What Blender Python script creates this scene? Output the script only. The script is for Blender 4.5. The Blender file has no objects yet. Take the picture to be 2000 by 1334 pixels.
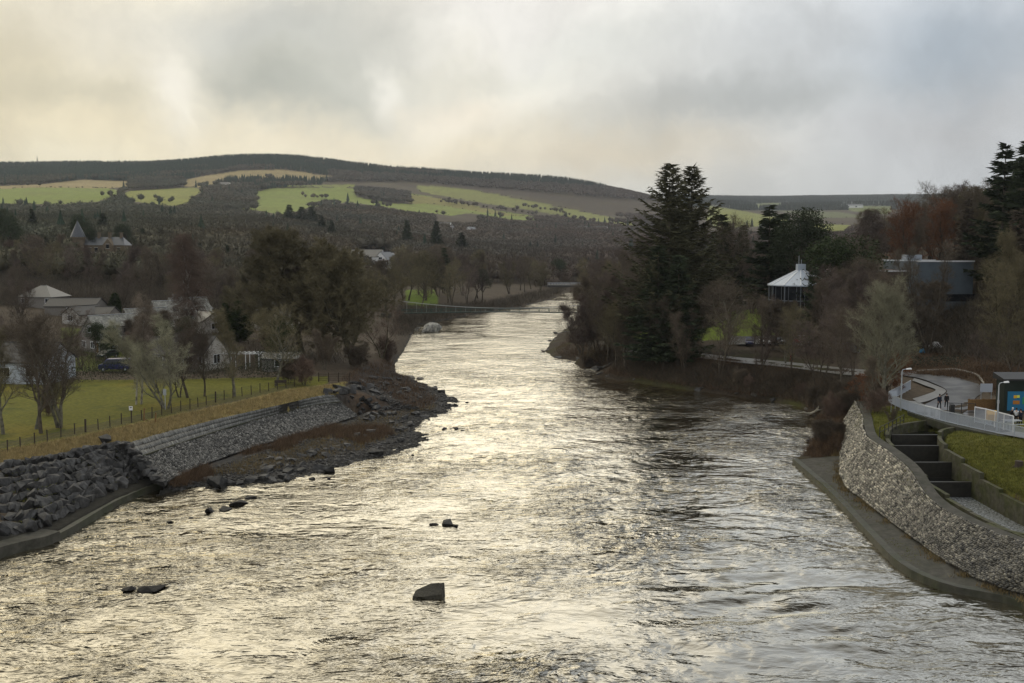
import bpy, bmesh, math, random
import numpy as np
from mathutils import Vector, Matrix, noise as mnoise
from mathutils.bvhtree import BVHTree
from mathutils.geometry import delaunay_2d_cdt

R = math.radians
S = bpy.context.scene
COL = S.collection
random.seed(7)
RNG = np.random.default_rng(7)

# ------------------------------------------------------------------ camera
CAMH = 24.0
F = 1944.0
PITCH = math.atan(177 / F)
cam_d = bpy.data.cameras.new("camera")
cam_d.sensor_width = 36.0
cam_d.lens = F / 2000 * 36.0
cam_d.clip_start = 0.5
cam_d.clip_end = 20000
cam = bpy.data.objects.new("camera", cam_d)
COL.objects.link(cam)
cam.location = (0, 0, CAMH)
cam.rotation_euler = (math.pi / 2 - PITCH, 0, 0)
S.camera = cam

# ------------------------------------------------------------------ exposure
S.view_settings.view_transform = 'Standard'
S.view_settings.look = 'None'
S.view_settings.exposure = 0.0
S.view_settings.gamma = 1.0
S.cycles.use_denoising = True
S.cycles.denoiser = 'OPENIMAGEDENOISE'
S.cycles.denoising_input_passes = 'RGB_ALBEDO_NORMAL'
S.cycles.denoising_prefilter = 'ACCURATE'
S.cycles.max_bounces = 5
S.cycles.diffuse_bounces = 2
S.cycles.glossy_bounces = 3
S.cycles.volume_bounces = 0
S.cycles.transparent_max_bounces = 6
S.cycles.sample_clamp_indirect = 4.0

# ------------------------------------------------------------------ sun
SUN_AZ, SUN_EL = R(-28), R(28)          # azimuth measured from +Y, negative to the left
sund = bpy.data.lights.new("sun", 'SUN')
sund.energy = 0.6
sund.angle = R(70)
sund.color = (1.0, 0.90, 0.72)
sun = bpy.data.objects.new("sun", sund)
COL.objects.link(sun)
sdir = Vector((math.sin(SUN_AZ) * math.cos(SUN_EL), math.cos(SUN_AZ) * math.cos(SUN_EL), math.sin(SUN_EL)))
sun.rotation_euler = (-sdir).to_track_quat('-Z', 'Y').to_euler()
sun.location = (-60, 60, 150)


def ray(px, py):
    a, b = (px - 1000) / F, (667 - py) / F
    c, s = math.cos(PITCH), math.sin(PITCH)
    return Vector((a, c + b * s, -s + b * c))


def gp(px, py, z=0.0):
    d = ray(px, py)
    t = (z - CAMH) / d.z
    return Vector((d.x * t, d.y * t, z))


def dp(px, py, Y):
    d = ray(px, py)
    t = Y / d.y
    return Vector((d.x * t, Y, CAMH + d.z * t))


def proj(x, y, z):
    """numpy projection to photograph pixels"""
    c, s = math.cos(PITCH), math.sin(PITCH)
    dz = z - CAMH
    w = y * c - dz * s
    u = y * s + dz * c
    return 1000 + F * x / w, 667 - F * u / w


# ------------------------------------------------------------------ world
W = bpy.data.worlds.new("World")
S.world = W
W.use_nodes = True
nt = W.node_tree
nt.nodes.clear()


class NB:
    """small node-tree builder"""
    def __init__(self, tree):
        self.t = tree

    def n(self, typ, **kw):
        nd = self.t.nodes.new(typ)
        for k, v in kw.items():
            if k.startswith('i_'):
                nd.inputs[k[2:].replace('_', ' ')].default_value = v
            else:
                setattr(nd, k, v)
        return nd

    def l(self, a, b):
        self.t.links.new(a, b)

    def val(self, sock, v):
        if hasattr(v, 'is_linked') or isinstance(v, bpy.types.NodeSocket):
            self.l(v, sock)
        else:
            sock.default_value = v

    def math(self, op, a, b=0.0, c=0.0, clamp=False):
        m = self.n('ShaderNodeMath', operation=op, use_clamp=clamp)
        self.val(m.inputs[0], a)
        self.val(m.inputs[1], b)
        if op in ('MULTIPLY_ADD', 'SMOOTH_MIN', 'SMOOTH_MAX'):
            self.val(m.inputs[2], c)
        return m.outputs[0]

    def vmath(self, op, a, b=None, scale=None):
        m = self.n('ShaderNodeVectorMath', operation=op)
        self.val(m.inputs[0], a)
        if b is not None:
            self.val(m.inputs[1], b)
        if scale is not None:
            self.val(m.inputs['Scale'], scale)
        return m.outputs['Value'] if op in ('LENGTH', 'DOT_PRODUCT', 'DISTANCE') else m.outputs['Vector']

    def noise(self, vec, scale, detail=4, rough=0.5, dist=0.0, out='Fac'):
        m = self.n('ShaderNodeTexNoise')
        if vec is not None:
            self.l(vec, m.inputs['Vector'])
        m.inputs['Scale'].default_value = scale
        m.inputs['Detail'].default_value = detail
        m.inputs['Roughness'].default_value = rough
        m.inputs['Distortion'].default_value = dist
        return m.outputs[out]

    def ramp(self, v, a, b, lo=0.0, hi=1.0, smooth=True):
        m = self.n('ShaderNodeMapRange', interpolation_type='SMOOTHSTEP' if smooth else 'LINEAR')
        self.val(m.inputs[0], v)
        m.inputs[1].default_value, m.inputs[2].default_value = a, b
        m.inputs[3].default_value, m.inputs[4].default_value = lo, hi
        return m.outputs[0]

    def mix(self, fac, a, b, mode='MIX'):
        m = self.n('ShaderNodeMix', data_type='RGBA', blend_type=mode)
        self.val(m.inputs[0], fac)
        for s_, v in ((m.inputs[6], a), (m.inputs[7], b)):
            if isinstance(v, (tuple, list)) and len(v) == 3:
                v = (*v, 1)
            self.val(s_, v)
        return m.outputs[2]


def lin(r, g, b, k=1.0):
    f = lambda c: (c / 255 / 12.92 if c <= 10.3 else ((c / 255 + 0.055) / 1.055) ** 2.4)
    return (f(r) * k, f(g) * k, f(b) * k)


B = NB(nt)
geo = B.n('ShaderNodeTexCoord')
dirv = geo.outputs['Generated']
# nishita base
sky = B.n('ShaderNodeTexSky', sky_type='NISHITA', sun_disc=False)
sky.sun_elevation = SUN_EL
sky.sun_rotation = SUN_AZ
sky.dust_density = 3.0
sky_col = sky.outputs[0]
# warp the lookup a little so the cloud edges are ragged
wn = B.noise(dirv, 3.2, 6, 0.6, 0.0, 'Color')
wn = B.vmath('SUBTRACT', wn, (0.5, 0.5, 0.5))
wn = B.vmath('SCALE', wn, scale=0.22)
wv = B.vmath('ADD', dirv, wn)
sep = B.n('ShaderNodeSeparateXYZ')
B.l(dirv, sep.inputs[0])
# base overcast: by elevation / side
side = B.ramp(sep.outputs[0], -0.4, 0.55)
front = B.ramp(sep.outputs[1], -0.35, 0.85)
el = B.ramp(sep.outputs[2], 0.0, 0.7)
c_front = B.mix(side, lin(232, 224, 198), lin(196, 200, 204))
c_up = B.mix(side, lin(240, 231, 206, 1.75), lin(208, 214, 222, 1.5))
col = B.mix(el, c_front, c_up)
col = B.mix(front, lin(198, 200, 202, 1.3), col)


def blob(px, py, rx, ry, c, k, amt=1.0, warp=True):
    """an anisotropic soft patch of cloud round the direction of photo pixel (px,py); radii in pixels"""
    global col
    d = ray(px, py).normalized()
    v = B.vmath('SUBTRACT', wv if warp else dirv, tuple(d))
    right = Vector((d.y, -d.x, 0)).normalized()
    up = right.cross(d)
    a = B.math('MULTIPLY', B.vmath('DOT_PRODUCT', v, tuple(right)), F / rx)
    b = B.math('MULTIPLY', B.vmath('DOT_PRODUCT', v, tuple(up)), F / ry)
    q = B.math('ADD', B.math('MULTIPLY', a, a), B.math('MULTIPLY', b, b))
    f = B.ramp(sep.outputs[1], 0.0, 0.3)
    w = B.math('MULTIPLY', B.math('EXPONENT', B.math('MULTIPLY', q, -1.0)), amt)
    w = B.math('MULTIPLY', w, f)
    col = B.mix(w, col, lin(*c, k))


# glow of the hidden sun above the frame, then the cloud deck as seen
blob(560, -420, 700, 520, (255, 244, 214), 1.25, 0.95, False)
blob(1300, -500, 700, 500, (240, 240, 236), 1.25, 0.7, False)
blob(1750, -500, 420, 480, (190, 205, 228), 1.1, 0.6, False)
blob(1000, 0, 420, 130, (252, 249, 243), 1.0, 0.9)
blob(230, 60, 330, 90, (238, 233, 218), 1.0, 0.8)
blob(-60, 230, 190, 190, (212, 202, 172), 1.0, 0.85)
blob(200, 290, 420, 60, (240, 228, 196), 1.0, 0.8)
blob(240, 215, 150, 34, (206, 201, 178), 1.0, 0.6)
blob(780, 265, 360, 50, (246, 234, 206), 1.0, 0.9)
blob(560, 60, 190, 100, (196, 198, 193), 1.0, 0.85)
blob(590, 160, 150, 60, (174, 176, 166), 1.0, 1.0)
blob(700, 110, 120, 90, (196, 198, 190), 1.0, 0.6)
blob(398, 180, 60, 70, (255, 250, 236), 1.0, 0.85)
blob(742, 138, 26, 44, (255, 252, 242), 1.0, 0.65)
blob(880, 185, 110, 50, (252, 242, 222), 1.0, 0.85)
blob(930, 120, 170, 30, (222, 220, 206), 1.0, 0.6)
blob(1180, 315, 260, 60, (224, 212, 188), 1.0, 0.8)
blob(1190, 70, 160, 70, (222, 224, 216), 1.0, 0.6)
blob(1480, 215, 330, 50, (176, 179, 176), 1.0, 0.85)
blob(1600, 90, 300, 110, (204, 208, 210), 1.0, 0.7)
blob(1930, 130, 190, 120, (168, 179, 189), 1.0, 0.9)
blob(1900, 290, 260, 60, (196, 197, 198), 1.0, 0.85)
# fine mottling of the deck
mn = B.noise(wv, 6.5, 8, 0.62)
mot = B.ramp(mn, 0.28, 0.72, 0.86, 1.10)
col = B.mix(1.0, col, mot, 'MULTIPLY')
cl10 = B.vmath('SCALE', col, scale=10.0)
final = B.mix(0.985, sky_col, cl10)
bg = B.n('ShaderNodeBackground')
bg.inputs['Strength'].default_value = 0.1
B.l(final, bg.inputs['Color'])
wo = B.n('ShaderNodeOutputWorld')
B.l(bg.outputs[0], wo.inputs['Surface'])
W.cycles.sampling_method = 'MANUAL'
W.cycles.sample_map_resolution = 512


# ------------------------------------------------------------------ numpy helpers
def vnoise(x, y, seed=0):
    xi, yi = np.floor(x).astype(np.int64), np.floor(y).astype(np.int64)
    xf, yf = x - xi, y - yi
    u, v = xf * xf * (3 - 2 * xf), yf * yf * (3 - 2 * yf)

    def h(a, b):
        n = (a * 374761393 + b * 668265263 + seed * 974634777) & 0xffffffff
        n = ((n ^ (n >> 13)) * 1274126177) & 0xffffffff
        return ((n ^ (n >> 16)) & 0xffff) / 65535.0
    return (h(xi, yi) * (1 - u) + h(xi + 1, yi) * u) * (1 - v) + (h(xi, yi + 1) * (1 - u) + h(xi + 1, yi + 1) * u) * v


def fbm(x, y, oct=4, seed=0):
    s, a, t = 0, 1.0, 0
    for i in range(oct):
        s = s + a * (vnoise(x * 2 ** i, y * 2 ** i, seed + i * 17) - 0.5)
        t += a
        a *= 0.5
    return s / t * 2


def inpoly(px, py, poly):
    r = np.zeros(np.shape(px), bool)
    n = len(poly)
    for i in range(n):
        x1, y1 = poly[i]
        x2, y2 = poly[(i + 1) % n]
        if y1 == y2:
            continue
        c = ((y1 > py) != (y2 > py)) & (px < (x2 - x1) * (py - y1) / (y2 - y1) + x1)
        r ^= c
    return r


def npmesh(name, verts, loops_tot, loop_start, loop_verts):
    me = bpy.data.meshes.new(name)
    me.vertices.add(len(verts))
    me.vertices.foreach_set('co', np.asarray(verts, np.float32).ravel())
    me.loops.add(len(loop_verts))
    me.loops.foreach_set('vertex_index', np.asarray(loop_verts, np.int32))
    me.polygons.add(len(loop_start))
    me.polygons.foreach_set('loop_start', np.asarray(loop_start, np.int32))
    try:
        me.polygons.foreach_set('loop_total', np.asarray(loops_tot, np.int32))
    except Exception:
        pass
    me.update(calc_edges=True)
    return me


def trimesh(name, v, t):
    t = np.asarray(t).reshape(-1, 3)
    return npmesh(name, v, np.full(len(t), 3), np.arange(len(t)) * 3, t.ravel())


def quadmesh(name, v, q):
    q = np.asarray(q).reshape(-1, 4)
    return npmesh(name, v, np.full(len(q), 4), np.arange(len(q)) * 4, q.ravel())


def setcol(me, cols, name='Col'):
    a = me.color_attributes.new(name, 'FLOAT_COLOR', 'POINT')
    c = np.ones((len(cols), 4), np.float32)
    c[:, :3] = cols
    a.data.foreach_set('color', c.ravel())


def link(name, me, m=None, parent=None, smooth=False):
    o = bpy.data.objects.new(name, me)
    COL.objects.link(o)
    if m is not None and me is not None and len(me.materials) == 0:
        me.materials.append(m)
    if parent is not None:
        o.parent = parent
    if smooth:
        me.polygons.foreach_set('use_smooth', np.ones(len(me.polygons), bool))
    return o


def tag(o, label=None, cat=None, group=None, kind=None):
    if label: o['label'] = label
    if cat: o['category'] = cat
    if group: o['group'] = group
    if kind: o['kind'] = kind
    return o


def thing(name, label, cat, loc=(0, 0, 0), rz=0.0, group=None):
    o = bpy.data.objects.new(name, None)
    COL.objects.link(o)
    o.empty_display_size = 0.3
    o.location = loc
    o.rotation_euler = (0, 0, rz)
    return tag(o, label, cat, group)


def copy_tree(o, parent=None):
    c = o.copy()
    COL.objects.link(c)
    c.parent = parent
    for ch in [x for x in KIDS.get(o.name, [])] or list(o.children):
        copy_tree(ch, c)
    return c


KIDS = {}


# ------------------------------------------------------------------ materials
def mat(name, color, rough=0.8, var=0.0, scale=1.0, bump=0.0, bscale=8.0, spec=0.3, metal=0.0, objrand=0.0, color2=None, detail=5, attr=None):
    m = bpy.data.materials.new(name)
    m.use_nodes = True
    b = NB(m.node_tree)
    p = m.node_tree.nodes['Principled BSDF']
    tc = b.n('ShaderNodeTexCoord')
    ge = b.n('ShaderNodeNewGeometry')
    pos = ge.outputs['Position'] if objrand >= 0 else tc.outputs['Object']
    c = (*color, 1)
    if attr:
        at = b.n('ShaderNodeAttribute', attribute_name=attr)
        c = b.mix(1.0, at.outputs['Color'], c, 'MULTIPLY')
    if color2 is not None:
        f = b.ramp(b.noise(pos, scale, detail, 0.6), 0.36, 0.64)
        c = b.mix(f, c, (*color2, 1))
    if var:
        f = b.ramp(b.noise(pos, scale * 2.3, detail, 0.65), 0.25, 0.75, 1 - var, 1 + var)
        c = b.mix(1.0, c, f, 'MULTIPLY')
    if objrand > 0:
        oi = b.n('ShaderNodeObjectInfo')
        f = b.ramp(oi.outputs['Random'], 0, 1, 1 - objrand, 1 + objrand, smooth=False)
        c = b.mix(1.0, c, f, 'MULTIPLY')
    b.val(p.inputs['Base Color'], c)
    p.inputs['Roughness'].default_value = rough
    p.inputs['Specular IOR Level'].default_value = spec
    p.inputs['Metallic'].default_value = metal
    if bump:
        bp = b.n('ShaderNodeBump')
        bp.inputs['Strength'].default_value = 1.0
        bp.inputs['Distance'].default_value = bump
        b.l(b.noise(pos, bscale, 5, 0.6), bp.inputs['Height'])
        b.l(bp.outputs[0], p.inputs['Normal'])
    return m


# ------------------------------------------------------------------ shape helpers
class MB:
    """collects boxes, tubes and prisms into one mesh"""
    def __init__(self):
        self.v, self.f = [], []

    def add(self, vs, fs):
        o = len(self.v)
        self.v += [tuple(v) for v in vs]
        self.f += [tuple(i + o for i in f) for f in fs]
        return self

    def box(self, c, s, rz=0.0, M=None):
        x, y, z = s[0] / 2, s[1] / 2, s[2] / 2
        vs = [Vector((a * x, b * y, d * z)) for a in (-1, 1) for b in (-1, 1) for d in (-1, 1)]
        if rz:
            rm = Matrix.Rotation(rz, 3, 'Z')
            vs = [rm @ v for v in vs]
        if M is not None:
            vs = [M @ v for v in vs]
        vs = [v + Vector(c) for v in vs]
        return self.add(vs, [(0, 1, 3, 2), (4, 6, 7, 5), (0, 4, 5, 1), (2, 3, 7, 6), (0, 2, 6, 4), (1, 5, 7, 3)])

    def bar(self, a, b, w, h=None):
        """square bar between two points"""
        a, b = Vector(a), Vector(b)
        d = (b - a)
        L = d.length
        q = d.to_track_quat('Z', 'Y').to_matrix()
        h = h or w
        vs = [a + q @ Vector((x * w / 2, y * h / 2, z * L)) for x in (-1, 1) for y in (-1, 1) for z in (0, 1)]
        return self.add(vs, [(0, 1, 3, 2), (4, 6, 7, 5), (0, 4, 5, 1), (2, 3, 7, 6), (0, 2, 6, 4), (1, 5, 7, 3)])

    def tube(self, pts, rad, n=6, cap=True):
        pts = [Vector(p) for p in pts]
        if not hasattr(rad, '__len__'):
            rad = [rad] * len(pts)
        o = len(self.v)
        for i, p in enumerate(pts):
            d = (pts[min(i + 1, len(pts) - 1)] - pts[max(i - 1, 0)]).normalized()
            u = d.orthogonal().normalized() if abs(d.z) > 0.9 else d.cross(Vector((0, 0, 1))).normalized()
            if abs(d.z) > 0.9:
                u = (Vector((1, 0, 0)) - d * d.x).normalized()
            w = d.cross(u)
            for k in range(n):
                a = 2 * math.pi * k / n
                self.v.append(tuple(p + (u * math.cos(a) + w * math.sin(a)) * rad[i]))
        for i in range(len(pts) - 1):
            for k in range(n):
                k2 = (k + 1) % n
                self.f.append((o + i * n + k, o + i * n + k2, o + (i + 1) * n + k2, o + (i + 1) * n + k))
        if cap:
            self.f.append(tuple(o + k for k in range(n))[::-1])
            self.f.append(tuple(o + (len(pts) - 1) * n + k for k in range(n)))
        return self

    def prism(self, poly, z0, z1):
        """vertical prism on an xy polygon; z0/z1 numbers or lists"""
        n = len(poly)
        a = z0 if hasattr(z0, '__len__') else [z0] * n
        b = z1 if hasattr(z1, '__len__') else [z1] * n
        vs = [(p[0], p[1], a[i]) for i, p in enumerate(poly)] + [(p[0], p[1], b[i]) for i, p in enumerate(poly)]
        fs = [(i, (i + 1) % n, n + (i + 1) % n, n + i) for i in range(n)]
        fs += [tuple(range(n))[::-1], tuple(range(n, 2 * n))]
        return self.add(vs, fs)

    def build(self, name, m, parent=None, bevel=0.0, smooth=False):
        me = bpy.data.meshes.new(name)
        me.from_pydata(self.v, [], self.f)
        bm = bmesh.new()
        bm.from_mesh(me)
        bmesh.ops.recalc_face_normals(bm, faces=bm.faces)
        if bevel:
            bmesh.ops.bevel(bm, geom=bm.edges[:], offset=bevel, segments=1, affect='EDGES', clamp_overlap=True)
        bm.to_mesh(me)
        bm.free()
        return link(name, me, m, parent, smooth)


def catmull(pts, n=6):
    pts = [Vector(p) for p in pts]
    out = []
    for i in range(len(pts) - 1):
        p0, p1, p2, p3 = pts[max(i - 1, 0)], pts[i], pts[i + 1], pts[min(i + 2, len(pts) - 1)]
        for k in range(n):
            t = k / n
            out.append(0.5 * ((2 * p1) + (p2 - p0) * t + (2 * p0 - 5 * p1 + 4 * p2 - p3) * t * t + (3 * p1 - p0 - 3 * p2 + p3) * t ** 3))
    out.append(pts[-1])
    return out


def offset2d(pts, d):
    """offset an open polyline sideways (left of travel is +)"""
    out = []
    for i, p in enumerate(pts):
        a, b = pts[max(i - 1, 0)], pts[min(i + 1, len(pts) - 1)]
        t = Vector((b[0] - a[0], b[1] - a[1]))
        t.normalize()
        out.append(Vector((p[0] - t.y * d, p[1] + t.x * d, p[2] if len(p) > 2 else 0)))
    return out
# ------------------------------------------------------------------ terrain: a triangulated network of surveyed lines
TP = []          # tin points
TE = []          # constraint edges


def pts_line(pts, con=True):
    i0 = len(TP)
    for p in pts:
        TP.append(Vector(p))
    if con:
        for i in range(len(pts) - 1):
            TE.append((i0 + i, i0 + i + 1))


LS = [gp(*p) for p in [(-260, 1190), (0, 1088), (110, 1058), (230, 988), (330, 947)]]
LS2 = [gp(*p) for p in [(372, 952), (430, 958), (500, 945), (590, 935), (640, 915), (700, 900), (770, 885), (820, 868), (850, 850),
                        (812, 838), (828, 822), (872, 806), (902, 792), (888, 775), (858, 762), (818, 745), (772, 728),
                        (770, 712), (785, 690), (800, 662), (806, 648), (810, 636), (850, 629), (900, 619), (960, 607), (1020, 599),
                        (1070, 586), (1100, 573), (1132, 562), (1200, 553), (1400, 546)]]
RS = [gp(*p) for p in [(2300, 1420), (2150, 1290), (2000, 1190), (1850, 1155), (1760, 1112), (1690, 1042), (1620, 967), (1550, 905)]]
RS2 = [gp(*p) for p in [(1568, 884), (1600, 845), (1592, 815), (1565, 796), (1500, 781), (1440, 775), (1380, 766), (1300, 756), (1230, 745),
                        (1160, 736), (1172, 722), (1190, 715), (1130, 706), (1080, 698), (1064, 686), (1075, 668), (1090, 652), (1105, 640),
                        (1130, 622), (1165, 600), (1200, 582), (1240, 569), (1300, 562), (1500, 553)]]
RIVER = [(p.x, p.y) for p in LS + LS2] + [(p.x, p.y) for p in (RS + RS2)[::-1]]


def lift(pts, off, z):
    return [Vector((p.x, p.y, z)) for p in offset2d(pts, off)]


pts_line([Vector((-60, 30, 0.8)), *lift(LS, 0.25, 0.75)])
pts_line(lift(LS, -0.4, -1.6))
pts_line(lift(LS, 1.5, 0.95))
pts_line([Vector((p.x, p.y, -0.02)) for p in LS2])
pts_line([Vector((p.x, p.y, -1.6)) for p in offset2d(LS2, -3.0)], False)
pts_line([Vector((34, 25, 0.5)), *lift(RS, -0.3, 0.45)])
pts_line(lift(RS, 0.4, -1.8))
pts_line([Vector((p.x, p.y, -0.02)) for p in RS2])
pts_line([Vector((p.x, p.y, -1.8)) for p in offset2d(RS2, 3.0)], False)
# left bank
LTOP = [gp(px, py, 4.0) for px, py in [(-260, 990), (0, 908), (100, 893), (200, 873), (240, 868), (330, 845), (450, 815), (560, 790), (620, 776), (652, 768)]]
pts_line(LTOP)
LTOE = [gp(px, py, 1.0) for px, py in [(334, 938), (400, 908), (480, 878), (580, 850), (650, 828), (700, 812), (730, 798)]]
pts_line(LTOE)
LMID = []
pts_line([gp(660, 762, 4.1), gp(690, 735, 4.0), gp(730, 712, 3.4), gp(755, 690, 3.0), gp(775, 664, 2.6), gp(785, 640, 2.4)])
pts_line([gp(735, 775, 2.4), gp(760, 755, 1.9), gp(772, 738, 1.5)])
pts_line([gp(700, 850, .7), gp(620, 885, .7), gp(500, 915, .6), gp(780, 840, .5), gp(830, 785, .6), gp(790, 765, 1.0)], False)
pts_line([gp(*p) for p in [(-260, 960, 4.2), (0, 880, 4.2), (150, 850, 4.3), (300, 810, 4.3), (450, 775, 4.4), (560, 755, 4.4), (640, 742, 4.3)]])
pts_line([gp(*p) for p in [(-300, 770, 4.7), (0, 758, 4.6), (300, 745, 4.6), (560, 738, 4.5), (-200, 700, 5.2), (0, 700, 5), (200, 690, 5), (400, 690, 5),
                           (620, 700, 4.4), (700, 690, 4.0), (0, 650, 6), (200, 640, 6), (400, 640, 5.5), (600, 650, 4.6), (700, 650, 4)]], False)
# left bank strip behind the suspension bridge
pts_line([Vector((p.x - 5, p.y + 3, 2.2)) for p in LS2[20:]], False)
pts_line([Vector((p.x - 16, p.y + 8, 4.0)) for p in LS2[20:]], False)
# right bank
RAP = [gp(*p) for p in [(2330, 1370, .65), (2150, 1262, .65), (2010, 1172, .65), (1935, 1148, .65), (1850, 1105, .65), (1760, 1040, .65), (1690, 985, .65), (1645, 945, .65), (1640, 890, .65)]]
pts_line(RAP)
RTOP = [Vector(p) for p in [(41, 40, 3.5), (39, 60, 3.0), (37.4, 71, 2.9), (36.3, 76, 2.95), (36.0, 82, 3.2), (36.6, 88, 4.4), (37.0, 94, 4.8),
                            (37.2, 100, 5.0), (38.9, 106, 5.0), (41.2, 113, 4.9), (43.4, 120.5, 4.8), (45.6, 128, 4.5)]]
FOOT = [gp(1641, 868, .75), gp(1640, 848, .8), gp(1650, 822, 1.5), gp(1668, 806, 2.6)]
pts_line(RTOP)
pts_line([gp(1600, 900, .5), gp(1612, 860, .5), gp(1620, 830, .8)], False)
# fish-ladder trench floor, terrain kept clear of the channel
LADC = [(44.5, 40), (42.5, 60), (40.6, 70), (39.6, 78), (39.6, 86), (39.9, 93), (40.6, 99), (42.8, 104), (46.5, 107), (51, 109)]
LZ = [-.5, -.3, 0.2, 0.4, 0.6, 1.4, 2.2, 2.8, 3.2, 3.4]
lc = [Vector((a, b, z)) for (a, b), z in zip(LADC, LZ)]
pts_line(offset2d(lc, 2.4))
pts_line(offset2d(lc, -2.4))
pts_line([Vector((p.x, p.y, z)) for p, z in zip(offset2d(lc, 2.95), [3.3, 2.9, 2.7, 2.8, 3.1, 3.9, 4.5, 4.8, 5.0, 5.2])])
RIN = [Vector((p.x, p.y, z)) for p, z in zip(offset2d(lc, -2.95), [5.0, 4.6, 4.0, 3.9, 4.0, 4.3, 4.7, 5.0, 5.2, 5.3])]
pts_line(RIN)
pts_line([Vector(p) for p in [(46, 78, 5.2), (47, 86, 5.5), (46.5, 94, 5.5), (47.5, 99, 5.4), (54, 60, 6.0), (60, 80, 6.2), (70, 90, 6.5), (50.6, 97, 5.45), (47.5, 109, 5.45), (46.6, 120, 5.5), (47.5, 130, 5.4),
                              (58, 100, 5.6), (58, 120, 5.6), (64, 130, 5.7), (57, 146, 5.7), (75, 110, 6.5), (80, 140, 9.0), (48, 150, 5.3)]], False)
pts_line([gp(*p) for p in [(1650, 752, 5.0), (1580, 718, 5.0), (1500, 708, 5), (1420, 702, 5), (1340, 694, 4.8), (1270, 684, 4.6), (1200, 676, 4.2), (1150, 668, 3.6)]], False)
pts_line([gp(*p) for p in [(1660, 735, 5.2), (1580, 705, 5.1), (1500, 698, 5.1), (1420, 690, 5), (1340, 684, 4.8), (1270, 676, 4.6)]], False)
pts_line([gp(*p) for p in [(1590, 745, 3.2), (1500, 738, 3.2), (1420, 730, 3), (1340, 722, 2.8), (1250, 712, 2.6), (1140, 690, 2.6), (1110, 668, 2.4), (1120, 650, 2.2)]], False)
pts_line([gp(*p) for p in [(1500, 668, 5.6), (1400, 668, 5.6), (1600, 672, 5.8), (1440, 654, 6.6), (1530, 645, 7.4), (1450, 620, 9.2), (1540, 612, 9.8), (1340, 650, 6.2),
                           (1340, 620, 8), (1250, 640, 5.5), (1640, 640, 7.2), (1700, 690, 6.0), (1850, 672, 6.4), (1950, 700, 6.8), (2100, 720, 8)]], False)


def pyz(py, Y):
    return CAMH + (490 - py) / F * Y


def grow(Y, cols, zs=None, pys=None):
    for i, c in enumerate(cols):
        z = zs[i] if zs else pyz(pys[i], Y)
        if z is None:
            continue
        TP.append(Vector(((c - 1000) / F * Y, Y, z)))


N_ = None
grow(230, [-900, -400, 0, 250, 500, 700, 1750, 2000, 2500], [14, 10, 7.5, 6.5, 6, 5, 14, 26, 60])
grow(170, [-900, -500, 2000, 2200, 2600], [9, 6.5, 10, 24, 50])
grow(110, [2300, 2700], [9, 25])
grow(300, [-900, -400, 0, 250, 500, 700, 800, 1280, 1450, 1700, 1870, 2000, 2500], [20, 16, 12, 9, 7, 5, 4.5, 6.5, 11, 16, 26, 38, 75])
grow(420, [-900, -400, 0, 250, 500, 750, 850, 1250, 1450, 1700, 1870, 2000, 2500], [32, 26, 18, 13, 10, 6.5, 5.5, 6, 13, 18, 28, 46, 85])
grow(600, [-900, -400, 0, 250, 500, 750, 930, 1300, 1450, 1700, 1870, 2000, 2500], [45, 38, 30, 27, 22, 11, 7, 7, 12, 16, 30, 55, 95])
grow(900, [-900, -400, 0, 250, 500, 750, 1000, 1150, 1420, 1600, 1800, 2000, 2500], [60, 50, 42, 41, 38, 25, 12, 9, 9, 14, 30, 60, 100])
C13 = [-900, -400, 0, 250, 500, 750, 1000, 1150, 1300, 1500, 1700, 2000, 2500]
grow(1250, C13, pys=[445, 440, 425, 425, 434, 455, 488, 492, 485, 478, 465, 430, 380])
grow(1550, C13, pys=[420, 405, 396, 400, 420, 434, 468, 476, 468, 465, 450, 420, 380])
grow(1900, C13, pys=[400, 385, 374, 378, 400, 414, 446, 456, 452, 448, 440, 415, 385])
grow(2300, C13, pys=[375, 368, 359, 360, 376, 394, 422, 438, 438, 436, 430, 410, 390])
grow(2700, C13, pys=[355, 350, 348, 346, 348, 366, 394, 416, 425, 424, 420, 405, 395])
grow(3200, [-900, -400, 0, 150, 290, 350, 440, 520, 600, 700, 800, 900, 1000, 1100, 1180, 1250, 1320, 1450, 1700, 2500],
     pys=[330, 330, 327, 325, 326, 324, 313, 311, 312, 327, 334, 340, 346, 352, 366, 382, 402, 414, 412, 395])
grow(3700, C13, pys=[335, 333, 334, 333, 325, 345, 362, 378, 400, 408, 406, 398, 392])
grow(4600, C13, pys=[350, 350, 352, 350, 350, 360, 375, 390, 396, 400, 399, 394, 390])
grow(6200, C13, pys=[370, 370, 372, 372, 372, 378, 384, 388, 386, 389, 386, 385, 382])
grow(6900, C13, pys=[395] * 13)
grow(20, [-6000, 8000], [4, 12])
TP += [Vector((-160, 60, 4.5)), Vector((-160, 120, 5)), Vector((-75, 60, 4.1)), Vector((90, 40, 8)), Vector((-1200, 40, 30)), Vector((1200, 40, 80)), Vector((0, 20, -1.8)), Vector((-30, 20, -1.8)),
       Vector((-62, 24, 1.0)), Vector((-70, 30, 4.0)), Vector((-4200, 6900, 150)), Vector((5800, 6900, 200))]

res = delaunay_2d_cdt([Vector((p.x, p.y)) for p in TP], TE, [], 0, 1e-4, True)
vx, faces, orig = res[0], res[2], res[3]
tin_v = []
for i, v in enumerate(vx):
    o = orig[i]
    if o:
        z = TP[o[0]].z
    else:                                   # intersection of two lines: nearest
        z = min(TP, key=lambda q: (q.x - v.x) ** 2 + (q.y - v.y) ** 2).z
    tin_v.append((v.x, v.y, z))
TIN = BVHTree.FromPolygons(tin_v, faces)

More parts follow.
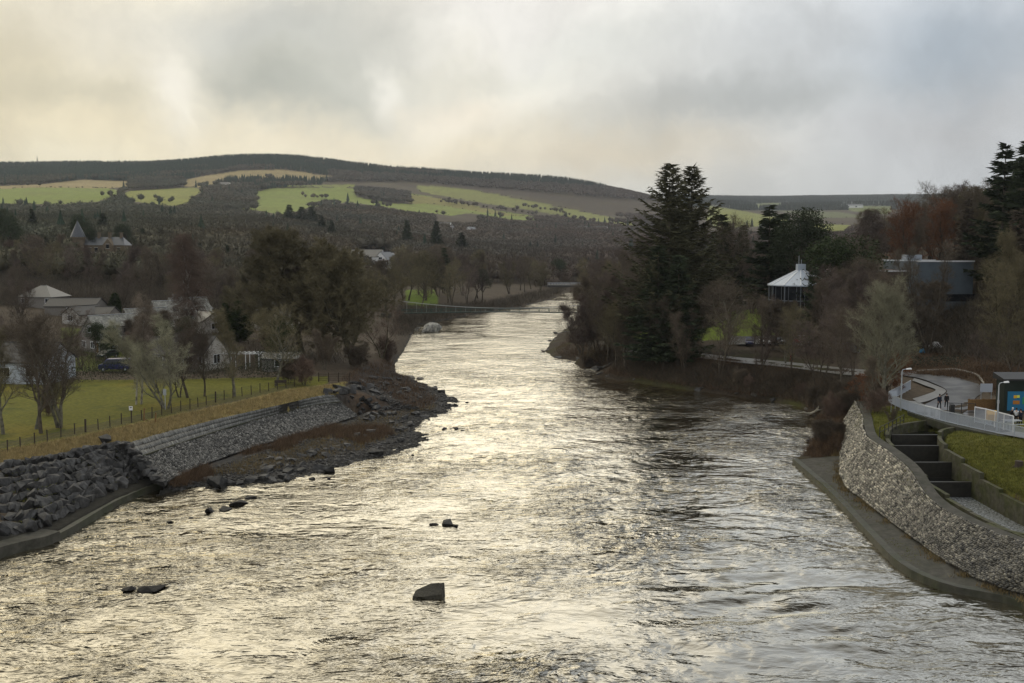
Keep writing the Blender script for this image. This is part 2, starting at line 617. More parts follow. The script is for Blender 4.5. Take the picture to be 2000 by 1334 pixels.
NU, NV = 620, 620
us = np.concatenate([np.linspace(-1.25, -0.62, 60)[:-1], np.linspace(-0.62, 0.62, NU - 120), np.linspace(0.62, 1.25, 62)[1:]])
NU = len(us)
ys = np.concatenate([np.geomspace(28, 60, 26)[:-1], np.geomspace(60, 330, 330)[:-1], np.geomspace(330, 6800, NV - 355)])
NV = len(ys)
X = us[None, :] * ys[:, None]
Y = np.repeat(ys[:, None], NU, 1)
Z = np.zeros_like(X)
dn = Vector((0, 0, -1))
for j in range(NV):
    for i in range(NU):
        h = TIN.ray_cast(Vector((X[j, i], Y[j, i], 3000)), dn)
        Z[j, i] = h[0].z if h[0] is not None else 2.0
Z0 = Z.copy()
PAVE_POLY = [(p.x, p.y) for p in LTOP[4:]] + [(p.x, p.y) for p in LTOE[::-1]]
SLOPE_POLY = [(p.x, p.y) for p in RAP + FOOT] + [(p.x, p.y) for p in RTOP[::-1]]
APRON_POLY = [(p.x, p.y) for p in RS] + [(p.x, p.y) for p in RAP[::-1]]
# smooth the far country, keep the near banks crisp
Zb = Z.copy()
for k in range(14):
    P_ = np.pad(Zb, 1, mode='edge')
    Zb = (P_[:-2, 1:-1] + P_[2:, 1:-1] + P_[1:-1, :-2] + P_[1:-1, 2:] + 2 * Zb) / 6
wfar = np.clip((Y - 420) / 500, 0, 1)
wmid = np.clip((Z - 2.5) / 1.5, 0, 1) * np.clip((Y - 150) / 60, 0, 1)
wgt = np.maximum(wfar, wmid * 0.8)
Z = Z * (1 - wgt) + Zb * wgt
land = np.clip((Z - 0.0) / 1.0, 0, 1)
Z = Z + land * fbm(X / 6, Y / 6, 4, 3) * 0.12
Z = Z + land * fbm(X / 1.1, Y / 1.1, 3, 5) * 0.05 * np.clip((300 - Y) / 200, 0, 1)
Z = Z + np.clip((Y - 700) / 800, 0, 1) * fbm(X / 260, Y / 260, 4, 9) * 6
# rocky shoreline wobble
shore = np.exp(-((Z - 0.1) / 0.6) ** 2) * np.clip((Y - 70) / 20, 0, 1)
Z = Z + shore * fbm(X / 2.2, Y / 2.2, 3, 21) * 0.28

for poly, dz_ in ((PAVE_POLY, 1.3), (SLOPE_POLY, 1.0), (APRON_POLY, .5)):
    Z = np.where(inpoly(X, Y, poly), np.minimum(Z0 - dz_, .4), Z)
PX, PY = proj(X, Y, Z)
# ---- natural ground colours by zone
G_LAWN = np.array([0.120, 0.118, 0.017])
G_ROUGH = np.array([0.24, 0.19, 0.070])
G_WOOD = np.array([0.075, 0.058, 0.040])
G_GRAV = np.array([0.045, 0.043, 0.040])
G_FIELD = np.array([0.19, 0.225, 0.050])
G_TAN = np.array([0.30, 0.235, 0.11])
G_BRACK = np.array([0.085, 0.052, 0.028])
C = np.zeros(X.shape + (3,)) + G_WOOD


def zone(mask, c, k=1.0):
    global C
    m = (mask * k)[..., None]
    C = C * (1 - m) + np.asarray(c) * m


n1 = fbm(X / 9, Y / 9, 5, 31)
n2 = fbm(X / 2.5, Y / 2.5, 4, 37)
left = X < 0
lawn = inpoly(PX, PY, [(-400, 745), (300, 741), (640, 735), (640, 750), (560, 762), (400, 795), (200, 845), (0, 905), (-400, 1000)])
zone(lawn, G_LAWN)
zone(lawn * np.clip(n1 * 2.0, 0, 1), (0.15, 0.125, 0.018), 0.8)
zone(lawn * np.clip(n2 * 2.4 - 0.4, 0, 1), (0.035, 0.048, 0.012), 0.7)
# worn footpath beside the fence
pth = inpoly(PX, PY, [(-400, 965), (0, 866), (150, 836), (330, 797), (480, 770), (560, 752), (600, 752), (500, 775), (350, 806), (160, 848), (0, 876), (-400, 980)])
zone(pth, (0.07, 0.058, 0.035), 0.55 + 0.0 * X)
rough = inpoly(PX, PY, [(-400, 975), (0, 882), (150, 852), (330, 812), (480, 780), (560, 760), (650, 750), (690, 742), (660, 770), (620, 778), (450, 818), (240, 872), (100, 897), (0, 912), (-400, 1020)])
zone(rough, G_ROUGH)
zone(rough * np.clip(n2 * 2.2, 0, 1), (0.10, 0.095, 0.022), 0.8)
beach = inpoly(PX, PY, [(330, 960), (334, 935), (480, 876), (650, 826), (700, 812), (640, 780), (660, 765), (720, 705), (790, 690), (960, 780), (950, 860), (600, 980)])
zone(beach, G_GRAV)
zone(beach * np.clip(n1 * 1.6 + 0.1, 0, 1) * np.clip((Z - 0.35) * 2.5, 0, 1), G_BRACK, 0.8)
zone(((Z < 0.25) & (Y < 500)), (0.030, 0.028, 0.024))
zone((X < -30) & (Y < 104) & (Z < 1.5) & (Z > .3), (0.030, 0.028, 0.022))
rbank = (X > 0) & (Y > 108) & (Y < 300) & (Z < 5.2)
zone(rbank, (0.042, 0.032, 0.022))
zone(rbank * np.clip(n1 * 2.2 - 0.1, 0, 1), (0.055, 0.058, 0.016), 0.8)
rlawn = inpoly(PX, PY, [(1640, 812), (1700, 795), (1755, 792), (1830, 815), (1850, 838), (1740, 868), (1690, 845)]) | ((X > 41.5) & (X < 58) & (Y < 108) & (Y > 55) & (Z > 3.4))
zone(rlawn, (0.105, 0.110, 0.016))
zone(rlawn * np.clip(n2 * 2.2, 0, 1), (0.11, 0.095, 0.018), 0.8)
park = inpoly(PX, PY, [(1230, 660), (1280, 640), (1420, 608), (1560, 596), (1580, 640), (1560, 662), (1400, 664), (1300, 668)])
zone(park, (0.14, 0.19, 0.02))
zone(inpoly(PX, PY, [(1150, 664), (1200, 668), (1300, 690), (1230, 688), (1150, 678)]), (0.16, 0.15, 0.13), 0.7)
zone(inpoly(PX, PY, [(790, 566), (850, 566), (860, 606), (800, 610)]), (0.12, 0.17, 0.02))
zone(inpoly(PX, PY, [(120, 640), (260, 640), (260, 725), (120, 725)]) & (n1 > -0.25), (0.075, 0.09, 0.014))
zone(inpoly(PX, PY, [(380, 585), (520, 583), (520, 600), (380, 600)]), (0.085, 0.10, 0.018))
zone(inpoly(PX, PY, [(735, 515), (775, 514), (770, 530), (740, 528)]), (0.12, 0.16, 0.03))
# far fields
FIELDS = [
    ([(-400, 375), (0, 369), (80, 366), (210, 368), (240, 373), (235, 379), (190, 394), (120, 399), (0, 397), (-400, 398)], G_FIELD),
    ([(240, 378), (255, 373), (375, 366), (400, 370), (378, 384), (370, 396), (345, 402), (300, 399), (262, 394), (245, 386)], (0.22, 0.225, 0.055)),
    ([(375, 400), (500, 397), (508, 388), (495, 376), (530, 368), (600, 366), (690, 367), (697, 385), (760, 397), (805, 399), (800, 378), (840, 384), (880, 391), (950, 407),
      (1050, 424), (1095, 431), (1000, 429), (920, 416), (880, 421), (850, 417), (800, 413), (750, 404), (680, 395), (640, 398), (600, 407), (550, 419), (500, 411), (430, 406)], G_FIELD),
    ([(400, 372), (470, 366), (540, 364), (690, 366), (695, 360), (600, 362), (500, 362), (410, 366)], (0.19, 0.215, 0.05)),
    ([(812, 362), (880, 366), (950, 376), (1050, 396), (1150, 416), (1236, 432), (1244, 441), (1150, 431), (1050, 413), (950, 398), (880, 386), (820, 374)], (0.20, 0.21, 0.06)),
    ([(-400, 366), (0, 363), (80, 360), (160, 351), (255, 354), (252, 364), (210, 368), (80, 366), (0, 369), (-400, 375)], G_TAN),
    ([(360, 352), (400, 343), (470, 333), (560, 331), (600, 338), (655, 345), (640, 354), (560, 352), (450, 353), (420, 363), (390, 367), (360, 363)], G_TAN),
    ([(800, 398), (800, 380), (830, 384), (880, 391), (960, 410), (1000, 418), (1050, 426), (960, 418), (880, 404), (840, 398)], (0.21, 0.19, 0.06)),
    ([(1385, 402), (1440, 410), (1500, 421), (1540, 430), (1540, 440), (1400, 446), (1380, 430)], (0.19, 0.20, 0.05)),
    ([(1440, 399), (1530, 396), (1570, 400), (1500, 408)], (0.15, 0.17, 0.06)),
    ([(1590, 436), (1660, 440), (1650, 452), (1590, 450)], (0.19, 0.20, 0.05)),
    ([(1640, 402), (1745, 403), (1735, 419), (1660, 412)], (0.15, 0.17, 0.06)),
    ([(1520, 412), (1640, 414), (1700, 424), (1600, 426)], (0.12, 0.13, 0.06)),
]
far = Y > 1150
for poly, c in FIELDS:
    zone(inpoly(PX, PY, poly) & far, c)
zone(far * np.clip(fbm(X / 120, Y / 60, 4, 77) * 1.6, 0, 1), (0.15, 0.13, 0.05), 0.35)
zone((Y > 3300) & True, (0.06, 0.07, 0.045), 0.6)
for poly, c in FIELDS[-5:]:
    zone(inpoly(PX, PY, poly) & far, c, .9)
C = C * (1 + 0.16 * n2[..., None]) * (1 + 0.12 * n1[..., None])

tv = np.stack([X, Y, Z], -1).reshape(-1, 3)
idx = np.arange(NU * NV).reshape(NV, NU)
q = np.stack([idx[:-1, :-1], idx[:-1, 1:], idx[1:, 1:], idx[1:, :-1]], -1).reshape(-1, 4)
keepq = (np.abs(X[:-1, :-1] + X[1:, 1:]) / 2 < 3900).ravel()
q = q[keepq]
gm = quadmesh('ground', tv, q)
setcol(gm, C.reshape(-1, 3))
m_ground = mat('ground_soil_and_grass', (1, 1, 1), 0.92, var=0.32, scale=0.9, bump=0.06, bscale=5, attr='Col', spec=0.15)
ground = link('ground', gm, m_ground, smooth=True)
tag(ground, 'valley floor, banks and hillside fields under the trees', None, None, 'structure')
GB = BVHTree.FromPolygons([tuple(v) for v in tv], [tuple(r) for r in q.tolist()])


def gz(x, y, default=4.0):
    h = GB.ray_cast(Vector((x, y, 3000)), dn)
    return h[0].z if h[0] is not None else default


def hit(px, py):
    h = GB.ray_cast(Vector((0, 0, CAMH)), ray(px, py))
    return h[0]


# ------------------------------------------------------------------ river water
wu = np.linspace(-1.0, 1.0, 640)
wy = np.concatenate([np.geomspace(30, 220, 460)[:-1], np.geomspace(220, 1000, 120)])
WX = wu[None, :] * wy[:, None]
WY = np.repeat(wy[:, None], len(wu), 1)
fade = np.clip((330 - WY) / 180, 0.0, 1)
# fast smooth swells below the apron on the right, choppier riffles elsewhere
swell = np.exp(-(((WX - 20) / 17) ** 2 + ((WY - 68) / 9) ** 2))
rif = np.clip(fbm(WX / 18 + 4, WY / 30, 3, 91) * 1.5 + 0.5, 0, 1)
wz = (fbm((WX + 0.35 * WY) / 3.4, WY / 1.9, 3, 51) * 0.10 * (0.35 + rif) + fbm(WX / 1.3, (WY + 0.2 * WX) / 0.9, 3, 57) * 0.05 * (0.3 + rif)) * fade
wz += swell * (fbm((WX) / 7.5 + 3, (WY - 0.25 * WX) / 2.3, 2, 63) * 0.36)
wv_ = np.stack([WX, WY, wz], -1).reshape(-1, 3)
wi = np.arange(WX.size).reshape(WX.shape)
wq = np.stack([wi[:-1, :-1], wi[:-1, 1:], wi[1:, 1:], wi[1:, :-1]], -1).reshape(-1, 4)
# keep only the cells that can hold water (near the river outline)
cx = (WX[:-1, :-1] + WX[1:, 1:]) / 2
cy = (WY[:-1, :-1] + WY[1:, 1:]) / 2
RP = np.array(RIVER)
RPoly = [tuple(p) for p in RIVER] + []
cenr = inpoly(cx, cy, [(-200, 20)] + RPoly[:1] + RPoly + [(200, 20)])
big = np.zeros_like(cenr)
from_edge = 7
cc = cenr.copy()
for k in range(from_edge):
    P_ = np.pad(cc, 1)
    cc = P_[:-2, 1:-1] | P_[2:, 1:-1] | P_[1:-1, :-2] | P_[1:-1, 2:] | cc
wq = wq[(cc | ((cy < 75) & (np.abs(cx) < 60))).ravel()]
wm = quadmesh('river_water', wv_, wq)
mw = bpy.data.materials.new('river_water')
mw.use_nodes = True
b = NB(mw.node_tree)
mw.node_tree.nodes.clear()
gpos = b.n('ShaderNodeNewGeometry').outputs['Position']
mp = b.n('ShaderNodeMapping')
mp.inputs['Rotation'].default_value = (0, 0, R(12))
mp.inputs['Scale'].default_value = (0.7, 1.25, 1)
b.l(gpos, mp.inputs['Vector'])
wp = mp.outputs[0]
warp = b.vmath('SCALE', b.vmath('SUBTRACT', b.noise(wp, 0.12, 3, 0.5, 0, 'Color'), (0.5, 0.5, 0.5)), scale=5.0)
wp2 = b.vmath('ADD', wp, warp)
na = b.noise(wp2, 0.42, 4, 0.55)
nb_ = b.noise(wp2, 1.3, 3, 0.5)
nc = b.noise(wp2, 6.0, 4, 0.6)
patch = b.ramp(b.noise(gpos, 0.035, 4, 0.6), 0.36, 0.66, 0.5, 1.9)
hsum = b.math('MULTIPLY_ADD', nb_, 0.42, b.math('MULTIPLY', na, 0.55))
hsum = b.math('MULTIPLY_ADD', nc, 0.022, hsum)
gx = b.n('ShaderNodeSeparateXYZ')
b.l(gpos, gx.inputs[0])
ex = b.math('DIVIDE', b.math('SUBTRACT', gx.outputs[0], 19.0), 19.0)
ey = b.math('DIVIDE', b.math('SUBTRACT', gx.outputs[1], 64.0), 13.0)
er = b.math('ADD', b.math('MULTIPLY', ex, ex), b.math('MULTIPLY', ey, ey))
glide = b.ramp(er, 0.3, 1.5, 0.42, 1.0)                 # deep smooth boil below the ladder outfall
patch2 = b.ramp(b.noise(gpos, 0.085, 4, 0.65), 0.34, 0.64, 0.55, 1.5)
hsum = b.math('MULTIPLY', b.math('MULTIPLY', hsum, patch), b.math('MULTIPLY', patch2, glide))
sxyz = b.n('ShaderNodeSeparateXYZ')
b.l(gpos, sxyz.inputs[0])
calm = b.ramp(sxyz.outputs[1], 90, 330, 1.0, 0.42)      # the upper reach runs smoother
hsum = b.math('MULTIPLY', hsum, calm)
bp = b.n('ShaderNodeBump')
bp.inputs['Strength'].default_value = 1.0
bp.inputs['Distance'].default_value = 0.50
b.l(hsum, bp.inputs['Height'])
gl = b.n('ShaderNodeBsdfGlossy')
gl.inputs['Roughness'].default_value = 0.05
gl.inputs['Color'].default_value = (1.0, 0.955, 0.84, 1)
b.l(bp.outputs[0], gl.inputs['Normal'])
df = b.n('ShaderNodeBsdfDiffuse')
df.inputs['Color'].default_value = (0.018, 0.014, 0.007, 1)
b.l(bp.outputs[0], df.inputs['Normal'])
lw = b.n('ShaderNodeLayerWeight')
lw.inputs['Blend'].default_value = 0.5
b.l(bp.outputs[0], lw.inputs['Normal'])
fac = b.ramp(lw.outputs['Facing'], 0.42, 0.80, 0.02, 0.95, smooth=False)
mx = b.n('ShaderNodeMixShader')
b.l(fac, mx.inputs[0])
b.l(df.outputs[0], mx.inputs[1])
b.l(gl.outputs[0], mx.inputs[2])
om = b.n('ShaderNodeOutputMaterial')
b.l(mx.outputs[0], om.inputs['Surface'])
water = link('river_water', wm, mw, smooth=True)
tag(water, 'broad rippled river reflecting the pale sky', None, None, 'structure')
# ------------------------------------------------------------------ trees
def cmat(name, var=0.35, scale=1.0, rnd=0.22):
    m = bpy.data.materials.new(name)
    m.use_nodes = True
    b = NB(m.node_tree)
    p = m.node_tree.nodes['Principled BSDF']
    pos = b.n('ShaderNodeNewGeometry').outputs['Position']
    oi = b.n('ShaderNodeObjectInfo')
    c = b.mix(1.0, oi.outputs['Color'], b.ramp(b.noise(pos, scale, 4, 0.6), 0.28, 0.72, 1 - var, 1 + var), 'MULTIPLY')
    c = b.mix(1.0, c, b.ramp(oi.outputs['Random'], 0, 1, 1 - rnd, 1 + rnd, smooth=False), 'MULTIPLY')
    b.val(p.inputs['Base Color'], c)
    p.inputs['Roughness'].default_value = 0.9
    p.inputs['Specular IOR Level'].default_value = 0.2
    return m


M_BARK = cmat('bark', 0.4, 2.0, 0.15)
M_TWIG = cmat('twigs_and_leaves', 0.3, 0.6, 0.25)
m_bark = (0.085, 0.070, 0.052)
m_barkgrey = (0.150, 0.140, 0.105)
m_birch = mat('bark_birch_white', (0.42, 0.39, 0.33), 0.8, scale=1.2, color2=(0.08, 0.065, 0.05))
m_oakbark = (0.075, 0.066, 0.040)
m_twbrown = (0.118, 0.094, 0.068)
m_twpurple = (0.112, 0.086, 0.072)
m_twgreen = (0.135, 0.116, 0.066)
m_twgrey = (0.26, 0.25, 0.17)
m_twrust = (0.17, 0.078, 0.038)
m_twred = (0.120, 0.084, 0.064)
m_fir = (0.040, 0.052, 0.026)
m_firbrown = (0.060, 0.058, 0.030)
m_ever = (0.035, 0.050, 0.018)


def unit(v):
    return v / (np.linalg.norm(v, axis=-1, keepdims=True) + 1e-9)


class Tree:
    """grows a leafless tree; tubes for wood, slender triangles for twigs. Height 1.0 unit = metre"""
    def __init__(self, seed, H=14, bole=0.25, n=(12, 7, 6), ang=(55, 45, 45), wob=(0.08, 0.14, 0.2, 0.25), trop=(0.0, 0.15, 0.12, 0.1),
                 ratio=(0.5, 0.5, 0.5), twigs=2, twl=0.9, tww=0.03, weep=0.0, r0=None, top=0.35, lean=(0, 0), trunks=1, crown='round', sub=2, leaf=0, leafsize=.25, spread=1.0):
        self.r = random.Random(seed)
        self.rs = np.random.default_rng(seed)
        self.p = dict(bole=bole, n=n, ang=ang, wob=wob, trop=trop, ratio=ratio, top=top, crown=crown, spread=spread)
        self.wood, self.fine = [], []
        self.tw0, self.twd = [], []
        self.H = H
        r0 = r0 or H * 0.021
        for k in range(trunks):
            a = k * 2.4 + seed
            d = Vector((lean[0], lean[1], 1)) if trunks == 1 else Vector((math.cos(a) * 0.28, math.sin(a) * 0.28, 1))
            base = Vector((0, 0, -0.3)) if trunks == 1 else Vector((math.cos(a) * 0.2, math.sin(a) * 0.2, -0.3))
            self.grow(base, d.normalized(), H * (1.0 if k == 0 else self.r.uniform(.8, 1)), r0 * (1 if trunks == 1 else .7), 0)
        self.make_twigs(twigs, twl, tww, weep, sub, leaf, leafsize)

    def grow(self, p, d, L, r, lev):
        P, rr = self.p, self.r
        ns = (9, 6, 4, 3)[lev]
        pts, rad = [p.copy()], [r]
        for i in range(ns):
            w = P['wob'][lev]
            d = (d + Vector((rr.gauss(0, w), rr.gauss(0, w), rr.gauss(0, w * .7) + P['trop'][lev]))).normalized()
            p = p + d * (L / ns)
            pts.append(p.copy())
            t = (i + 1) / ns
            rad.append(r * (1 - t * (0.82 if lev else 0.86)))
        (self.wood if lev < 2 else self.fine).append((pts, rad, lev))
        if lev < len(P['n']):
            k = P['n'][lev]
            t0 = P['bole'] if lev == 0 else 0.18
            ph = rr.random() * 6.28
            for j in range(k):
                t = t0 + (1 - t0) * (j + rr.random() * .8) / k
                f = t * ns
                i = min(int(f), ns - 1)
                q = pts[i].lerp(pts[i + 1], f - i)
                dd = (pts[i + 1] - pts[i]).normalized()
                a = R(P['ang'][lev] * rr.uniform(.75, 1.2))
                if lev == 0:
                    a *= (1.1 - 0.55 * t)
                ax = dd.orthogonal().normalized()
                ax.rotate(Matrix.Rotation(ph + j * 2.4, 3, dd))
                nd = dd.copy()
                nd.rotate(Matrix.Rotation(a, 3, ax))
                if lev == 0:
                    s = (t - t0) / (1 - t0)
                    sh = {'round': math.sin(math.pi * (0.22 + 0.62 * s)) ** .7, 'cone': 1 - .8 * s, 'up': 0.75 + .1 * s - .45 * s * s,
                          'oak': 1.05 - .55 * s}[P['crown']]
                    Lc = L * P['ratio'][0] * sh * P['spread'] * rr.uniform(.8, 1.15)
                else:
                    Lc = L * P['ratio'][lev] * (1.15 - .55 * t) * rr.uniform(.8, 1.2)
                self.grow(q, nd, Lc, (rad[i] * (1 - (f - i)) + rad[i + 1] * (f - i)) * (.62 if lev == 0 else .72), lev + 1)
        if lev >= len(P['n']) - 1:
            for t in ([.35, .55, .75, 1.0] if lev == len(P['n']) else [.5, .8, 1.0]):
                f = t * ns
                i = min(int(f), ns - 1)
                self.tw0.append(pts[i].lerp(pts[i + 1], f - i))
                self.twd.append((pts[i + 1] - pts[i]).normalized())

    def make_twigs(self, k, L, w, weep, sub, leaf, leafsize):
        p = np.array(self.tw0)
        d = np.array(self.twd)
        p = np.repeat(p, k, 0)
        d = np.repeat(d, k, 0)
        n = len(p)
        d = unit(d + self.rs.normal(0, .55, (n, 3)) + np.array([0, 0, .12 - weep]))
        ln = L * self.rs.uniform(.5, 1.3, n)[:, None]
        side = unit(np.cross(d, self.rs.normal(0, 1, (n, 3)))) * w
        tip = p + d * ln
        V = [np.stack([p - side * .5, p + side * .5, tip], 1)]
        for s in range(sub):
            t = self.rs.uniform(.25, .8, n)[:, None]
            q = p + d * ln * t
            dd = unit(d + self.rs.normal(0, .7, (n, 3)) + np.array([0, 0, -weep]))
            sd = unit(np.cross(dd, self.rs.normal(0, 1, (n, 3)))) * w * .7
            V.append(np.stack([q - sd * .5, q + sd * .5, q + dd * ln * .5], 1))
        self.twv = np.concatenate(V).reshape(-1, 3)
        self.leafv = None
        if leaf:
            m = int(n * leaf)
            ii = self.rs.integers(0, n, m)
            c = p[ii] + d[ii] * ln[ii] * self.rs.uniform(.2, 1.1, (m, 1))
            a = unit(self.rs.normal(0, 1, (m, 3))) * leafsize
            bb = unit(np.cross(a, self.rs.normal(0, 1, (m, 3)))) * leafsize * .6
            self.leafv = np.stack([c - a * .5, c + bb * .5, c + a * .5], 1).reshape(-1, 3)

    @staticmethod
    def tubes(lst, sides):
        V, Fc = [], []
        o = 0
        for pts, rad, lev in lst:
            n = sides[lev]
            P = np.array(pts)
            T = np.gradient(P, axis=0)
            T = unit(T)
            ref = np.array([0.3, 0.2, 1.0]) if abs(T[0, 2]) < .8 else np.array([1.0, .1, .2])
            u = unit(np.cross(T, ref))
            w = np.cross(T, u)
            a = np.arange(n) / n * 2 * np.pi
            rg = np.array(rad)[:, None, None]
            ring = P[:, None, :] + rg * (np.cos(a)[None, :, None] * u[:, None, :] + np.sin(a)[None, :, None] * w[:, None, :])
            V.append(ring.reshape(-1, 3))
            m = len(P)
            ii = np.arange(m - 1)[:, None] * n
            k = np.arange(n)[None, :]
            k2 = (k + 1) % n
            qd = np.stack([o + ii + k, o + ii + k2, o + ii + n + k2, o + ii + n + k], -1).reshape(-1, 4)
            Fc.append(qd)
            o += m * n
        return np.concatenate(V), np.concatenate(Fc)

    def meshes(self, name):
        v, f = self.tubes(self.wood, (8, 5, 4, 3))
        tm = quadmesh(name + '_trunk', v, f)
        tm.polygons.foreach_set('use_smooth', np.ones(len(tm.polygons), bool))
        parts = []
        tw = self.twv
        if self.leafv is not None:
            tw = np.concatenate([tw, self.leafv])
        nt_ = len(tw) // 3
        t1 = np.arange(nt_ * 3).reshape(-1, 3)
        if self.fine:
            v2, f2 = self.tubes(self.fine, (8, 5, 4, 3))
        else:
            v2, f2 = np.zeros((0, 3)), np.zeros((0, 4), int)
        vv = np.concatenate([v2, tw])
        tot = np.concatenate([np.full(len(f2), 4), np.full(nt_, 3)])
        st = np.concatenate([[0], np.cumsum(tot)[:-1]])
        lv = np.concatenate([f2.ravel(), (t1 + len(v2)).ravel()])
        cm = npmesh(name + '_crown', vv, tot, st, lv)
        return tm, cm


def conifer_mesh(seed, H=30, base=0.12, width=0.30, droop=-0.35, per=7, whorls=42, sprays=16, gap=0.0, irregular=.25, r0=None, spray=(.5, .16), upcurve=.5, profile=1.0, lean=0):
    rs = np.random.default_rng(seed)
    wood = [([Vector((lean * t * t * H, 0, H * t - .3)) for t in np.linspace(0, 1, 9)], [(r0 or H * .014) * (1 - .95 * t) + .02 for t in np.linspace(0, 1, 9)], 0)]
    V = []
    br = []
    for k in range(whorls):
        t = base + (1 - base) * (k + rs.random() * .6) / whorls
        s = (t - base) / (1 - base)
        Lb = H * width * (max(0.03, (1 - s) ** profile)) * (0.55 + 0.45 * min(1, s * 6 + .3))
        nb = max(3, int(per * (1 - .35 * s)))
        for j in range(nb):
            if rs.random() < gap:
                continue
            az = rs.random() * 6.283
            L = Lb * rs.uniform(1 - irregular * 1.6, 1 + irregular)
            z0 = H * (t + rs.uniform(-.5, .5) * (1 - base) / whorls)
            m = 5
            q = np.linspace(0, 1, m)
            el = droop * (1 - s * 1.1) + .15 * s
            r_ = q * L
            zz = z0 + L * (el * q + upcurve * (q ** 2.2) * .5) + rs.normal(0, .03) * L * q
            P = np.stack([np.cos(az) * r_ + lean * t * t * H, np.sin(az) * r_, zz], 1)
            br.append(([Vector(x) for x in P], list(np.linspace(max(.02, L * .014), .01, m)), 3))
            ns = max(4, int(sprays * (L / (H * width)) + 3))
            tt = rs.uniform(.12, 1.02, ns * 2)
            c = np.stack([np.interp(tt, q, P[:, i]) for i in range(3)], 1)
            dd = np.array([np.cos(az), np.sin(az), .1])
            sd = np.array([-np.sin(az), np.cos(az), 0])
            sg = rs.choice([-1, 1], ns * 2)[:, None]
            ln = (spray[0] * H / 30 * rs.uniform(.6, 1.5, ns * 2) * (1.25 - .6 * tt))[:, None]
            dr = unit(dd * rs.uniform(.3, 1.1, (ns * 2, 1)) + sd * sg * rs.uniform(.3, 1, (ns * 2, 1)) + np.array([0, 0, 1]) * rs.uniform(-.5, .35, (ns * 2, 1)))
            wd = unit(np.cross(dr, rs.normal(0, 1, (ns * 2, 3)))) * spray[1] * H / 30
            V.append(np.stack([c - wd, c + wd, c + dr * ln * 2.2], 1))
    v, f = Tree.tubes(wood, (8, 5, 4, 3))
    tm = quadmesh('conifer_trunk', v, f)
    v2, f2 = Tree.tubes(br, (8, 5, 4, 3))
    tw = np.concatenate(V).reshape(-1, 3)
    n = len(tw) // 3
    tot = np.concatenate([np.full(len(f2), 4), np.full(n, 3)])
    st = np.concatenate([[0], np.cumsum(tot)[:-1]])
    lv = np.concatenate([f2.ravel(), np.arange(n * 3) + len(v2)])
    cm = npmesh('conifer_crown', np.concatenate([v2, tw]), tot, st, lv)
    return tm, cm


def leafy_mesh(seed, H=12, rad=4.5, z0=.25, n=9000, leaf=.35, lumps=16):
    """dense broadleaf evergreen or bush: clumps of leaf-sized faces through the crown"""
    rs = np.random.default_rng(seed)
    cs, rr = [], []
    for k in range(lumps):
        t = rs.uniform(z0 + .1, .93)
        prof = math.sin(math.pi * min(1, (t - z0) / (1 - z0) * .75 + .22)) ** .8
        a = rs.random() * 6.283
        rd = rad * prof * rs.uniform(.25, .75)
        cs.append((math.cos(a) * rd, math.sin(a) * rd, H * t))
        rr.append(rad * rs.uniform(.28, .5))
    cs, rr = np.array(cs), np.array(rr)
    ii = rs.integers(0, lumps, n)
    d = unit(rs.normal(0, 1, (n, 3)))
    c = cs[ii] + d * rr[ii][:, None] * (rs.uniform(.3, 1.12, (n, 1)) ** .5) * np.array([1, 1, .8])
    a = unit(rs.normal(0, 1, (n, 3))) * leaf * rs.uniform(.5, 1.3, (n, 1))
    b_ = unit(np.cross(a, rs.normal(0, 1, (n, 3)))) * leaf * .6
    V = np.stack([c - a * .5, c + b_ * .5, c + a * .5], 1).reshape(-1, 3)
    cm = trimesh('leafy_crown', V, np.arange(n * 3))
    wood = [([Vector((0, 0, H * t * .8 - .3)) for t in np.linspace(0, 1, 6)], [H * .02 * (1 - .8 * t) for t in np.linspace(0, 1, 6)], 0)]
    for k in range(lumps):
        p = Vector(cs[k])
        wood.append(([Vector((0, 0, p.z * .45)), Vector((p.x * .5, p.y * .5, p.z * .75)), p], [H * .009, H * .006, .02], 1))
    v, f = Tree.tubes(wood, (7, 4, 4, 3))
    return quadmesh('leafy_trunk', v, f), cm


T = {}


def reg(key, H, meshes, mb, mt):
    tm, cm = meshes
    for me, m in ((tm, mb if mb is m_birch else M_BARK), (cm, M_TWIG)):
        me.materials.clear()
        me.materials.append(m)
    co = np.zeros(len(cm.vertices) * 3, np.float32)
    cm.vertices.foreach_get('co', co)
    T[key] = (float(np.percentile(co[2::3], 99.9)), tm, cm, mb, mt)


# spreading riverbank trees (alder, ash, sycamore shapes)
reg('spread1', 14, Tree(1, 14, bole=.22, crown='round', twl=1.0, twigs=2).meshes('spread1'), m_bark, m_twbrown)
reg('spread2', 14, Tree(2, 14, bole=.3, n=(13, 7, 6), ang=(62, 48, 45), wob=(.1, .18, .22, .25), crown='round').meshes('spread2'), m_bark, m_twbrown)
reg('spread3', 14, Tree(3, 14, bole=.18, n=(8, 7, 5), ang=(50, 50, 45), trunks=2, crown='round', ratio=(.48, .5, .5)).meshes('spread3'), m_bark, m_twpurple)
reg('upright1', 15, Tree(4, 15, bole=.2, n=(16, 7, 5), ang=(36, 38, 40), trop=(0, .18, .14, .1), crown='up', ratio=(.42, .48, .5)).meshes('upright1'), m_bark, m_twbrown)
reg('upright2', 15, Tree(5, 15, bole=.15, n=(9, 6, 4), ang=(40, 38, 40), trunks=3, trop=(0, .16, .14, .1), crown='up', ratio=(.36, .5, .5)).meshes('upright2'), m_bark, m_twpurple)
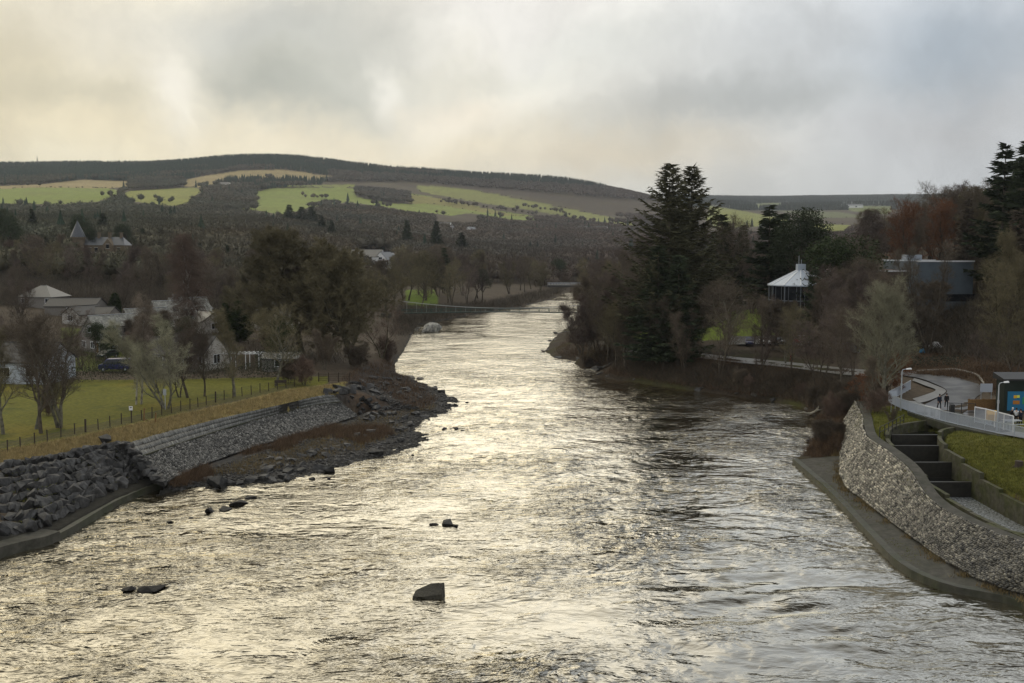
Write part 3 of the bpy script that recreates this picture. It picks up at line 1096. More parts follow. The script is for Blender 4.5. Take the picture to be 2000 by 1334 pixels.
# very fine pale ash-like tree
reg('pale', 13, Tree(6, 13, bole=.16, n=(20, 9, 6), ang=(44, 38, 36), trop=(0, .2, .14, .1), wob=(.05, .08, .12, .2), crown='round', ratio=(.5, .46, .45), twigs=3, twl=.7, tww=.024, spread=1.05).meshes('pale'), m_barkgrey, m_twgrey)
reg('lichen', 12, Tree(8, 12, bole=.12, n=(10, 6, 5), ang=(38, 40, 36), trunks=3, trop=(0, .2, .14, .1), crown='up', ratio=(.45, .5, .45), twigs=3, twl=.7, tww=.026).meshes('lichen'), m_barkgrey, m_twgrey)
# birches
reg('birch', 20, Tree(9, 20, bole=.22, n=(22, 7, 5), ang=(38, 40, 45), trop=(0, .05, -.10, -.25), wob=(.03, .1, .15, .2), crown='up', ratio=(.24, .5, .55), twigs=3, twl=1.5, tww=.02, weep=.8, r0=.24).meshes('birch'), m_birch, m_twred)
m_birch2c = (0.16, 0.13, 0.10)
reg('birch2', 12, Tree(10, 12, bole=.3, n=(14, 6, 4), ang=(36, 40, 45), trop=(0, .05, -.05, -.2), wob=(.05, .1, .15, .2), crown='up', ratio=(.22, .5, .55), twigs=2, twl=.9, tww=.014, weep=.6, r0=.13, lean=(.08, 0)).meshes('birch2'), m_birch, m_birch2c)
# great gnarled oaks
reg('oak', 20, Tree(12, 20, bole=.10, n=(13, 8, 7), ang=(68, 52, 50), wob=(.12, .24, .3, .35), trop=(0, .05, .08, .05), crown='oak', ratio=(.60, .5, .46), twigs=9, twl=.8, tww=.055, r0=.62, sub=3).meshes('oak'), m_oakbark, m_twgreen)
reg('oak2', 18, Tree(13, 18, bole=.14, n=(12, 8, 6), ang=(64, 50, 50), wob=(.12, .22, .3, .35), trop=(0, .06, .08, .05), crown='oak', ratio=(.52, .5, .46), twigs=9, twl=.8, tww=.055, r0=.5, sub=3).meshes('oak2'), m_oakbark, m_twgreen)
# beech holding rust leaves
reg('beech', 18, Tree(14, 18, bole=.2, n=(16, 8, 6), ang=(50, 46, 45), crown='round', ratio=(.5, .5, .48), twigs=5, twl=.9, tww=.02, leaf=1.1, leafsize=.17).meshes('beech'), m_bark, m_twrust)
reg('beechlow', 5, Tree(15, 5, bole=.1, n=(10, 6, 4), ang=(60, 46, 45), crown='round', ratio=(.7, .5, .48), twigs=6, twl=.4, tww=.02, leaf=1.2, leafsize=.14, r0=.08).meshes('beechlow'), m_bark, m_twrust)
# thickets
reg('shrub', 4, Tree(16, 4, bole=.05, n=(9, 6, 4), ang=(42, 40, 40), trunks=5, crown='up', ratio=(.6, .5, .5), twigs=4, twl=.5, tww=.016, r0=.05).meshes('shrub'), m_bark, m_twbrown)
reg('shrub2', 4, Tree(17, 4, bole=.05, n=(8, 6, 4), ang=(60, 50, 40), trunks=4, crown='round', ratio=(.75, .5, .5), twigs=4, twl=.5, tww=.016, r0=.06).meshes('shrub2'), m_bark, m_twred)
reg('sapling', 7, Tree(18, 7, bole=.15, n=(10, 5, 3), ang=(34, 38, 40), trunks=4, trop=(0, .2, .1, .1), crown='up', ratio=(.3, .5, .5), twigs=4, twl=.6, tww=.015, r0=.06).meshes('sapling'), m_barkgrey, m_twbrown)
# conifers
reg('fir', 30, conifer_mesh(21, 30, base=.1, width=.30, droop=-.12, per=8, whorls=64, sprays=26, irregular=.36, gap=.08, upcurve=.85, profile=.74, spray=(.5, .12)), m_bark, m_firbrown)
reg('fir2', 29, conifer_mesh(22, 29, base=.1, width=.26, droop=-.1, per=8, whorls=64, sprays=26, irregular=.38, gap=.10, upcurve=.9, profile=.72, spray=(.5, .12)), m_bark, m_firbrown)
reg('spruce', 20, conifer_mesh(23, 20, base=.08, width=.24, droop=-.3, per=9, whorls=34, sprays=22, irregular=.25, spray=(.7, .28)), m_bark, m_fir)
reg('spruce2', 20, conifer_mesh(24, 20, base=.1, width=.2, droop=-.2, per=8, whorls=26, sprays=20, irregular=.4, gap=.1, spray=(.75, .3), profile=.8), m_bark, m_fir)
reg('cypress', 12, conifer_mesh(25, 12, base=.03, width=.2, droop=.8, per=10, whorls=26, sprays=16, irregular=.2, spray=(1.0, .5), profile=.5), m_bark, m_fir)
reg('pine', 16, leafy_mesh(26, 16, 5.0, z0=.35, n=9000, leaf=.42, lumps=20), m_bark, m_fir)
reg('holly', 9, leafy_mesh(27, 9, 4.2, z0=.02, n=9000, leaf=.3, lumps=18), m_bark, m_ever)
reg('laurel', 3, leafy_mesh(28, 3, 2.2, z0=-.1, n=5000, leaf=.16, lumps=14), m_bark, m_ever)


def tree(key, loc, h, label, cat='tree', name='bare_tree', rz=None, mats=None, group=None, wide=1.0, tilt=0.0):
    H, tm, cm, mb, mt = T[key]
    t = thing(name, label, cat, loc, random.uniform(0, 6.28) if rz is None else rz, group)
    if tilt:
        t.rotation_euler[1] = tilt
    s = h / H
    t.scale = (s * wide, s * wide, s)
    a = bpy.data.objects.new('trunk', tm)
    c = bpy.data.objects.new('crown', cm)
    for o in (a, c):
        COL.objects.link(o)
        o.parent = t
    for o, m, d in zip((a, c), mats or (None, None), (mb, mt)):
        m = m or d
        if isinstance(m, tuple):
            o.color = (*m, 1)
    return t


def tree_at(key, px, pyb, pyt, label, Yv=None, **kw):
    """stand a tree with its foot at the ground point seen at (px,pyb), tall enough to reach the row pyt"""
    if Yv is None:
        p = hit(px, pyb)
        if p is None or p.z < 0.3:
            p = gp(px, pyb, 3.0)
    else:
        p = Vector(((px - 1000) / F * Yv, Yv, 0))
        p = Vector((p.x, p.y, gz(p.x, p.y)))
    ztop = dp(px, pyt, p.y).z
    return tree(key, p, max(1.5, ztop - p.z), label, **kw)
# ------------------------------------------------------------------ named trees of the left bank lawn
GL = 'bare trees standing on the lawn'
tree_at('upright1', 6, 848, 640, 'bare grey tree at the very edge of the lawn, half cut off by the frame', group=GL, mats=(m_barkgrey, m_twgreen))
tree_at('spread2', 70, 838, 605, 'bare tree with pale straight trunk, behind the darker tree on the lawn', group=GL, mats=(m_barkgrey, m_twbrown))
tree_at('spread1', 80, 846, 622, 'dark multi-limbed bare tree growing in front of a pale trunk on the lawn', group=GL, mats=(m_bark, m_twbrown), wide=1.1)
tree_at('upright2', 117, 835, 600, 'bare tree with long low boughs reaching right across the lawn', group=GL, mats=(m_barkgrey, m_twbrown), wide=1.15)
tree_at('shrub2', 92, 812, 768, 'reddish twiggy shrub at the foot of the lawn trees', cat='shrub', name='shrub')
p = hit(270, 790)
tree('birch2', p + Vector((-.25, 0, 0)), 13.5, 'slender leaning birch, left stem of the pair on the lawn', name='birch_tree', group=GL, rz=3.0, tilt=-.10)
tree('birch2', p + Vector((.3, .2, 0)), 14.5, 'slender birch with mottled trunk, right stem of the pair on the lawn', name='birch_tree', group=GL, rz=.6, tilt=.06)
tree_at('lichen', 324, 797, 612, 'pale grey many-stemmed tree on the lawn, the lightest of all', group=GL, wide=1.15, name='pale_tree')
tree_at('spread3', 351, 776, 640, 'bare tree behind the pale many-stemmed tree, thin dark trunk', group=GL)
tree_at('spread2', 367, 777, 600, 'bare tree with stout dark trunk near the middle of the lawn', group=GL)
tree_at('spread1', 399, 774, 640, 'small thin-trunked bare tree between stout trunk and fence', group=GL)
tree_at('upright1', 458, 774, 600, 'light brown upright tree beside the lawn fence, before the pergola', group=GL, mats=(m_barkgrey, m_twgreen))
tree_at('spread2', 538, 754, 590, 'bare tree rising behind the bench at the end of the lawn', group=GL, mats=(m_barkgrey, m_twgreen), wide=1.15)
tree_at('shrub2', 595, 752, 690, 'reddish leafless bush beside the gate', cat='shrub', name='shrub')
tree_at('shrub', 565, 748, 700, 'brown leafless bush at the fence end near the bench', cat='shrub', name='shrub')
tree_at('sapling', 634, 722, 640, 'pale slim sapling behind the wooden gate', name='sapling')
tree_at('birch', 372, 668, 452, 'tall weeping birch with white trunk and red-brown twigs above the roofs', name='birch_tree', wide=1.45)
# the great oaks on the point
GO = 'great oaks on the point'
tree('oak', hit(690, 712), 22.5, 'huge gnarled oak leaning over the river at the point', name='oak_tree', group=GO, rz=.4, wide=1.12)
tree('oak2', hit(590, 690), 24, 'broad rust-tinted oak behind the point, left of the huge one', name='oak_tree', group=GO, rz=2.2, wide=1.1, mats=(None, m_twgreen))
tree_at('oak', 640, 700, 488, 'broad olive oak filling the middle of the clump at the point', name='oak_tree', group=GO, rz=3.4, wide=1.25)
tree_at('oak2', 640, 690, 520, 'smaller dark oak filling the gap between the two broad oaks', name='oak_tree', group=GO, mats=(None, m_twbrown))
tree_at('spread3', 745, 700, 590, 'low twiggy tree overhanging the water at the point', name='bare_tree', wide=1.3, mats=(m_oakbark, m_twred))
tree_at('shrub2', 760, 708, 655, 'red-brown bush dipping its twigs in the river at the point', cat='shrub', name='shrub')
tree_at('shrub', 700, 722, 668, 'tangled brown bush under the huge oak', cat='shrub', name='shrub')
tree_at('oak2', 520, 660, 500, 'mossy spreading tree behind the lawn hedge, left of the oaks', name='bare_tree')
# evergreens among the houses
GE = 'dark evergreens between the houses'
tree_at('cypress', 441, 665, 592, 'rounded green cypress between the dormer house and bungalow', name='cypress_tree', group=GE, mats=(None, m_ever))
tree_at('cypress', 470, 668, 588, 'taller green cypress right of its rounded neighbour', name='cypress_tree', group=GE, mats=(None, m_ever), wide=1.5)
tree_at('holly', 218, 690, 635, 'dark evergreen tree beside the gable house', name='evergreen_tree', group=GE)
tree_at('cypress', 226, 620, 572, 'green conifer behind the long dark roof', name='conifer_tree', group=GE, mats=(None, m_ever), wide=1.5)
tree_at('laurel', 250, 720, 690, 'clipped green bush beside the blue van', cat='bush', name='bush')
# conifers standing out of the left wood
GC = 'conifers standing out of the wood beyond the houses'
for px, Yv, pt, k, w, lb in [
    (8, 420, 405, 'pine', 1, 'tall dark pine at the left edge of the wood'),
    (26, 430, 420, 'pine', 1, 'dark pine just right of the edge pine'),
    (69, 600, 408, 'spruce', 1.2, 'pointed dark spruce alone in the wood, left of the turret'),
    (160, 480, 418, 'pine', 1.1, 'tall craggy pine directly behind the turret'),
    (184, 470, 445, 'pine', .8, 'short pine right of the turret roof'),
    (206, 640, 416, 'spruce', 1.7, 'broad dark conifer above and right of the mansion'),
    (247, 500, 436, 'pine', 1.1, 'tall dark pine over the right end of the mansion'),
    (282, 560, 446, 'spruce', 1.6, 'bushy conifer right of the mansion pine'),
    (124, 440, 470, 'spruce', 1.1, 'narrow dark spruce below and left of the turret'),
    (393, 500, 475, 'spruce', 1.5, 'dark conifer just right of the white birch top'),
    (432, 480, 485, 'spruce', 1, 'thin conifer, left of a close pair, behind the oaks'),
    (446, 480, 478, 'spruce', 1, 'thin conifer, right of a close pair, behind the oaks'),
    (498, 460, 474, 'spruce', 1.3, 'conifer just beyond the crown of the broad oak'),
    (145, 410, 487, 'holly', 1, 'rounded olive evergreen below the mansion')]:
    tree_at(k, px, 0, pt, lb, Yv=Yv, name='conifer_tree' if k != 'pine' else 'pine_tree', group=GC, wide=w)
for i, (px, Yv, pt, k, w, lb) in enumerate([
    (568, 1150, 400, 'spruce', 2.0, 'big dark conifer at the lower edge of the green field'),
    (592, 1120, 404, 'spruce', 2.0, 'dark conifer right beside the big one under the field'),
    (612, 1130, 403, 'spruce', 2.0, 'dark conifer, third from the big one under the field'),
    (630, 900, 420, 'spruce', 1.6, 'smaller conifer below the dark field-edge trio'),
    (650, 800, 430, 'spruce', 1.4, 'small dark conifer above the white house'),
    (764, 640, 492, 'cypress', 1.3, 'dark cypress between the white houses'),
    (796, 820, 430, 'spruce', 1.2, 'lone spruce in the brown wood above the river'),
    (853, 800, 432, 'spruce', 1.2, 'lone spruce below the far white houses'),
    (902, 800, 455, 'spruce', 1.8, 'broad dark spruce among brown trees above the bend'),
    (868, 440, 485, 'spruce2', 1.1, 'dark pointed conifer at the left end of the footbridge wood'),
    (942, 420, 525, 'pine', 1.1, 'black pine leaning out over the river bank wood'),
    (1090, 620, 505, 'pine', 1.3, 'green-black pine above the road bridge')]):
    tree_at(k, px, 0, pt, lb, Yv=Yv, name='conifer_tree', group='conifers on the far side of the valley', wide=w)

# ------------------------------------------------------------------ named trees of the right bank
GF = 'pair of giant firs'
tree_at('fir', 1305, 0, 321, 'giant fir, the taller and wider of the twin firs', Yv=188, name='fir_tree', group=GF, rz=1.0, wide=1.1)
tree_at('fir2', 1348, 0, 326, 'giant fir, right one of the twin firs', Yv=194, name='fir_tree', group=GF, rz=2.0, wide=1.15)
tree_at('spruce', 1285, 0, 480, 'dense dark conifer at the foot of the twin firs', Yv=183, name='conifer_tree', wide=1.25)
tree_at('spruce', 1325, 0, 500, 'dense black-green conifer between the firs and the path', Yv=180, name='conifer_tree', wide=1.3)
GS = 'dark evergreens behind the firs'
for px, Yv, pt, k, w, lb in [
    (1408, 250, 420, 'spruce', 1.5, 'bushy dark conifer right of the twin firs'),
    (1449, 265, 440, 'spruce', 1.1, 'small pointed conifer beside the bare round tree'),
    (1500, 230, 402, 'spruce2', 1.3, 'black spruce with a pointed top, left of three dark evergreens'),
    (1526, 240, 418, 'spruce', 1.5, 'middle of three dark evergreens over the conical roof'),
    (1564, 225, 406, 'pine', 1.15, 'broad cedar-like tree, right of three dark evergreens'),
    (1600, 235, 500, 'holly', 1, 'dark evergreen right of the conical roof'),
    (1638, 205, 459, 'holly', 1.45, 'rounded green-black evergreen left of the rust beech'),
    (1590, 180, 520, 'spruce2', .9, 'flat dark pine bough tree before the conical roof')]:
    tree_at(k, px, 0, pt, lb, Yv=Yv, name='evergreen_tree', group=GS, wide=w)
tree_at('spread1', 1430, 0, 417, 'bare round-headed tree seen against the far field', Yv=245)
tree_at('birch', 1690, 0, 405, 'purple-grey weeping birch left of the rust beech', Yv=300, name='birch_tree', mats=(m_bark, m_twpurple), wide=1.9)
GB_ = 'beeches holding rust leaves'
tree_at('beech', 1768, 0, 386, 'rust-leaved beech, left one of the two', Yv=236, name='beech_tree', group=GB_, wide=1.1)
tree_at('beech', 1838, 0, 384, 'rust-leaved beech, right one below the bare skyline trees', Yv=240, name='beech_tree', group=GB_, wide=1.1)
tree_at('spread2', 1818, 0, 352, 'bare tree with an open fan crown on the skyline, left one', Yv=265)
tree_at('spread1', 1858, 0, 358, 'bare tree with an open crown on the skyline, right one', Yv=262)
tree_at('spruce2', 1952, 0, 282, 'pointed black spruce on the skyline of the right hill', Yv=200, name='spruce_tree', wide=1.1)
tree_at('spruce2', 1992, 0, 272, 'tallest black spruce at the right edge of the frame', Yv=190, name='spruce_tree', wide=1.0)
tree_at('oak2', 1598, 0, 540, 'dark bare tree covering the right side of the conical roof', Yv=190, mats=(m_bark, m_twbrown))
tree_at('oak2', 1556, 0, 586, 'bare tree in front of the round glazed foyer', Yv=184, mats=(m_bark, m_twbrown), wide=1.2)
tree_at('oak2', 1512, 0, 590, 'low dense bare tree just left of the glazed foyer', Yv=188, mats=(m_bark, m_twbrown))
tree_at('oak2', 1782, 0, 548, 'dense bare tree before the left part of the theatre block', Yv=176, mats=(m_bark, m_twbrown))
tree_at('upright2', 1500, 0, 575, 'bare upright tree left of the round glazed foyer', Yv=190)
tree_at('pale', 1722, 792, 537, 'fine pale grey tree with a perfect fan of twigs above the stone slope', name='pale_tree', wide=1.15, rz=1.0)
tree_at('upright2', 1812, 690, 470, 'tall dark forked tree before the grey theatre wall', name='bare_tree', mats=(m_bark, m_bark), wide=.9)
tree_at('beechlow', 1690, 790, 722, 'low rust-leaved sapling under the pale fan tree', name='beech_sapling', wide=1.5)
tree_at('beechlow', 1738, 770, 690, 'second low rust-leaved sapling right of the pale tree trunk', name='beech_sapling', wide=1.3)
tree_at('upright1', 1700, 808, 690, 'crooked grey tree at the head of the stone slope', name='bare_tree', mats=(m_barkgrey, m_twbrown))
tree_at('spread3', 1930, 0, 640, 'low bare tree at the road bend', Yv=140, wide=1.2)
tree_at('spread3', 1985, 0, 600, 'mossy bare tree overhanging the blue kiosk', Yv=135, wide=1.2, mats=(m_bark, m_twgreen))
tree_at('sapling', 1742, 830, 795, 'small leafless bush on the grass by the ladder rail', name='shrub', cat='shrub')

# trees that fill both banks: real individuals, grown on the ground they stand on
placed = []


def free(x, y, r):
    for a, c_, q in placed:
        if (a - x) ** 2 + (c_ - y) ** 2 < (r + q) ** 2 * .25:
            return False
    placed.append((x, y, r))
    return True


def fill(n, pxr, Yr, hr, kinds, label, group, seed, mats=None, sp=6, cond=None, name='bare_tree', cat='tree', wide=(.9, 1.2)):
    rr = random.Random(seed)
    k = tries = 0
    while k < n and tries < n * 40:
        tries += 1
        Yv = math.exp(rr.uniform(math.log(Yr[0]), math.log(Yr[1])))
        px = rr.uniform(*pxr)
        x = (px - 1000) / F * Yv
        z = gz(x, Yv)
        if z < .7 or (cond and not cond(x, Yv, z, px)) or not free(x, Yv, sp):
            continue
        ms = rr.choice(mats) if mats else None
        tree(rr.choice(kinds), (x, Yv, z), rr.uniform(*hr), label, cat=cat, name=name, group=group, mats=ms, wide=rr.uniform(*wide), rz=rr.uniform(0, 6.28))
        k += 1


MS = [(m_bark, m_twbrown), (m_bark, m_twpurple), (m_bark, m_twgreen), (m_barkgrey, m_twbrown), (m_bark, m_twbrown), (m_bark, m_twpurple)]
MG = [(m_bark, m_twgreen), (m_oakbark, m_twgreen), (m_bark, m_twbrown)]
KD = ['spread1', 'spread2', 'spread3', 'upright1', 'upright2']


def lpix(x, y, z, px):
    return x < 2


# right bank belt from the small point to the theatre
fill(20, (1105, 1230), (150, 215), (9, 16), ['sapling', 'upright2', 'upright1', 'spread3'], 'bare waterside tree on the small rocky point by the footbridge', 'trees on the small rocky point', 3, MS, 3.2, lambda x, y, z, px: z > 1.0)
fill(12, (1200, 1420), (150, 182), (11, 16), KD, 'tall bare tree before the feet of the twin firs', 'bare trees before the firs', 44, MS, 4.5, lambda x, y, z, px: 1.2 < z < 6)
fill(27, (1200, 1680), (140, 176), (8, 12.5), KD + ['upright2'], 'bare riverside tree in the dark belt between river and path', 'bare trees of the right bank belt', 4, MS, 4.5,
     lambda x, y, z, px: 1.2 < z < 5.0)
fill(30, (1150, 1300), (205, 330), (15, 21), KD, 'bare tree massed behind the point, left of the twin firs', 'bare trees left of the firs', 5, MS, 6, lambda x, y, z, px: x > 20)
fill(26, (1370, 1720), (225, 300), (9, 15), KD, 'bare tree massed behind the belt, right of the twin firs', 'bare trees right of the firs', 6, MS, 6,
     lambda x, y, z, px: not (1495 < px < 1600 and y < 240) and not (1400 < px < 1560 and y < 232))
fill(16, (1600, 1800), (150, 200), (12, 18), KD, 'bare dark tree between the path and the grey theatre', 'bare trees before the theatre', 7, MS, 5, lambda x, y, z, px: y > 160 and px < 1735)
fill(38, (1850, 2080), (150, 270), (11, 18), KD + ['oak2', 'pine', 'spruce2'], 'dark tree crowding the wooded hillside right of the theatre', 'trees of the right hillside', 8, MG, 6,
     lambda x, y, z, px: z > 7.5 and ((y > 225 and px > 1870) or px > 1930))
fill(18, (1700, 1900), (235, 400), (14, 19), KD + ['holly'], 'bare tree on the slope behind the theatre', 'trees behind the theatre', 9, MS, 7, lambda x, y, z, px: px > 1780 or y > 300)
fill(20, (1250, 1700), (140, 170), (2, 4), ['shrub', 'shrub2', 'sapling'], 'leafless thicket bush on the steep right bank', 'thicket bushes on the right bank', 10, None, 2.5,
     lambda x, y, z, px: .8 < z < 4.9, name='shrub', cat='shrub')
fill(14, (1590, 1720), (114, 150), (1.6, 4), ['shrub', 'shrub2', 'sapling'], 'leafless bush crowding the bank above the stone slope', 'bushes at the head of the stone slope', 11, None, 2.2,
     lambda x, y, z, px: .8 < z < 5.3 and px < 1725, name='shrub', cat='shrub')
# left: gardens, houses and wood
fill(30, (-40, 520), (215, 300), (9, 14), KD, 'bare garden tree growing among the village houses', 'garden trees among the houses', 12, MS, 8,
     lambda x, y, z, px: not (120 < px < 440 and y < 262) and not (40 < px < 220), name='garden_tree')
fill(16, (-40, 560), (160, 200), (5, 8), ['shrub', 'spread3', 'holly', 'shrub2'], 'garden bush or small tree behind the lawn hedge', 'garden bushes behind the hedge', 13, None, 4,
     lambda x, y, z, px: not (190 < px < 250) and not (420 < px < 510) and not (0 < px < 110), name='garden_tree')
fill(45, (-40, 560), (300, 430), (11, 17), KD + ['holly'], 'bare tree of the wood rising behind the village roofs', 'wood behind the village', 14, MS + [(m_bark, m_twred)], 8)
fill(22, (560, 860), (240, 430), (12, 17), KD + ['oak2'], 'bare tree on the left bank between the oaks and footbridge', 'left bank trees before the footbridge', 15, MG, 8, lambda x, y, z, px: x < -22 and z > 1.5 and not (790 < px < 870 and y < 400))
fill(42, (770, 1110), (345, 620), (14, 20), KD + ['pine'], 'bare tree lining the left bank beyond the footbridge', 'left bank trees beyond the footbridge', 16, MS + MG, 8, lambda x, y, z, px: z > 1.2 and x < 20)
fill(12, (1130, 1300), (340, 520), (14, 20), KD, 'bare tree lining the right bank beyond the footbridge', 'right bank trees beyond the footbridge', 17, MS, 9, lambda x, y, z, px: z > 1.5 and x > 40)

# ------------------------------------------------------------------ the far woods: masses nobody could count


ICO = None


def ico(sub_):
    bm = bmesh.new()
    bmesh.ops.create_icosphere(bm, subdivisions=sub_, radius=1.0)
    v = np.array([x.co[:] for x in bm.verts])
    t = np.array([[x.index for x in f.verts] for f in bm.faces])
    bm.free()
    return v, t


def lowtree_templates(sub_=2, n=80):
    """a soft twiggy dome: lumpy inner mass plus outward sprays and a trunk"""
    out = []
    for sd in range(6):
        rs = np.random.default_rng(300 + sd)
        v, t = ico(sub_)
        k = 1 + .30 * np.array([mnoise.noise(Vector(p) * 1.7 + Vector((sd * 9, 0, 0))) for p in v]) + rs.normal(0, .05, len(v))
        core = v * k[:, None] * np.array([.27, .27, .30]) + np.array([0, 0, .58])
        d = unit(rs.normal(0, 1, (n, 3)))
        d[:, 2] = np.abs(d[:, 2]) - .2
        c = d * rs.uniform(.75, 1.05, (n, 1)) * np.array([.33, .33, .37]) + np.array([0, 0, .58])
        a = unit(d + rs.normal(0, .35, (n, 3)) + np.array([0, 0, .25])) * .16
        w = unit(np.cross(a, rs.normal(0, 1, (n, 3)))) * .026
        tri = np.stack([c - w, c + w, c + a], 1).reshape(-1, 3)
        tk = np.array([[-.014, 0, 0], [.014, 0, 0], [0, 0, .6], [0, -.014, 0], [0, .014, 0], [0, 0, .6]])
        loose = np.concatenate([tri, tk])
        out.append((np.concatenate([core, loose]), np.concatenate([t, np.arange(len(loose)).reshape(-1, 3) + len(core)])))
    return out


def cone_templates():
    out = []
    for sd in range(6):
        rs = np.random.default_rng(400 + sd)
        tr = []
        for k in range(5):
            z = .10 + k * .17
            r_ = .17 * (1 - k * .17) * rs.uniform(.85, 1.15)
            a0 = rs.random() * 6
            for j in range(4):
                a1, a2 = a0 + j * 1.57, a0 + (j + 1) * 1.57
                tr.append([[math.cos(a1) * r_, math.sin(a1) * r_, z], [math.cos(a2) * r_ * 1.1, math.sin(a2) * r_, z - .02], [rs.normal(0, .01), rs.normal(0, .01), z + .28]])
        v = np.array(tr).reshape(-1, 3)
        out.append((v, np.arange(len(v)).reshape(-1, 3)))
    return out


LT, LTF, CT = lowtree_templates(), lowtree_templates(1, 40), cone_templates()


def far_wood(name, label, pts, hs, templ, m, wide=1.0, kind='stuff'):
    rs = np.random.default_rng(len(pts))
    V, Tt, Cc, off = [], [], [], 0
    ti = rs.integers(0, len(templ), len(pts))
    an = rs.uniform(0, 6.28, len(pts))
    for k, (v, t) in enumerate(templ):
        s = ti == k
        P = pts[s]
        if not len(P):
            continue
        h = hs[s]
        ca, sa = np.cos(an[s]), np.sin(an[s])
        xx = v[None, :, 0] * ca[:, None] - v[None, :, 1] * sa[:, None]
        yy = v[None, :, 0] * sa[:, None] + v[None, :, 1] * ca[:, None]
        w = rs.uniform(.85, 1.25, len(P))[:, None] * wide
        vv = np.stack([P[:, 0:1] + xx * h[:, None] * w, P[:, 1:2] + yy * h[:, None] * w, P[:, 2:3] + v[None, :, 2] * h[:, None]], -1)
        V.append(vv.reshape(-1, 3))
        Tt.append((t[None] + (np.arange(len(P)) * len(v))[:, None, None] + off).reshape(-1, 3))
        off += len(P) * len(v)
        kd = fbm(P[:, 0] / 90, P[:, 1] / 130, 3, 71)
        k2 = fbm(P[:, 0] / 45 + 9, P[:, 1] / 60, 2, 72)
        br = rs.uniform(.84, 1.18, len(P)) * (1 + .25 * k2)
        sd_ = np.clip((P[:, 0] / P[:, 1] + .22) * 2.5, -.5, 1)          # oakwood on the left, birch and larch to the right
        tint = np.stack([1 + .16 * np.clip(kd, -1, 1) + .06 * sd_, 1 + .02 * kd - .10 * sd_, 1 - .05 * kd + .06 * sd_], -1) * br[:, None]
        Cc.append(np.repeat(tint, len(v), 0))
    me = trimesh(name, np.concatenate(V), np.concatenate(Tt))
    setcol(me, np.concatenate(Cc))
    o = link(name, me, m, None, True)
    return tag(o, label, None, None, kind)


m_farwood = mat('far_bare_wood', (0.088, 0.079, 0.057), 0.95, attr='Col', spec=.1)
m_farcon = mat('far_conifer_plantation', (0.038, 0.055, 0.036), 0.95, attr='Col', spec=.1)


def scatter(Y0, Y1, sp, seed, u0=-.72, u1=.75):
    rs = np.random.default_rng(seed)
    area = (u1 - u0) * (Y1 ** 2 - Y0 ** 2) / 2
    n = int(area / sp ** 2)
    yy = np.sqrt(rs.uniform(Y0 ** 2, Y1 ** 2, n))
    xx = rs.uniform(u0, u1, n) * yy
    return xx, yy


def groundz(xx, yy):
    """bilinear height from the terrain arrays"""
    u = xx / yy
    i = np.clip(np.searchsorted(us, u) - 1, 0, NU - 2)
    j = np.clip(np.searchsorted(ys, yy) - 1, 0, NV - 2)
    fu = np.clip((u - us[i]) / (us[i + 1] - us[i]), 0, 1)
    fv = np.clip((yy - ys[j]) / (ys[j + 1] - ys[j]), 0, 1)
    return (Z[j, i] * (1 - fu) + Z[j, i + 1] * fu) * (1 - fv) + (Z[j + 1, i] * (1 - fu) + Z[j + 1, i + 1] * fu) * fv


FP = [f[0] for f in FIELDS]
CLUMP_CON = [[(385, 350), (450, 349), (490, 352), (488, 366), (440, 364), (392, 364)],
             [(500, 350), (530, 344), (625, 343), (630, 362), (560, 366), (500, 372), (490, 362)]]
CLUMP_MIX = [[(376, 394), (378, 380), (400, 372), (470, 372), (500, 380), (508, 391), (480, 394)], [(250, 372), (252, 352), (300, 344), (360, 346), (364, 362), (330, 366)],
             [(697, 382), (695, 362), (720, 345), (800, 350), (812, 372), (800, 396), (760, 394)],
             [(590, 388), (650, 384), (665, 392), (640, 398), (596, 396)]]


def classify(xx, yy, zz):
    px, py = proj(xx, yy, zz)
    f = np.zeros(len(xx), bool)
    for p_ in FP:
        f |= inpoly(px, py, p_)
    con = np.zeros(len(xx), bool)
    for p_ in CLUMP_CON:
        con |= inpoly(px, py, p_)
    mixc = np.zeros(len(xx), bool)
    for p_ in CLUMP_MIX:
        mixc |= inpoly(px, py, p_)
    return px, py, f, con, mixc


OPEN = [[(380, 585), (520, 583), (520, 600), (380, 600)], [(735, 515), (775, 514), (770, 530), (740, 528)], [(145, 480), (270, 480), (270, 530), (145, 530)],
        [(690, 496), (775, 496), (775, 530), (690, 530)], [(848, 425), (935, 425), (935, 450), (848, 450)], [(40, 495), (115, 495), (115, 525), (40, 525)]]
allp, allh = [], []
for (a_, b_2, sp, sd) in ((350, 1000, 8.0, 1), (1000, 1700, 9.5, 2), (1700, 2500, 11, 3)):
    xx, yy = scatter(a_, b_2, sp, sd)
    zz = groundz(xx, yy)
    px, py, f, con, mixc = classify(xx, yy, zz)
    keep = (zz > 1.5) & ~f & (yy < 2500)
    for p_ in OPEN:
        keep &= ~inpoly(px, py, p_)
    keep &= ~((yy < 560) & (px > 720) & (px < 1100)) & ((yy > 430) | (px < 600))
    keep &= ~((yy > 1500) & (px > 1330))
    # open moor above the fields is thin
    h = np.random.default_rng(sd).uniform(11, 17, len(xx))
    h = np.where(fbm(xx / 40, yy / 60, 3, 5) > .35, h * .7, h)
    pxt, pyt = proj(xx, yy, zz + h * .85)
    tf = np.zeros(len(xx), bool)
    for p_ in FP:
        tf |= inpoly(pxt, pyt, p_)
    for p_ in CLUMP_CON + CLUMP_MIX:
        tf &= ~inpoly(pxt, pyt, p_)
    keep &= ~(tf & (np.random.default_rng(sd + 50).random(len(xx)) < .985) & (yy > 1100))
    allp.append(np.stack([xx, yy, zz], -1)[keep])
    allh.append(h[keep])
ap, ah = np.concatenate(allp), np.concatenate(allh)
hz_ = ap[:, 1] > 1000
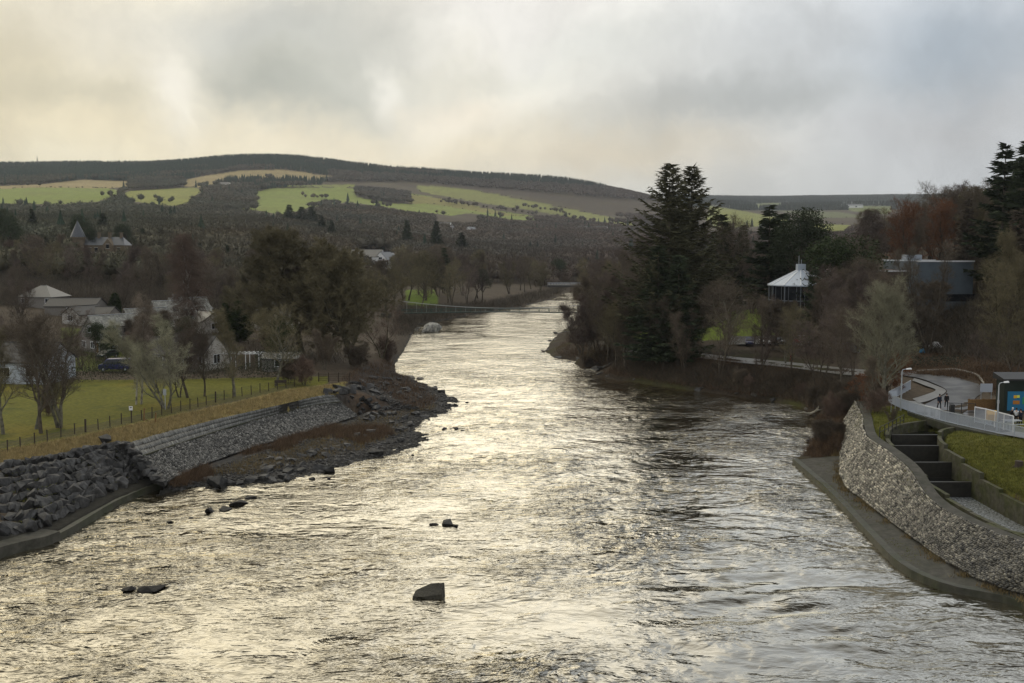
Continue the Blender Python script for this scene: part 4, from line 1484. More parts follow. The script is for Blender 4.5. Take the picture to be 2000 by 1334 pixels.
far_wood('valley_woodland', 'brown leafless woodland filling the valley floor', ap[~hz_], ah[~hz_], LT, m_farwood, 1.1)
far_wood('hillside_woodland', 'brown and grey woodland along the hill foot below the fields', ap[hz_], ah[hz_], LTF, m_farwood, 1.2)
# conifers: ridge plantation and clumps
xx, yy = scatter(2350, 3330, 9.5, 8, -.62, .2)
zz = groundz(xx, yy)
px, py, f, con, mixc = classify(xx, yy, zz)
kd = fbm(xx / 300, yy / 200, 3, 15)
keep = ~f & (px < 1330) & ((py < 356 + (px > 800) * (px - 800) * .08) | con)
isb = keep & ((kd > .42) | ((px > 640) & (py > 336 + (px - 640) * .06)))
kc = keep & ~isb
hh = np.random.default_rng(4).uniform(12, 18, len(xx))
far_wood('ridge_plantation', 'dark conifer plantation along the hilltop', np.stack([xx, yy, zz], -1)[kc], hh[kc], CT, m_farcon, 1.25)
far_wood('upper_woodland', 'purple-brown bare wood on the upper hill slope', np.stack([xx, yy, zz], -1)[isb], hh[isb] * .8, LTF, m_farwood, 1.2)
# scattered conifers within the valley wood
xx, yy = scatter(480, 2400, 95, 12, -.6, .3)
zz = groundz(xx, yy)
px, py, f, con, mixc = classify(xx, yy, zz)
k_ = (zz > 2) & ~f & ~((yy < 620) & (px > 700))
for p_ in OPEN:
    k_ &= ~inpoly(px, py, p_)
far_wood('scattered_conifers', 'dark conifers dotted through the brown valley wood', np.stack([xx, yy, zz], -1)[k_], np.random.default_rng(6).uniform(12, 21, k_.sum()), CT, m_farcon, 1.2)
# woods on the distant hill and hedgerow trees among its fields
xx, yy = scatter(3300, 6300, 17, 22, .1, .75)
zz = groundz(xx, yy)
px, py, f, con, mixc = classify(xx, yy, zz)
kk = fbm(xx / 420, yy / 260, 3, 44)
k_ = ~f & (px > 1300) & ((kk > .02) | (yy > 5900) | ((yy > 4300) & (py < 394)))
far_wood('distant_woodland', 'hazy woods on the distant hills downstream', np.stack([xx, yy, zz], -1)[k_], np.full(k_.sum(), 19.0), CT, m_farcon, 1.7)
# hedgerow trees on the sunny fields
hedge_pts = []
rs = np.random.default_rng(90)
for (x1, y1), (x2, y2), n_ in [((200, 383), (245, 388), 9), ((300, 391), (306, 391), 2), ((328, 395), (338, 396), 3), ((30, 363), (80, 362), 6),
                               ((880, 398), (960, 408), 16), ((960, 408), (1010, 418), 10), ((860, 395), (880, 392), 5), ((1020, 404), (1120, 420), 22),
                               ((590, 386), (640, 388), 12), ((500, 345), (535, 348), 6), ((1100, 428), (1230, 440), 22), ((860, 396), (900, 399), 8)]:
    for k in range(n_):
        t = rs.random()
        p_ = hit(x1 + (x2 - x1) * t + rs.normal(0, 1), y1 + (y2 - y1) * t + rs.normal(0, 1.2))
        if p_:
            hedge_pts.append(tuple(p_))
hp = np.array(hedge_pts)
far_wood('hedgerow', 'lines of hedgerow trees dividing the hillside fields', hp, rs.uniform(7, 14, len(hp)), LT, m_farwood, 1.0)
# low hedges and dykes along the field edges
hl = []
for poly in FP:
    for (x1, y1), (x2, y2) in zip(poly, poly[1:] + poly[:1]):
        L_ = math.hypot(x2 - x1, (y2 - y1) * 4)
        for k in range(int(L_ / 3.5)):
            t = rs.random()
            p_ = hit(x1 + (x2 - x1) * t, y1 + (y2 - y1) * t + rs.normal(0, .25))
            if p_ and rs.random() < .22:
                hl.append(tuple(p_))
hl = np.array(hl)
far_wood('field_hedges', 'low dark hedges edging the hillside fields', hl, rs.uniform(1.2, 3.2, len(hl)), LTF, m_farwood, 2.2)
# ------------------------------------------------------------------ rocks, stone slopes and river works
m_slate = mat('wet_slate', (0.026, 0.025, 0.024), 0.55, var=0.5, scale=1.6, bump=0.05, bscale=4, spec=0.28, objrand=0.35, color2=(0.055, 0.054, 0.052))
m_black = mat('black_wet_rock', (0.010, 0.009, 0.008), 0.5, var=.4, scale=3, bump=.05, bscale=6, spec=.2)
m_rockb = mat('brown_boulder', (0.075, 0.065, 0.052), 0.6, var=0.5, scale=1.6, bump=0.05, bscale=4, spec=0.4, objrand=0.3)
m_pale = mat('pale_boulder', (0.34, 0.33, 0.29), 0.75, var=0.35, scale=1.2, bump=0.08, bscale=3, color2=(0.10, 0.10, 0.09))
m_conc = mat('old_concrete', (0.062, 0.058, 0.047), 0.8, var=0.35, scale=.7, bump=0.02, bscale=6, color2=(0.045, 0.044, 0.032))
m_concdark = mat('wet_mossy_concrete', (0.045, 0.043, 0.030), 0.6, var=0.4, scale=.6, bump=0.02, bscale=6, color2=(0.028, 0.032, 0.014), spec=.4)
m_moss = mat('moss', (0.085, 0.085, 0.014), 0.95, var=0.4, scale=2)


def rock_mesh(seed, n=16, sx=1.0, sy=.75, sz=.6, bev=.03):
    rs = np.random.default_rng(seed)
    bm = bmesh.new()
    for k in range(n):
        v = rs.uniform(-1, 1, 3)
        v = v / max(np.linalg.norm(v), .75) ** .8
        bm.verts.new((v[0] * sx * .6, v[1] * sy * .6, v[2] * sz * .6))
    r_ = bmesh.ops.convex_hull(bm, input=bm.verts)
    bmesh.ops.delete(bm, geom=list({g for g in r_['geom_unused'] + r_['geom_interior'] if isinstance(g, bmesh.types.BMVert)}), context='VERTS')
    bmesh.ops.dissolve_limit(bm, angle_limit=R(12), verts=bm.verts, edges=bm.edges)
    if bev:
        bmesh.ops.bevel(bm, geom=bm.edges[:], offset=bev, segments=1, affect='EDGES', clamp_overlap=True)
    bmesh.ops.recalc_face_normals(bm, faces=bm.faces)
    me = bpy.data.meshes.new('boulder')
    bm.to_mesh(me)
    bm.free()
    return me


RM = {}


def rock(seed, loc, size, label, m=None, name='boulder', group=None, rz=None, sq=1.0, cat='rock', tilt=None, sh=(1, .75, .6)):
    m = m or m_slate
    key = (seed % 12, m.name, sh)
    if key not in RM:
        RM[key] = rock_mesh(seed % 12 + 500, 10 + seed % 6, *sh, bev=.014)
        RM[key].materials.append(m)
    o = bpy.data.objects.new(name, RM[key])
    COL.objects.link(o)
    o.location = loc
    o.scale = (size, size, size * sq)
    o.rotation_euler = (random.uniform(-.3, .3) if tilt is None else tilt[0], random.uniform(-.3, .3) if tilt is None else tilt[1], random.uniform(0, 6.28) if rz is None else rz)
    return tag(o, label, cat, group)


def slab_of_rocks(name, label, pts, sizes, m, seed=1, kind='stuff', flat=.6):
    """many small stones laid as one mass"""
    rs = np.random.default_rng(seed)
    tpl = []
    for k in range(6):
        me = rock_mesh(700 + k, 9, bev=0)
        me.calc_loop_triangles()
        v = np.array([x.co[:] for x in me.vertices])
        t = np.array([x.vertices[:] for x in me.loop_triangles])
        tpl.append((v, t))
        bpy.data.meshes.remove(me)
    V, Tt, Cc, o = [], [], [], 0
    for i, p in enumerate(pts):
        v, t = tpl[i % 6]
        a = rs.uniform(0, 6.28)
        c, s = math.cos(a), math.sin(a)
        w = v * sizes[i] * np.array([rs.uniform(.8, 1.3), rs.uniform(.7, 1.1), flat * rs.uniform(.8, 1.3)])
        w = np.stack([w[:, 0] * c - w[:, 1] * s, w[:, 0] * s + w[:, 1] * c, w[:, 2]], 1)
        tl = rs.normal(0, .25)
        w[:, 2] += w[:, 0] * tl
        V.append(w + np.asarray(p))
        Tt.append(t + o)
        o += len(v)
        Cc.append(np.full((len(v), 3), rs.uniform(.5, 1.5)))
    me = trimesh(name, np.concatenate(V), np.concatenate(Tt))
    setcol(me, np.concatenate(Cc))
    ob = link(name, me, m)
    return tag(ob, label, None, None, kind)


m_gravel = mat('shore_stones', (0.045, 0.043, 0.040), 0.55, attr='Col', spec=.25)
m_gravel2 = mat('rubble_stones', (0.060, 0.060, 0.062), 0.48, attr='Col', spec=.5)

# --- gravel beach
BEACH = [(330, 960), (336, 930), (440, 905), (520, 880), (650, 835), (720, 812), (760, 790), (700, 760), (760, 722), (800, 735), (840, 752), (900, 785), (918, 800), (880, 815), (840, 835), (870, 850), (820, 878), (760, 895), (700, 908), (640, 922), (560, 945), (430, 968)]
rs = np.random.default_rng(5)
pts, szs = [], []
while len(pts) < 9000:
    px, py = rs.uniform(325, 925), rs.uniform(715, 972)
    # area weighting: farther rows hold more ground per pixel
    if rs.random() > ((900 - 0) / (py - 480)) ** 3 / 50 + .15:
        continue
    if not inpoly(np.array([px]), np.array([py]), BEACH)[0]:
        continue
    p = hit(px, py)
    if p is None or p.z < -.25 or p.z > 3.6:
        continue
    if p.z > .45 and fbm(np.array([p.x / 9]), np.array([p.y / 9]), 5, 31)[0] > .1 and rs.random() < .35 and p.y < 145:
        continue
    pts.append(tuple(p))
    szs.append(min(.9, rs.lognormal(-1.15, .45)))
slab_of_rocks('shore_gravel', 'dark wet stones covering the left shore', pts, szs, m_gravel, 3)
# larger boulders of the left shore as things
GR = 'dark boulders along the left shore'
rr = random.Random(12)
n = 0
while n < 45:
    px, py = rr.uniform(340, 900), rr.uniform(760, 962)
    if not inpoly(np.array([px]), np.array([py]), BEACH)[0]:
        continue
    p = hit(px, py)
    if p is None or p.z > .7 or p.z < -.2:
        continue
    rock(rr.randrange(99), p + Vector((0, 0, .1)), rr.uniform(.8, 1.7), 'dark angular boulder lying among the stones of the left shore', group=GR)
    n += 1
for i, (px, py, sz, lb) in enumerate([(425, 945, 3.0, 'biggest black boulder at the near end of the left shore, beside the wall'), (405, 938, 1.7, 'dark boulder just left of the biggest shore boulder'),
                                      (735, 885, 2.4, 'dark rounded boulder at the water edge, mid-shore'), (620, 915, 2.2, 'dark block at the waterline below the brown scrub'),
                                      (640, 918, 1.6, 'flat dark block touching the waterline block')]):
    rock(i + 3, gp(px, py, .25), sz, lb, group=None, sq=.8)
# rocks standing in the river
for i, (px, py, sz, sq, lb) in enumerate([
    (609, 936, .65, 1, 'small rock in the water off the left shore, left of two'), (642, 935, .5, 1, 'smallest rock in the water off the left shore'),
    (890, 838, .9, .8, 'dark rock off the tip of the shore, in the bay'), (868, 838, .9, .8, 'low dark rock nearer the shore tip in the bay'), (903, 841, .5, .6, 'tiny flat rock beyond the shore tip rock'),
    (912, 786, .7, .5, 'small flat rock off the upper shore tip'), (888, 792, .9, .8, 'rock just touching the upper shore tip'), (808, 890, .6, .5, 'low rock off the beach, mid-river side'),
    (410, 997, 1.5, .6, 'low dark rock, left of a row of three near the left wall'), (440, 995, 1.2, .6, 'low dark rock, middle of a row of three near the left wall'),
    (468, 986, 1.6, .7, 'low dark rock, right of a row of three near the left wall'), (490, 973, 1.0, .8, 'small upright rock beyond the row of three'),
    (373, 1012, .5, .5, 'tiny rock breaking the surface near the left wall'), (330, 1020, .6, .5, 'tiny rock breaking the surface closest to the left wall'),
    (248, 1152, 1.2, .55, 'dark rounded rock awash, left of a pair, nearest the camera'), (301, 1149, 1.8, .5, 'long low dark rock awash, right of the nearest pair'),
    (847, 1025, .8, .5, 'small low rock beside the black mid-river rocks'), (874, 1024, 1.3, .7, 'black double rock in mid-river'), (890, 1027, .7, .6, 'small black rock at the right of the double rock'),
    (1112, 707, 1.2, .5, 'small rock in the calm water below the rocky point')]):
    rock(i * 5 + 2, gp(px, py, .02), sz * 1.15, lb, m=m_black, sq=sq, group='rocks standing in the river')
# the tilted slab in mid-river
p = gp(838, 1166, 0)
sb = MB()
sb.add([(-1.25, -.45, -.4), (1.0, -.6, -.5), (1.15, .5, -.4), (-1.1, .5, -.4), (-1.15, -.2, .18), (.85, -.5, .35), (1.1, .2, .95), (.15, .5, .85), (-.9, .35, .45), (.95, -.1, .55), (-.5, -.4, .2)],
       [(0, 1, 5, 10, 4), (1, 2, 6, 9, 5), (2, 3, 8, 7, 6), (3, 0, 4, 8), (4, 10, 8), (10, 5, 9, 7, 8), (9, 6, 7), (3, 2, 1, 0)])
m_slab = mat('brown_ridged_slab', (0.030, 0.026, 0.016), 0.6, var=0.4, scale=3, bump=0.12, bscale=7, spec=.4)
so = sb.build('river_slab', m_slab, bevel=.05)
so.location = p
so.rotation_euler = (0, 0, .1)
tag(so, 'tilted brown ridged slab standing alone in the near river', 'rock')
# big pale boulder under the oak
p = gp(838, 648, 0)
o = rock(4, p + Vector((0, 0, .7)), 7.2, 'huge pale streaked boulder standing in the river beyond the oak', m=m_pale, rz=.5, sq=.9, tilt=(0.05, -.28), sh=(1.1, .6, .55))
rock(7, gp(812, 644, 0) + Vector((0, 0, .2)), 4.5, 'flat pale ledge running from the huge boulder to the bank', m=m_pale, sq=.35, tilt=(0, -.2), rz=.3, sh=(1.1, .6, .55))
# spit of rocks beyond the shore, rocks of the right point
for i, (px, py, sz, lb) in enumerate([(742, 733, 2.2, 'first brown rock of the low spit beyond the shore'), (772, 734, 2.6, 'middle brown rock of the low spit beyond the shore'), (800, 737, 2.4, 'fourth brown rock of the low spit'), (820, 739, 1.5, 'outermost small rock of the low spit')]):
    rock(i + 30, gp(px, py, .2), sz, lb, m=m_rockb, sq=.5, group='rocks of the low spit')
for i in range(22):
    t = i / 21
    q = RS2[9].lerp(RS2[18], t) if False else RS2[10 + int(t * 8)]
    rock(i + 40, Vector((q.x + rr.uniform(-1, 3), q.y + rr.uniform(-3, 3), .2)), rr.uniform(1.2, 3.2), 'dark ledge rock at the waterline of the small rocky point', m=m_rockb if i % 2 else m_slate, sq=.5, group='ledge rocks round the small rocky point')
rock(3, gp(1195, 716, .6), 7.5, 'long sloping outcrop running into the river below the thicket', m=m_slate, sq=.62, tilt=(0, -.32), rz=.35, sh=(1.1, .5, .5))
for i in range(24):
    q0 = rr.randrange(0, 9)
    q = RS2[q0].lerp(RS2[q0 + 1], rr.random())
    rock(i + 80, Vector((q.x + rr.uniform(0, 2.0), q.y + rr.uniform(0, 2), rr.uniform(0, .5))), rr.uniform(.7, 2.0), 'dark boulder at the foot of the overgrown right bank', m=rr.choice([m_rockb, m_slate]), sq=.7, group='boulders at the foot of the right bank')
for i in range(16):
    q0 = rr.randrange(19, 27)
    q = LS2[q0].lerp(LS2[q0 + 1], rr.random())
    rock(i + 130, Vector((q.x - rr.uniform(0, 3), q.y, rr.uniform(0, .5))), rr.uniform(.8, 2.2), 'brown rock at the waterline of the far left bank', m=m_rockb, sq=.6, group='rocks of the far left bank')

# --- coursed block wall of big dark boulders, near left
topL_end, toeL_end = gp(244, 872, 4.0), gp(316, 948, 1.0)
GW = 'squared boulders of the near left bank wall'
A0, A1 = [Vector((p.x, p.y, 0)) for p in catmull(lift(LS, 1.5, 0.95), 10)], [Vector((p.x, p.y, 0)) for p in catmull([LTOP[i] for i in (0, 1, 2, 3, 4)], 10)]
n = 0
ROWS = 8


def wallpt(s, t):
    a = A0[min(int(s * (len(A0) - 1)), len(A0) - 2)].lerp(A0[min(int(s * (len(A0) - 1)) + 1, len(A0) - 1)], s * (len(A0) - 1) % 1)
    c = A1[min(int(s * (len(A1) - 1)), len(A1) - 2)].lerp(A1[min(int(s * (len(A1) - 1)) + 1, len(A1) - 1)], s * (len(A1) - 1) % 1)
    p_ = a.lerp(c, t)
    p_.z = .95 + (4.05 - .95) * t
    return p_


bd = (A0[-1] - A0[0]).normalized()
bang = math.atan2(bd.y, bd.x)
for r_ in range(ROWS):
    s = rr.uniform(.0, .02)
    while s < .995:
        t = (r_ + .5) / ROWS
        p = wallpt(s, t)
        sz = rr.uniform(.75, 1.6) if r_ < 6 else rr.uniform(.8, 1.3)
        q = proj(p.x, p.y, p.z)
        if -40 < q[0]:
            rock(rr.randrange(999), p + Vector((rr.uniform(-.1, .1), rr.uniform(-.1, .1), .05)), sz * 1.14, 'squared dark slate block laid in the boulder wall beside the river', group=GW, name='wall_block', cat='stone block', rz=bang + rr.uniform(-.2, .2),
                 sq=rr.uniform(.9, 1.25), tilt=(rr.uniform(-.2, .2) - .3, rr.uniform(-.18, .18)), sh=(1, .8, .8))
            n += 1
        s += sz * 1.02 / 46
for k in range(16):
    t = k / 15
    p = topL_end.lerp(toeL_end, t)
    rock(rr.randrange(999), p + Vector((rr.uniform(-.5, .3), rr.uniform(-.6, .6), .25)), rr.uniform(.8, 1.5), 'dark slate block edging the left end of the stone paving', group='blocks edging the stone paving', name='wall_block', cat='stone block')
rock(2, gp(206, 858, 4.6), 1.5, 'lone dark block standing up on top of the boulder wall', sq=1.1)
# rubble bank beyond the paving
GBk = 'quarried boulders heaped at the point'
n = 0
HEAP = [(628, 772), (660, 756), (700, 748), (760, 730), (800, 752), (850, 770), (820, 800), (760, 812), (712, 830), (700, 800), (660, 785)]
while n < 75:
    px, py = rr.uniform(628, 850), rr.uniform(728, 830)
    if not inpoly(np.array([px]), np.array([py]), HEAP)[0]:
        continue
    p = hit(px, py)
    if p is None or p.z < .3:
        continue
    k = 1.0 - .55 * (px - 630) / 220
    rock(rr.randrange(999), p + Vector((0, 0, .15)), rr.uniform(1.0, 2.6) * k, 'slate-grey quarried boulder in the heap at the point', group=GBk, sq=rr.uniform(.7, 1.1), tilt=(rr.uniform(-.6, .6), rr.uniform(-.6, .6)))
    n += 1


# --- paved slopes
def strip_mesh(A, Bv, nu, nv, bulge=0.0):
    """ruled surface between two polylines sampled evenly"""
    def samp(P, s):
        f = s * (len(P) - 1)
        i = min(int(f), len(P) - 2)
        return P[i].lerp(P[i + 1], f - i)
    return [[samp(A, i / nu).lerp(samp(Bv, i / nu), j / nv) for j in range(nv + 1)] for i in range(nu + 1)]


def resample(P, n):
    P = catmull(P, 8)
    d = [0]
    for i in range(1, len(P)):
        d.append(d[-1] + (P[i] - P[i - 1]).length)
    out = []
    for k in range(n + 1):
        t = d[-1] * k / n
        i = max(1, next((i for i in range(len(d)) if d[i] >= t - 1e-9), len(d) - 1))
        f = (t - d[i - 1]) / max(1e-9, d[i] - d[i - 1])
        out.append(P[i - 1].lerp(P[i], f))
    return out


def stone_facing(name, A, Bv, m, size=(.34, .2), gap=.16, raise_=.06, seed=1, jitter=.5, tilt=.12, parent=None, label=None, skew=0.0, bright=None, lump=0.0, sig=.6):
    """rows of individually cut stones set in the slope between two lines (one part: its pattern)"""
    rs = np.random.default_rng(seed)
    L = sum((A[i + 1] - A[i]).length for i in range(len(A) - 1))
    Wd = sum((a - c).length for a, c in zip(A, Bv)) / len(A)
    nv_ = max(2, int(Wd / size[1]))
    nu_ = int(L / size[0])
    V, Fc, Cc = [], [], []
    M = len(A) - 1

    def P_(s, t):
        s = min(max(s, 0), .99999)
        f = s * M
        i = int(f)
        a = A[i].lerp(A[i + 1], f - i)
        c = Bv[i].lerp(Bv[i + 1], f - i)
        return a.lerp(c, t)
    for j in range(nv_):
        off = rs.random()
        for i in range(nu_):
            s0, s1 = (i + off + rs.uniform(0, gap)) / nu_, (i + 1 + off - rs.uniform(0, gap)) / nu_
            if s1 > 1:
                continue
            t0, t1 = (j + rs.uniform(0, gap)) / nv_, (j + 1 - rs.uniform(0, gap)) / nv_
            jj = lambda: rs.uniform(-jitter, jitter) * .12
            q = [P_(s0 + jj() / nu_, t0 + jj() / nv_), P_(s1 + jj() / nu_, t0 + jj() / nv_), P_(s1 + jj() / nu_, t1 + jj() / nv_), P_(s0 + jj() / nu_, t1 + jj() / nv_)]
            nrm = (q[1] - q[0]).cross(q[3] - q[0]).normalized()
            if nrm.z < 0:
                nrm = -nrm
            hgt = raise_ * rs.uniform(.4, 1.5)
            tl = Vector(rs.normal(0, tilt, 3)) * size[1]
            if lump:
                c = q[0]
                lf_ = nrm * lump * max(0.0, .45 + float(fbm(np.array([c.x / 1.6]), np.array([c.y / 1.6]), 3, 12)[0]))
                q = [p_ + lf_ for p_ in q]
            o = len(V)
            c = (q[0] + q[1] + q[2] + q[3]) / 4
            for k in range(4):
                V.append(tuple(q[k] - nrm * .05))
            for k in range(4):
                top = q[k].lerp(c, .14) + nrm * (hgt + (q[k] - c).dot(tl) * 2.2)
                V.append(tuple(top))
            for k in range(4):
                k2 = (k + 1) % 4
                Fc.append((o + k, o + k2, o + 4 + k2, o + 4 + k))
            Fc.append((o + 4, o + 5, o + 6, o + 7))
            bb = min(3.0, rs.lognormal(-.2 * sig, sig * 1.2))
            if bright is not None:
                bb *= bright(c)
            Cc += [(bb, bb * .97, bb * .9)] * 8
    me = quadmesh(name, np.array(V), np.array(Fc))
    setcol(me, np.array(Cc))
    return link(name, me, m, parent)


def plain_strip(name, A, Bv, m, parent=None, nv=3, dz=0.0):
    g = [[a.lerp(c, j / nv) + Vector((0, 0, dz)) for j in range(nv + 1)] for a, c in zip(A, Bv)]
    V = [tuple(p) for r in g for p in r]
    n1_ = nv + 1
    Fc = [(i * n1_ + j, i * n1_ + j + 1, (i + 1) * n1_ + j + 1, (i + 1) * n1_ + j) for i in range(len(A) - 1) for j in range(nv)]
    return link(name, quadmesh(name, np.array(V), np.array(Fc)), m, parent)


m_pave = mat('grey_set_stones', (0.095, 0.098, 0.096), 0.55, attr='Col', spec=.5)
m_cob = mat('dark_cobbles', (0.072, 0.072, 0.070), 0.5, attr='Col', spec=.5)
m_mort = mat('dark_joint_earth', (0.030, 0.027, 0.022), 0.9)
m_cobr = mat('bright_cobbles', (0.185, 0.176, 0.150), 0.38, attr='Col', spec=.55)
NP = 60
topL = resample([gp(242, 869, 4.06), *[Vector((p.x, p.y, 4.06)) for p in LTOP[5:9]], gp(652, 772, 4.06)], NP)
midL = resample([gp(262, 899, 2.9), gp(350, 869, 2.9), gp(450, 837, 2.9), (gp(560, 806, 2.9)), gp(620, 793, 2.95), gp(668, 787, 3.0)], NP)
toeL = resample([gp(318, 948, .95), gp(400, 910, .95), gp(480, 881, .95), gp(580, 852, .95), gp(650, 831, 1.0), gp(700, 814, 1.1)], NP)
up3 = Vector((0, 0, .05))
tp = thing('stone_paved_bank', 'long grey stone-paved slope running along the left bank below the grass', 'embankment', tuple(topL[0]))
inv = Matrix.Translation(-topL[0])


def rel(P, o):
    return [p - o for p in P]


o0 = topL[0]
plain_strip('base', rel(topL, o0), rel(midL, o0), m_mort, tp, 4, .10)
stone_facing('paving', rel([p + Vector((0, 0, .10)) for p in topL], o0), rel([p + Vector((0, 0, .10)) for p in midL], o0), m_pave, (.13, .55), .08, .022, 3, parent=tp, tilt=.05, lump=.10, sig=.28)
tp2 = thing('cobbled_bank', 'dark cobbled slope below the grey paving of the left bank', 'embankment', tuple(midL[0]))
o0 = midL[0]
midL2 = [p - Vector((0, 0, .10)) for p in midL]
plain_strip('base', rel(midL2, o0), rel(toeL, o0), m_mort, tp2, 4, .10)
stone_facing('cobbles', rel([p + Vector((0, 0, .12)) for p in midL2], o0), rel([p + Vector((0, 0, .12)) for p in toeL], o0), m_cob, (.26, .24), .2, .07, 4, parent=tp2, tilt=.5, lump=.2)
# kerb between the two slopes
kb = MB()
for i in range(len(midL) - 1):
    a, c = midL[i] + Vector((0, 0, .17)), midL[i + 1] + Vector((0, 0, .17))
    if i % 2 == 0:
        kb.bar(a - o0, midL[min(i + 2, NP)] + Vector((0, 0, .17)) - o0, .22, .16)
kb.build('kerb', m_concdark, tp2)

# --- concrete foot wall of the left bank
fw = [Vector((p.x, p.y, 0)) for p in resample([*LS[:4], LS[4]], 24)]
for seg, (i0, i1, zt, wd, nm, lb) in enumerate([(0, 11, .85, 2.4, 'concrete_apron', 'broken concrete apron block at the near left water edge'), (11, 24, .62, .9, 'foot_wall', 'low concrete foot wall under the boulder bank, left')]):
    P_ = fw[i0:i1 + 1]
    Q = offset2d(P_, wd)
    P_ = offset2d(P_, -.25 if seg == 0 else -.12)
    w_ = MB()
    poly = [(p.x, p.y) for p in P_] + [(p.x, p.y) for p in Q[::-1]]
    n_ = len(P_)
    vs = [(p.x, p.y, -1.5) for p in P_] + [(p.x, p.y, zt) for p in P_] + [(p.x, p.y, zt + .12) for p in Q] + [(p.x, p.y, -1.5) for p in Q]
    fs = []
    for i in range(n_ - 1):
        for r_ in range(3):
            fs.append((r_ * n_ + i, r_ * n_ + i + 1, (r_ + 1) * n_ + i + 1, (r_ + 1) * n_ + i))
    fs += [(0, n_, 2 * n_, 3 * n_), (n_ - 1, 2 * n_ - 1, 3 * n_ - 1, 4 * n_ - 1)]
    w_.add(vs, fs)
    o = w_.build(nm, m_conc if seg == 0 else m_concdark)
    tag(o, lb, 'concrete wall')

# --- right side: apron, stone slope, walkway
ra = resample(RS[1:], 40)
rb = resample([p for p in RAP[1:]], 40)
ap_ = thing('concrete_river_apron', 'long concrete apron between the river and the stone slope on the right', 'apron', tuple(ra[0]))
o0 = ra[0]
w_ = MB()
n_ = 41
zt = .56
vs = []
outer = offset2d(ra, .15)
for r_, (P_, z) in enumerate([(outer, -1.8), (outer, zt), (offset2d(ra, -.45), zt + .02), (offset2d(ra, -.47), zt - .10)]):
    vs += [(p.x - o0.x, p.y - o0.y, z) for p in P_]
vs += [(p.x - o0.x + .3, p.y - o0.y, zt + .12) for p in rb]
fs = [(r_ * n_ + i, r_ * n_ + i + 1, (r_ + 1) * n_ + i + 1, (r_ + 1) * n_ + i) for r_ in range(4) for i in range(n_ - 1)]
w_.add(vs[:3 * n_], fs[:2 * (n_ - 1)])
w_.build('edge_beam', m_concdark, ap_)
w_ = MB()
w_.add(vs[2 * n_:], [(r_ * n_ + i, r_ * n_ + i + 1, (r_ + 1) * n_ + i + 1, (r_ + 1) * n_ + i) for r_ in range(2) for i in range(n_ - 1)])
w_.build('slab', m_conc, ap_)

def by_y(P, ys_, dx=0.0, dz=0.0):
    P = sorted(P, key=lambda p: p.y)
    yy_ = [p.y for p in P]
    return [Vector((float(np.interp(y, yy_, [p.x for p in P])) + dx, y, float(np.interp(y, yy_, [p.z for p in P])) + dz)) for y in ys_]


YS_ = np.linspace(58, 127.5, 96)
top_r = by_y(catmull(RTOP, 8), YS_, -.9, .06)
foot_r = by_y([p for p in catmull(RAP, 8)] + FOOT, YS_, .15, .07)
# the toe follows the same travel direction as the top (near to far)
sl = thing('cobbled_river_slope', 'broad steep slope faced with pale wet cobbles beside the fish ladder', 'embankment', tuple(foot_r[0]))
o0 = foot_r[0]
plain_strip('base', rel(foot_r, o0), rel(top_r, o0), m_mort, sl, 8, .02)


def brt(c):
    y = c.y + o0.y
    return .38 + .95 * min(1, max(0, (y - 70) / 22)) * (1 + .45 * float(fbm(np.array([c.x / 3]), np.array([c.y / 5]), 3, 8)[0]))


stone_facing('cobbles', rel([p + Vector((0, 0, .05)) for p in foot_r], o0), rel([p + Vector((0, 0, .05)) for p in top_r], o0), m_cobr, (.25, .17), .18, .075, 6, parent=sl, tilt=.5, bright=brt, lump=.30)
# path along the top of the slope
pa = plain_strip('ladder_path', top_r, [Vector((p.x + 1.0, p.y, p.z + .02)) for p in top_r], m_conc, None, 1, .08)
tag(pa, 'narrow concrete path along the top of the cobbled slope', None, None, 'structure')

# --- fish ladder: outer wall, inner wall, cross walls, pools
fl = thing('fish_ladder', 'concrete fish ladder of stepped pools descending beside the river', 'fish ladder', (40, 85, 3))
fo = Vector((40, 85, 3))
lc2 = catmull([Vector((a, b, 0)) for a, b in LADC], 8)


def lad_z(y):        # wall top
    return float(np.interp(y, [40, 70, 78, 84, 88, 92, 96, 100, 104, 120], [2.9, 3.0, 3.0, 3.1, 3.7, 4.1, 4.5, 4.9, 5.2, 5.2]))


def ladder_wall(name, off, th, step=True, extra=0.0, y0=66, y1=110):
    P_ = [p for p in offset2d(lc2, off) if y0 < p.y < y1]
    Q = [p for p in offset2d(lc2, off + th)]
    Q = Q[:]
    P_, Q = [], []
    for a, c in zip(offset2d(lc2, off), offset2d(lc2, off + th)):
        if y0 < a.y < y1:
            P_.append(a)
            Q.append(c)
    w_ = MB()
    for i in range(len(P_) - 1):
        ym = (P_[i].y + P_[i + 1].y) / 2
        z = lad_z(math.floor(ym / 4.4) * 4.4 + 2.2) + extra
        w_.prism([(P_[i].x - fo.x, P_[i].y - fo.y), (P_[i + 1].x - fo.x, P_[i + 1].y - fo.y), (Q[i + 1].x - fo.x, Q[i + 1].y - fo.y), (Q[i].x - fo.x, Q[i].y - fo.y)], -3.6, z - fo.z)
    return w_.build(name, m_conclad, fl)


m_conclad = mat('ladder_concrete_mossy', (0.075, 0.070, 0.048), 0.8, var=0.4, scale=.8, bump=0.02, bscale=6, color2=(0.050, 0.054, 0.018))
m_wet = mat('dark_wet_wall', (0.020, 0.018, 0.013), 0.5, var=.4, scale=1, spec=.4)
ladder_wall('outer_wall', 2.3, .38)
ladder_wall('inner_wall', -2.68, .38, extra=.25)
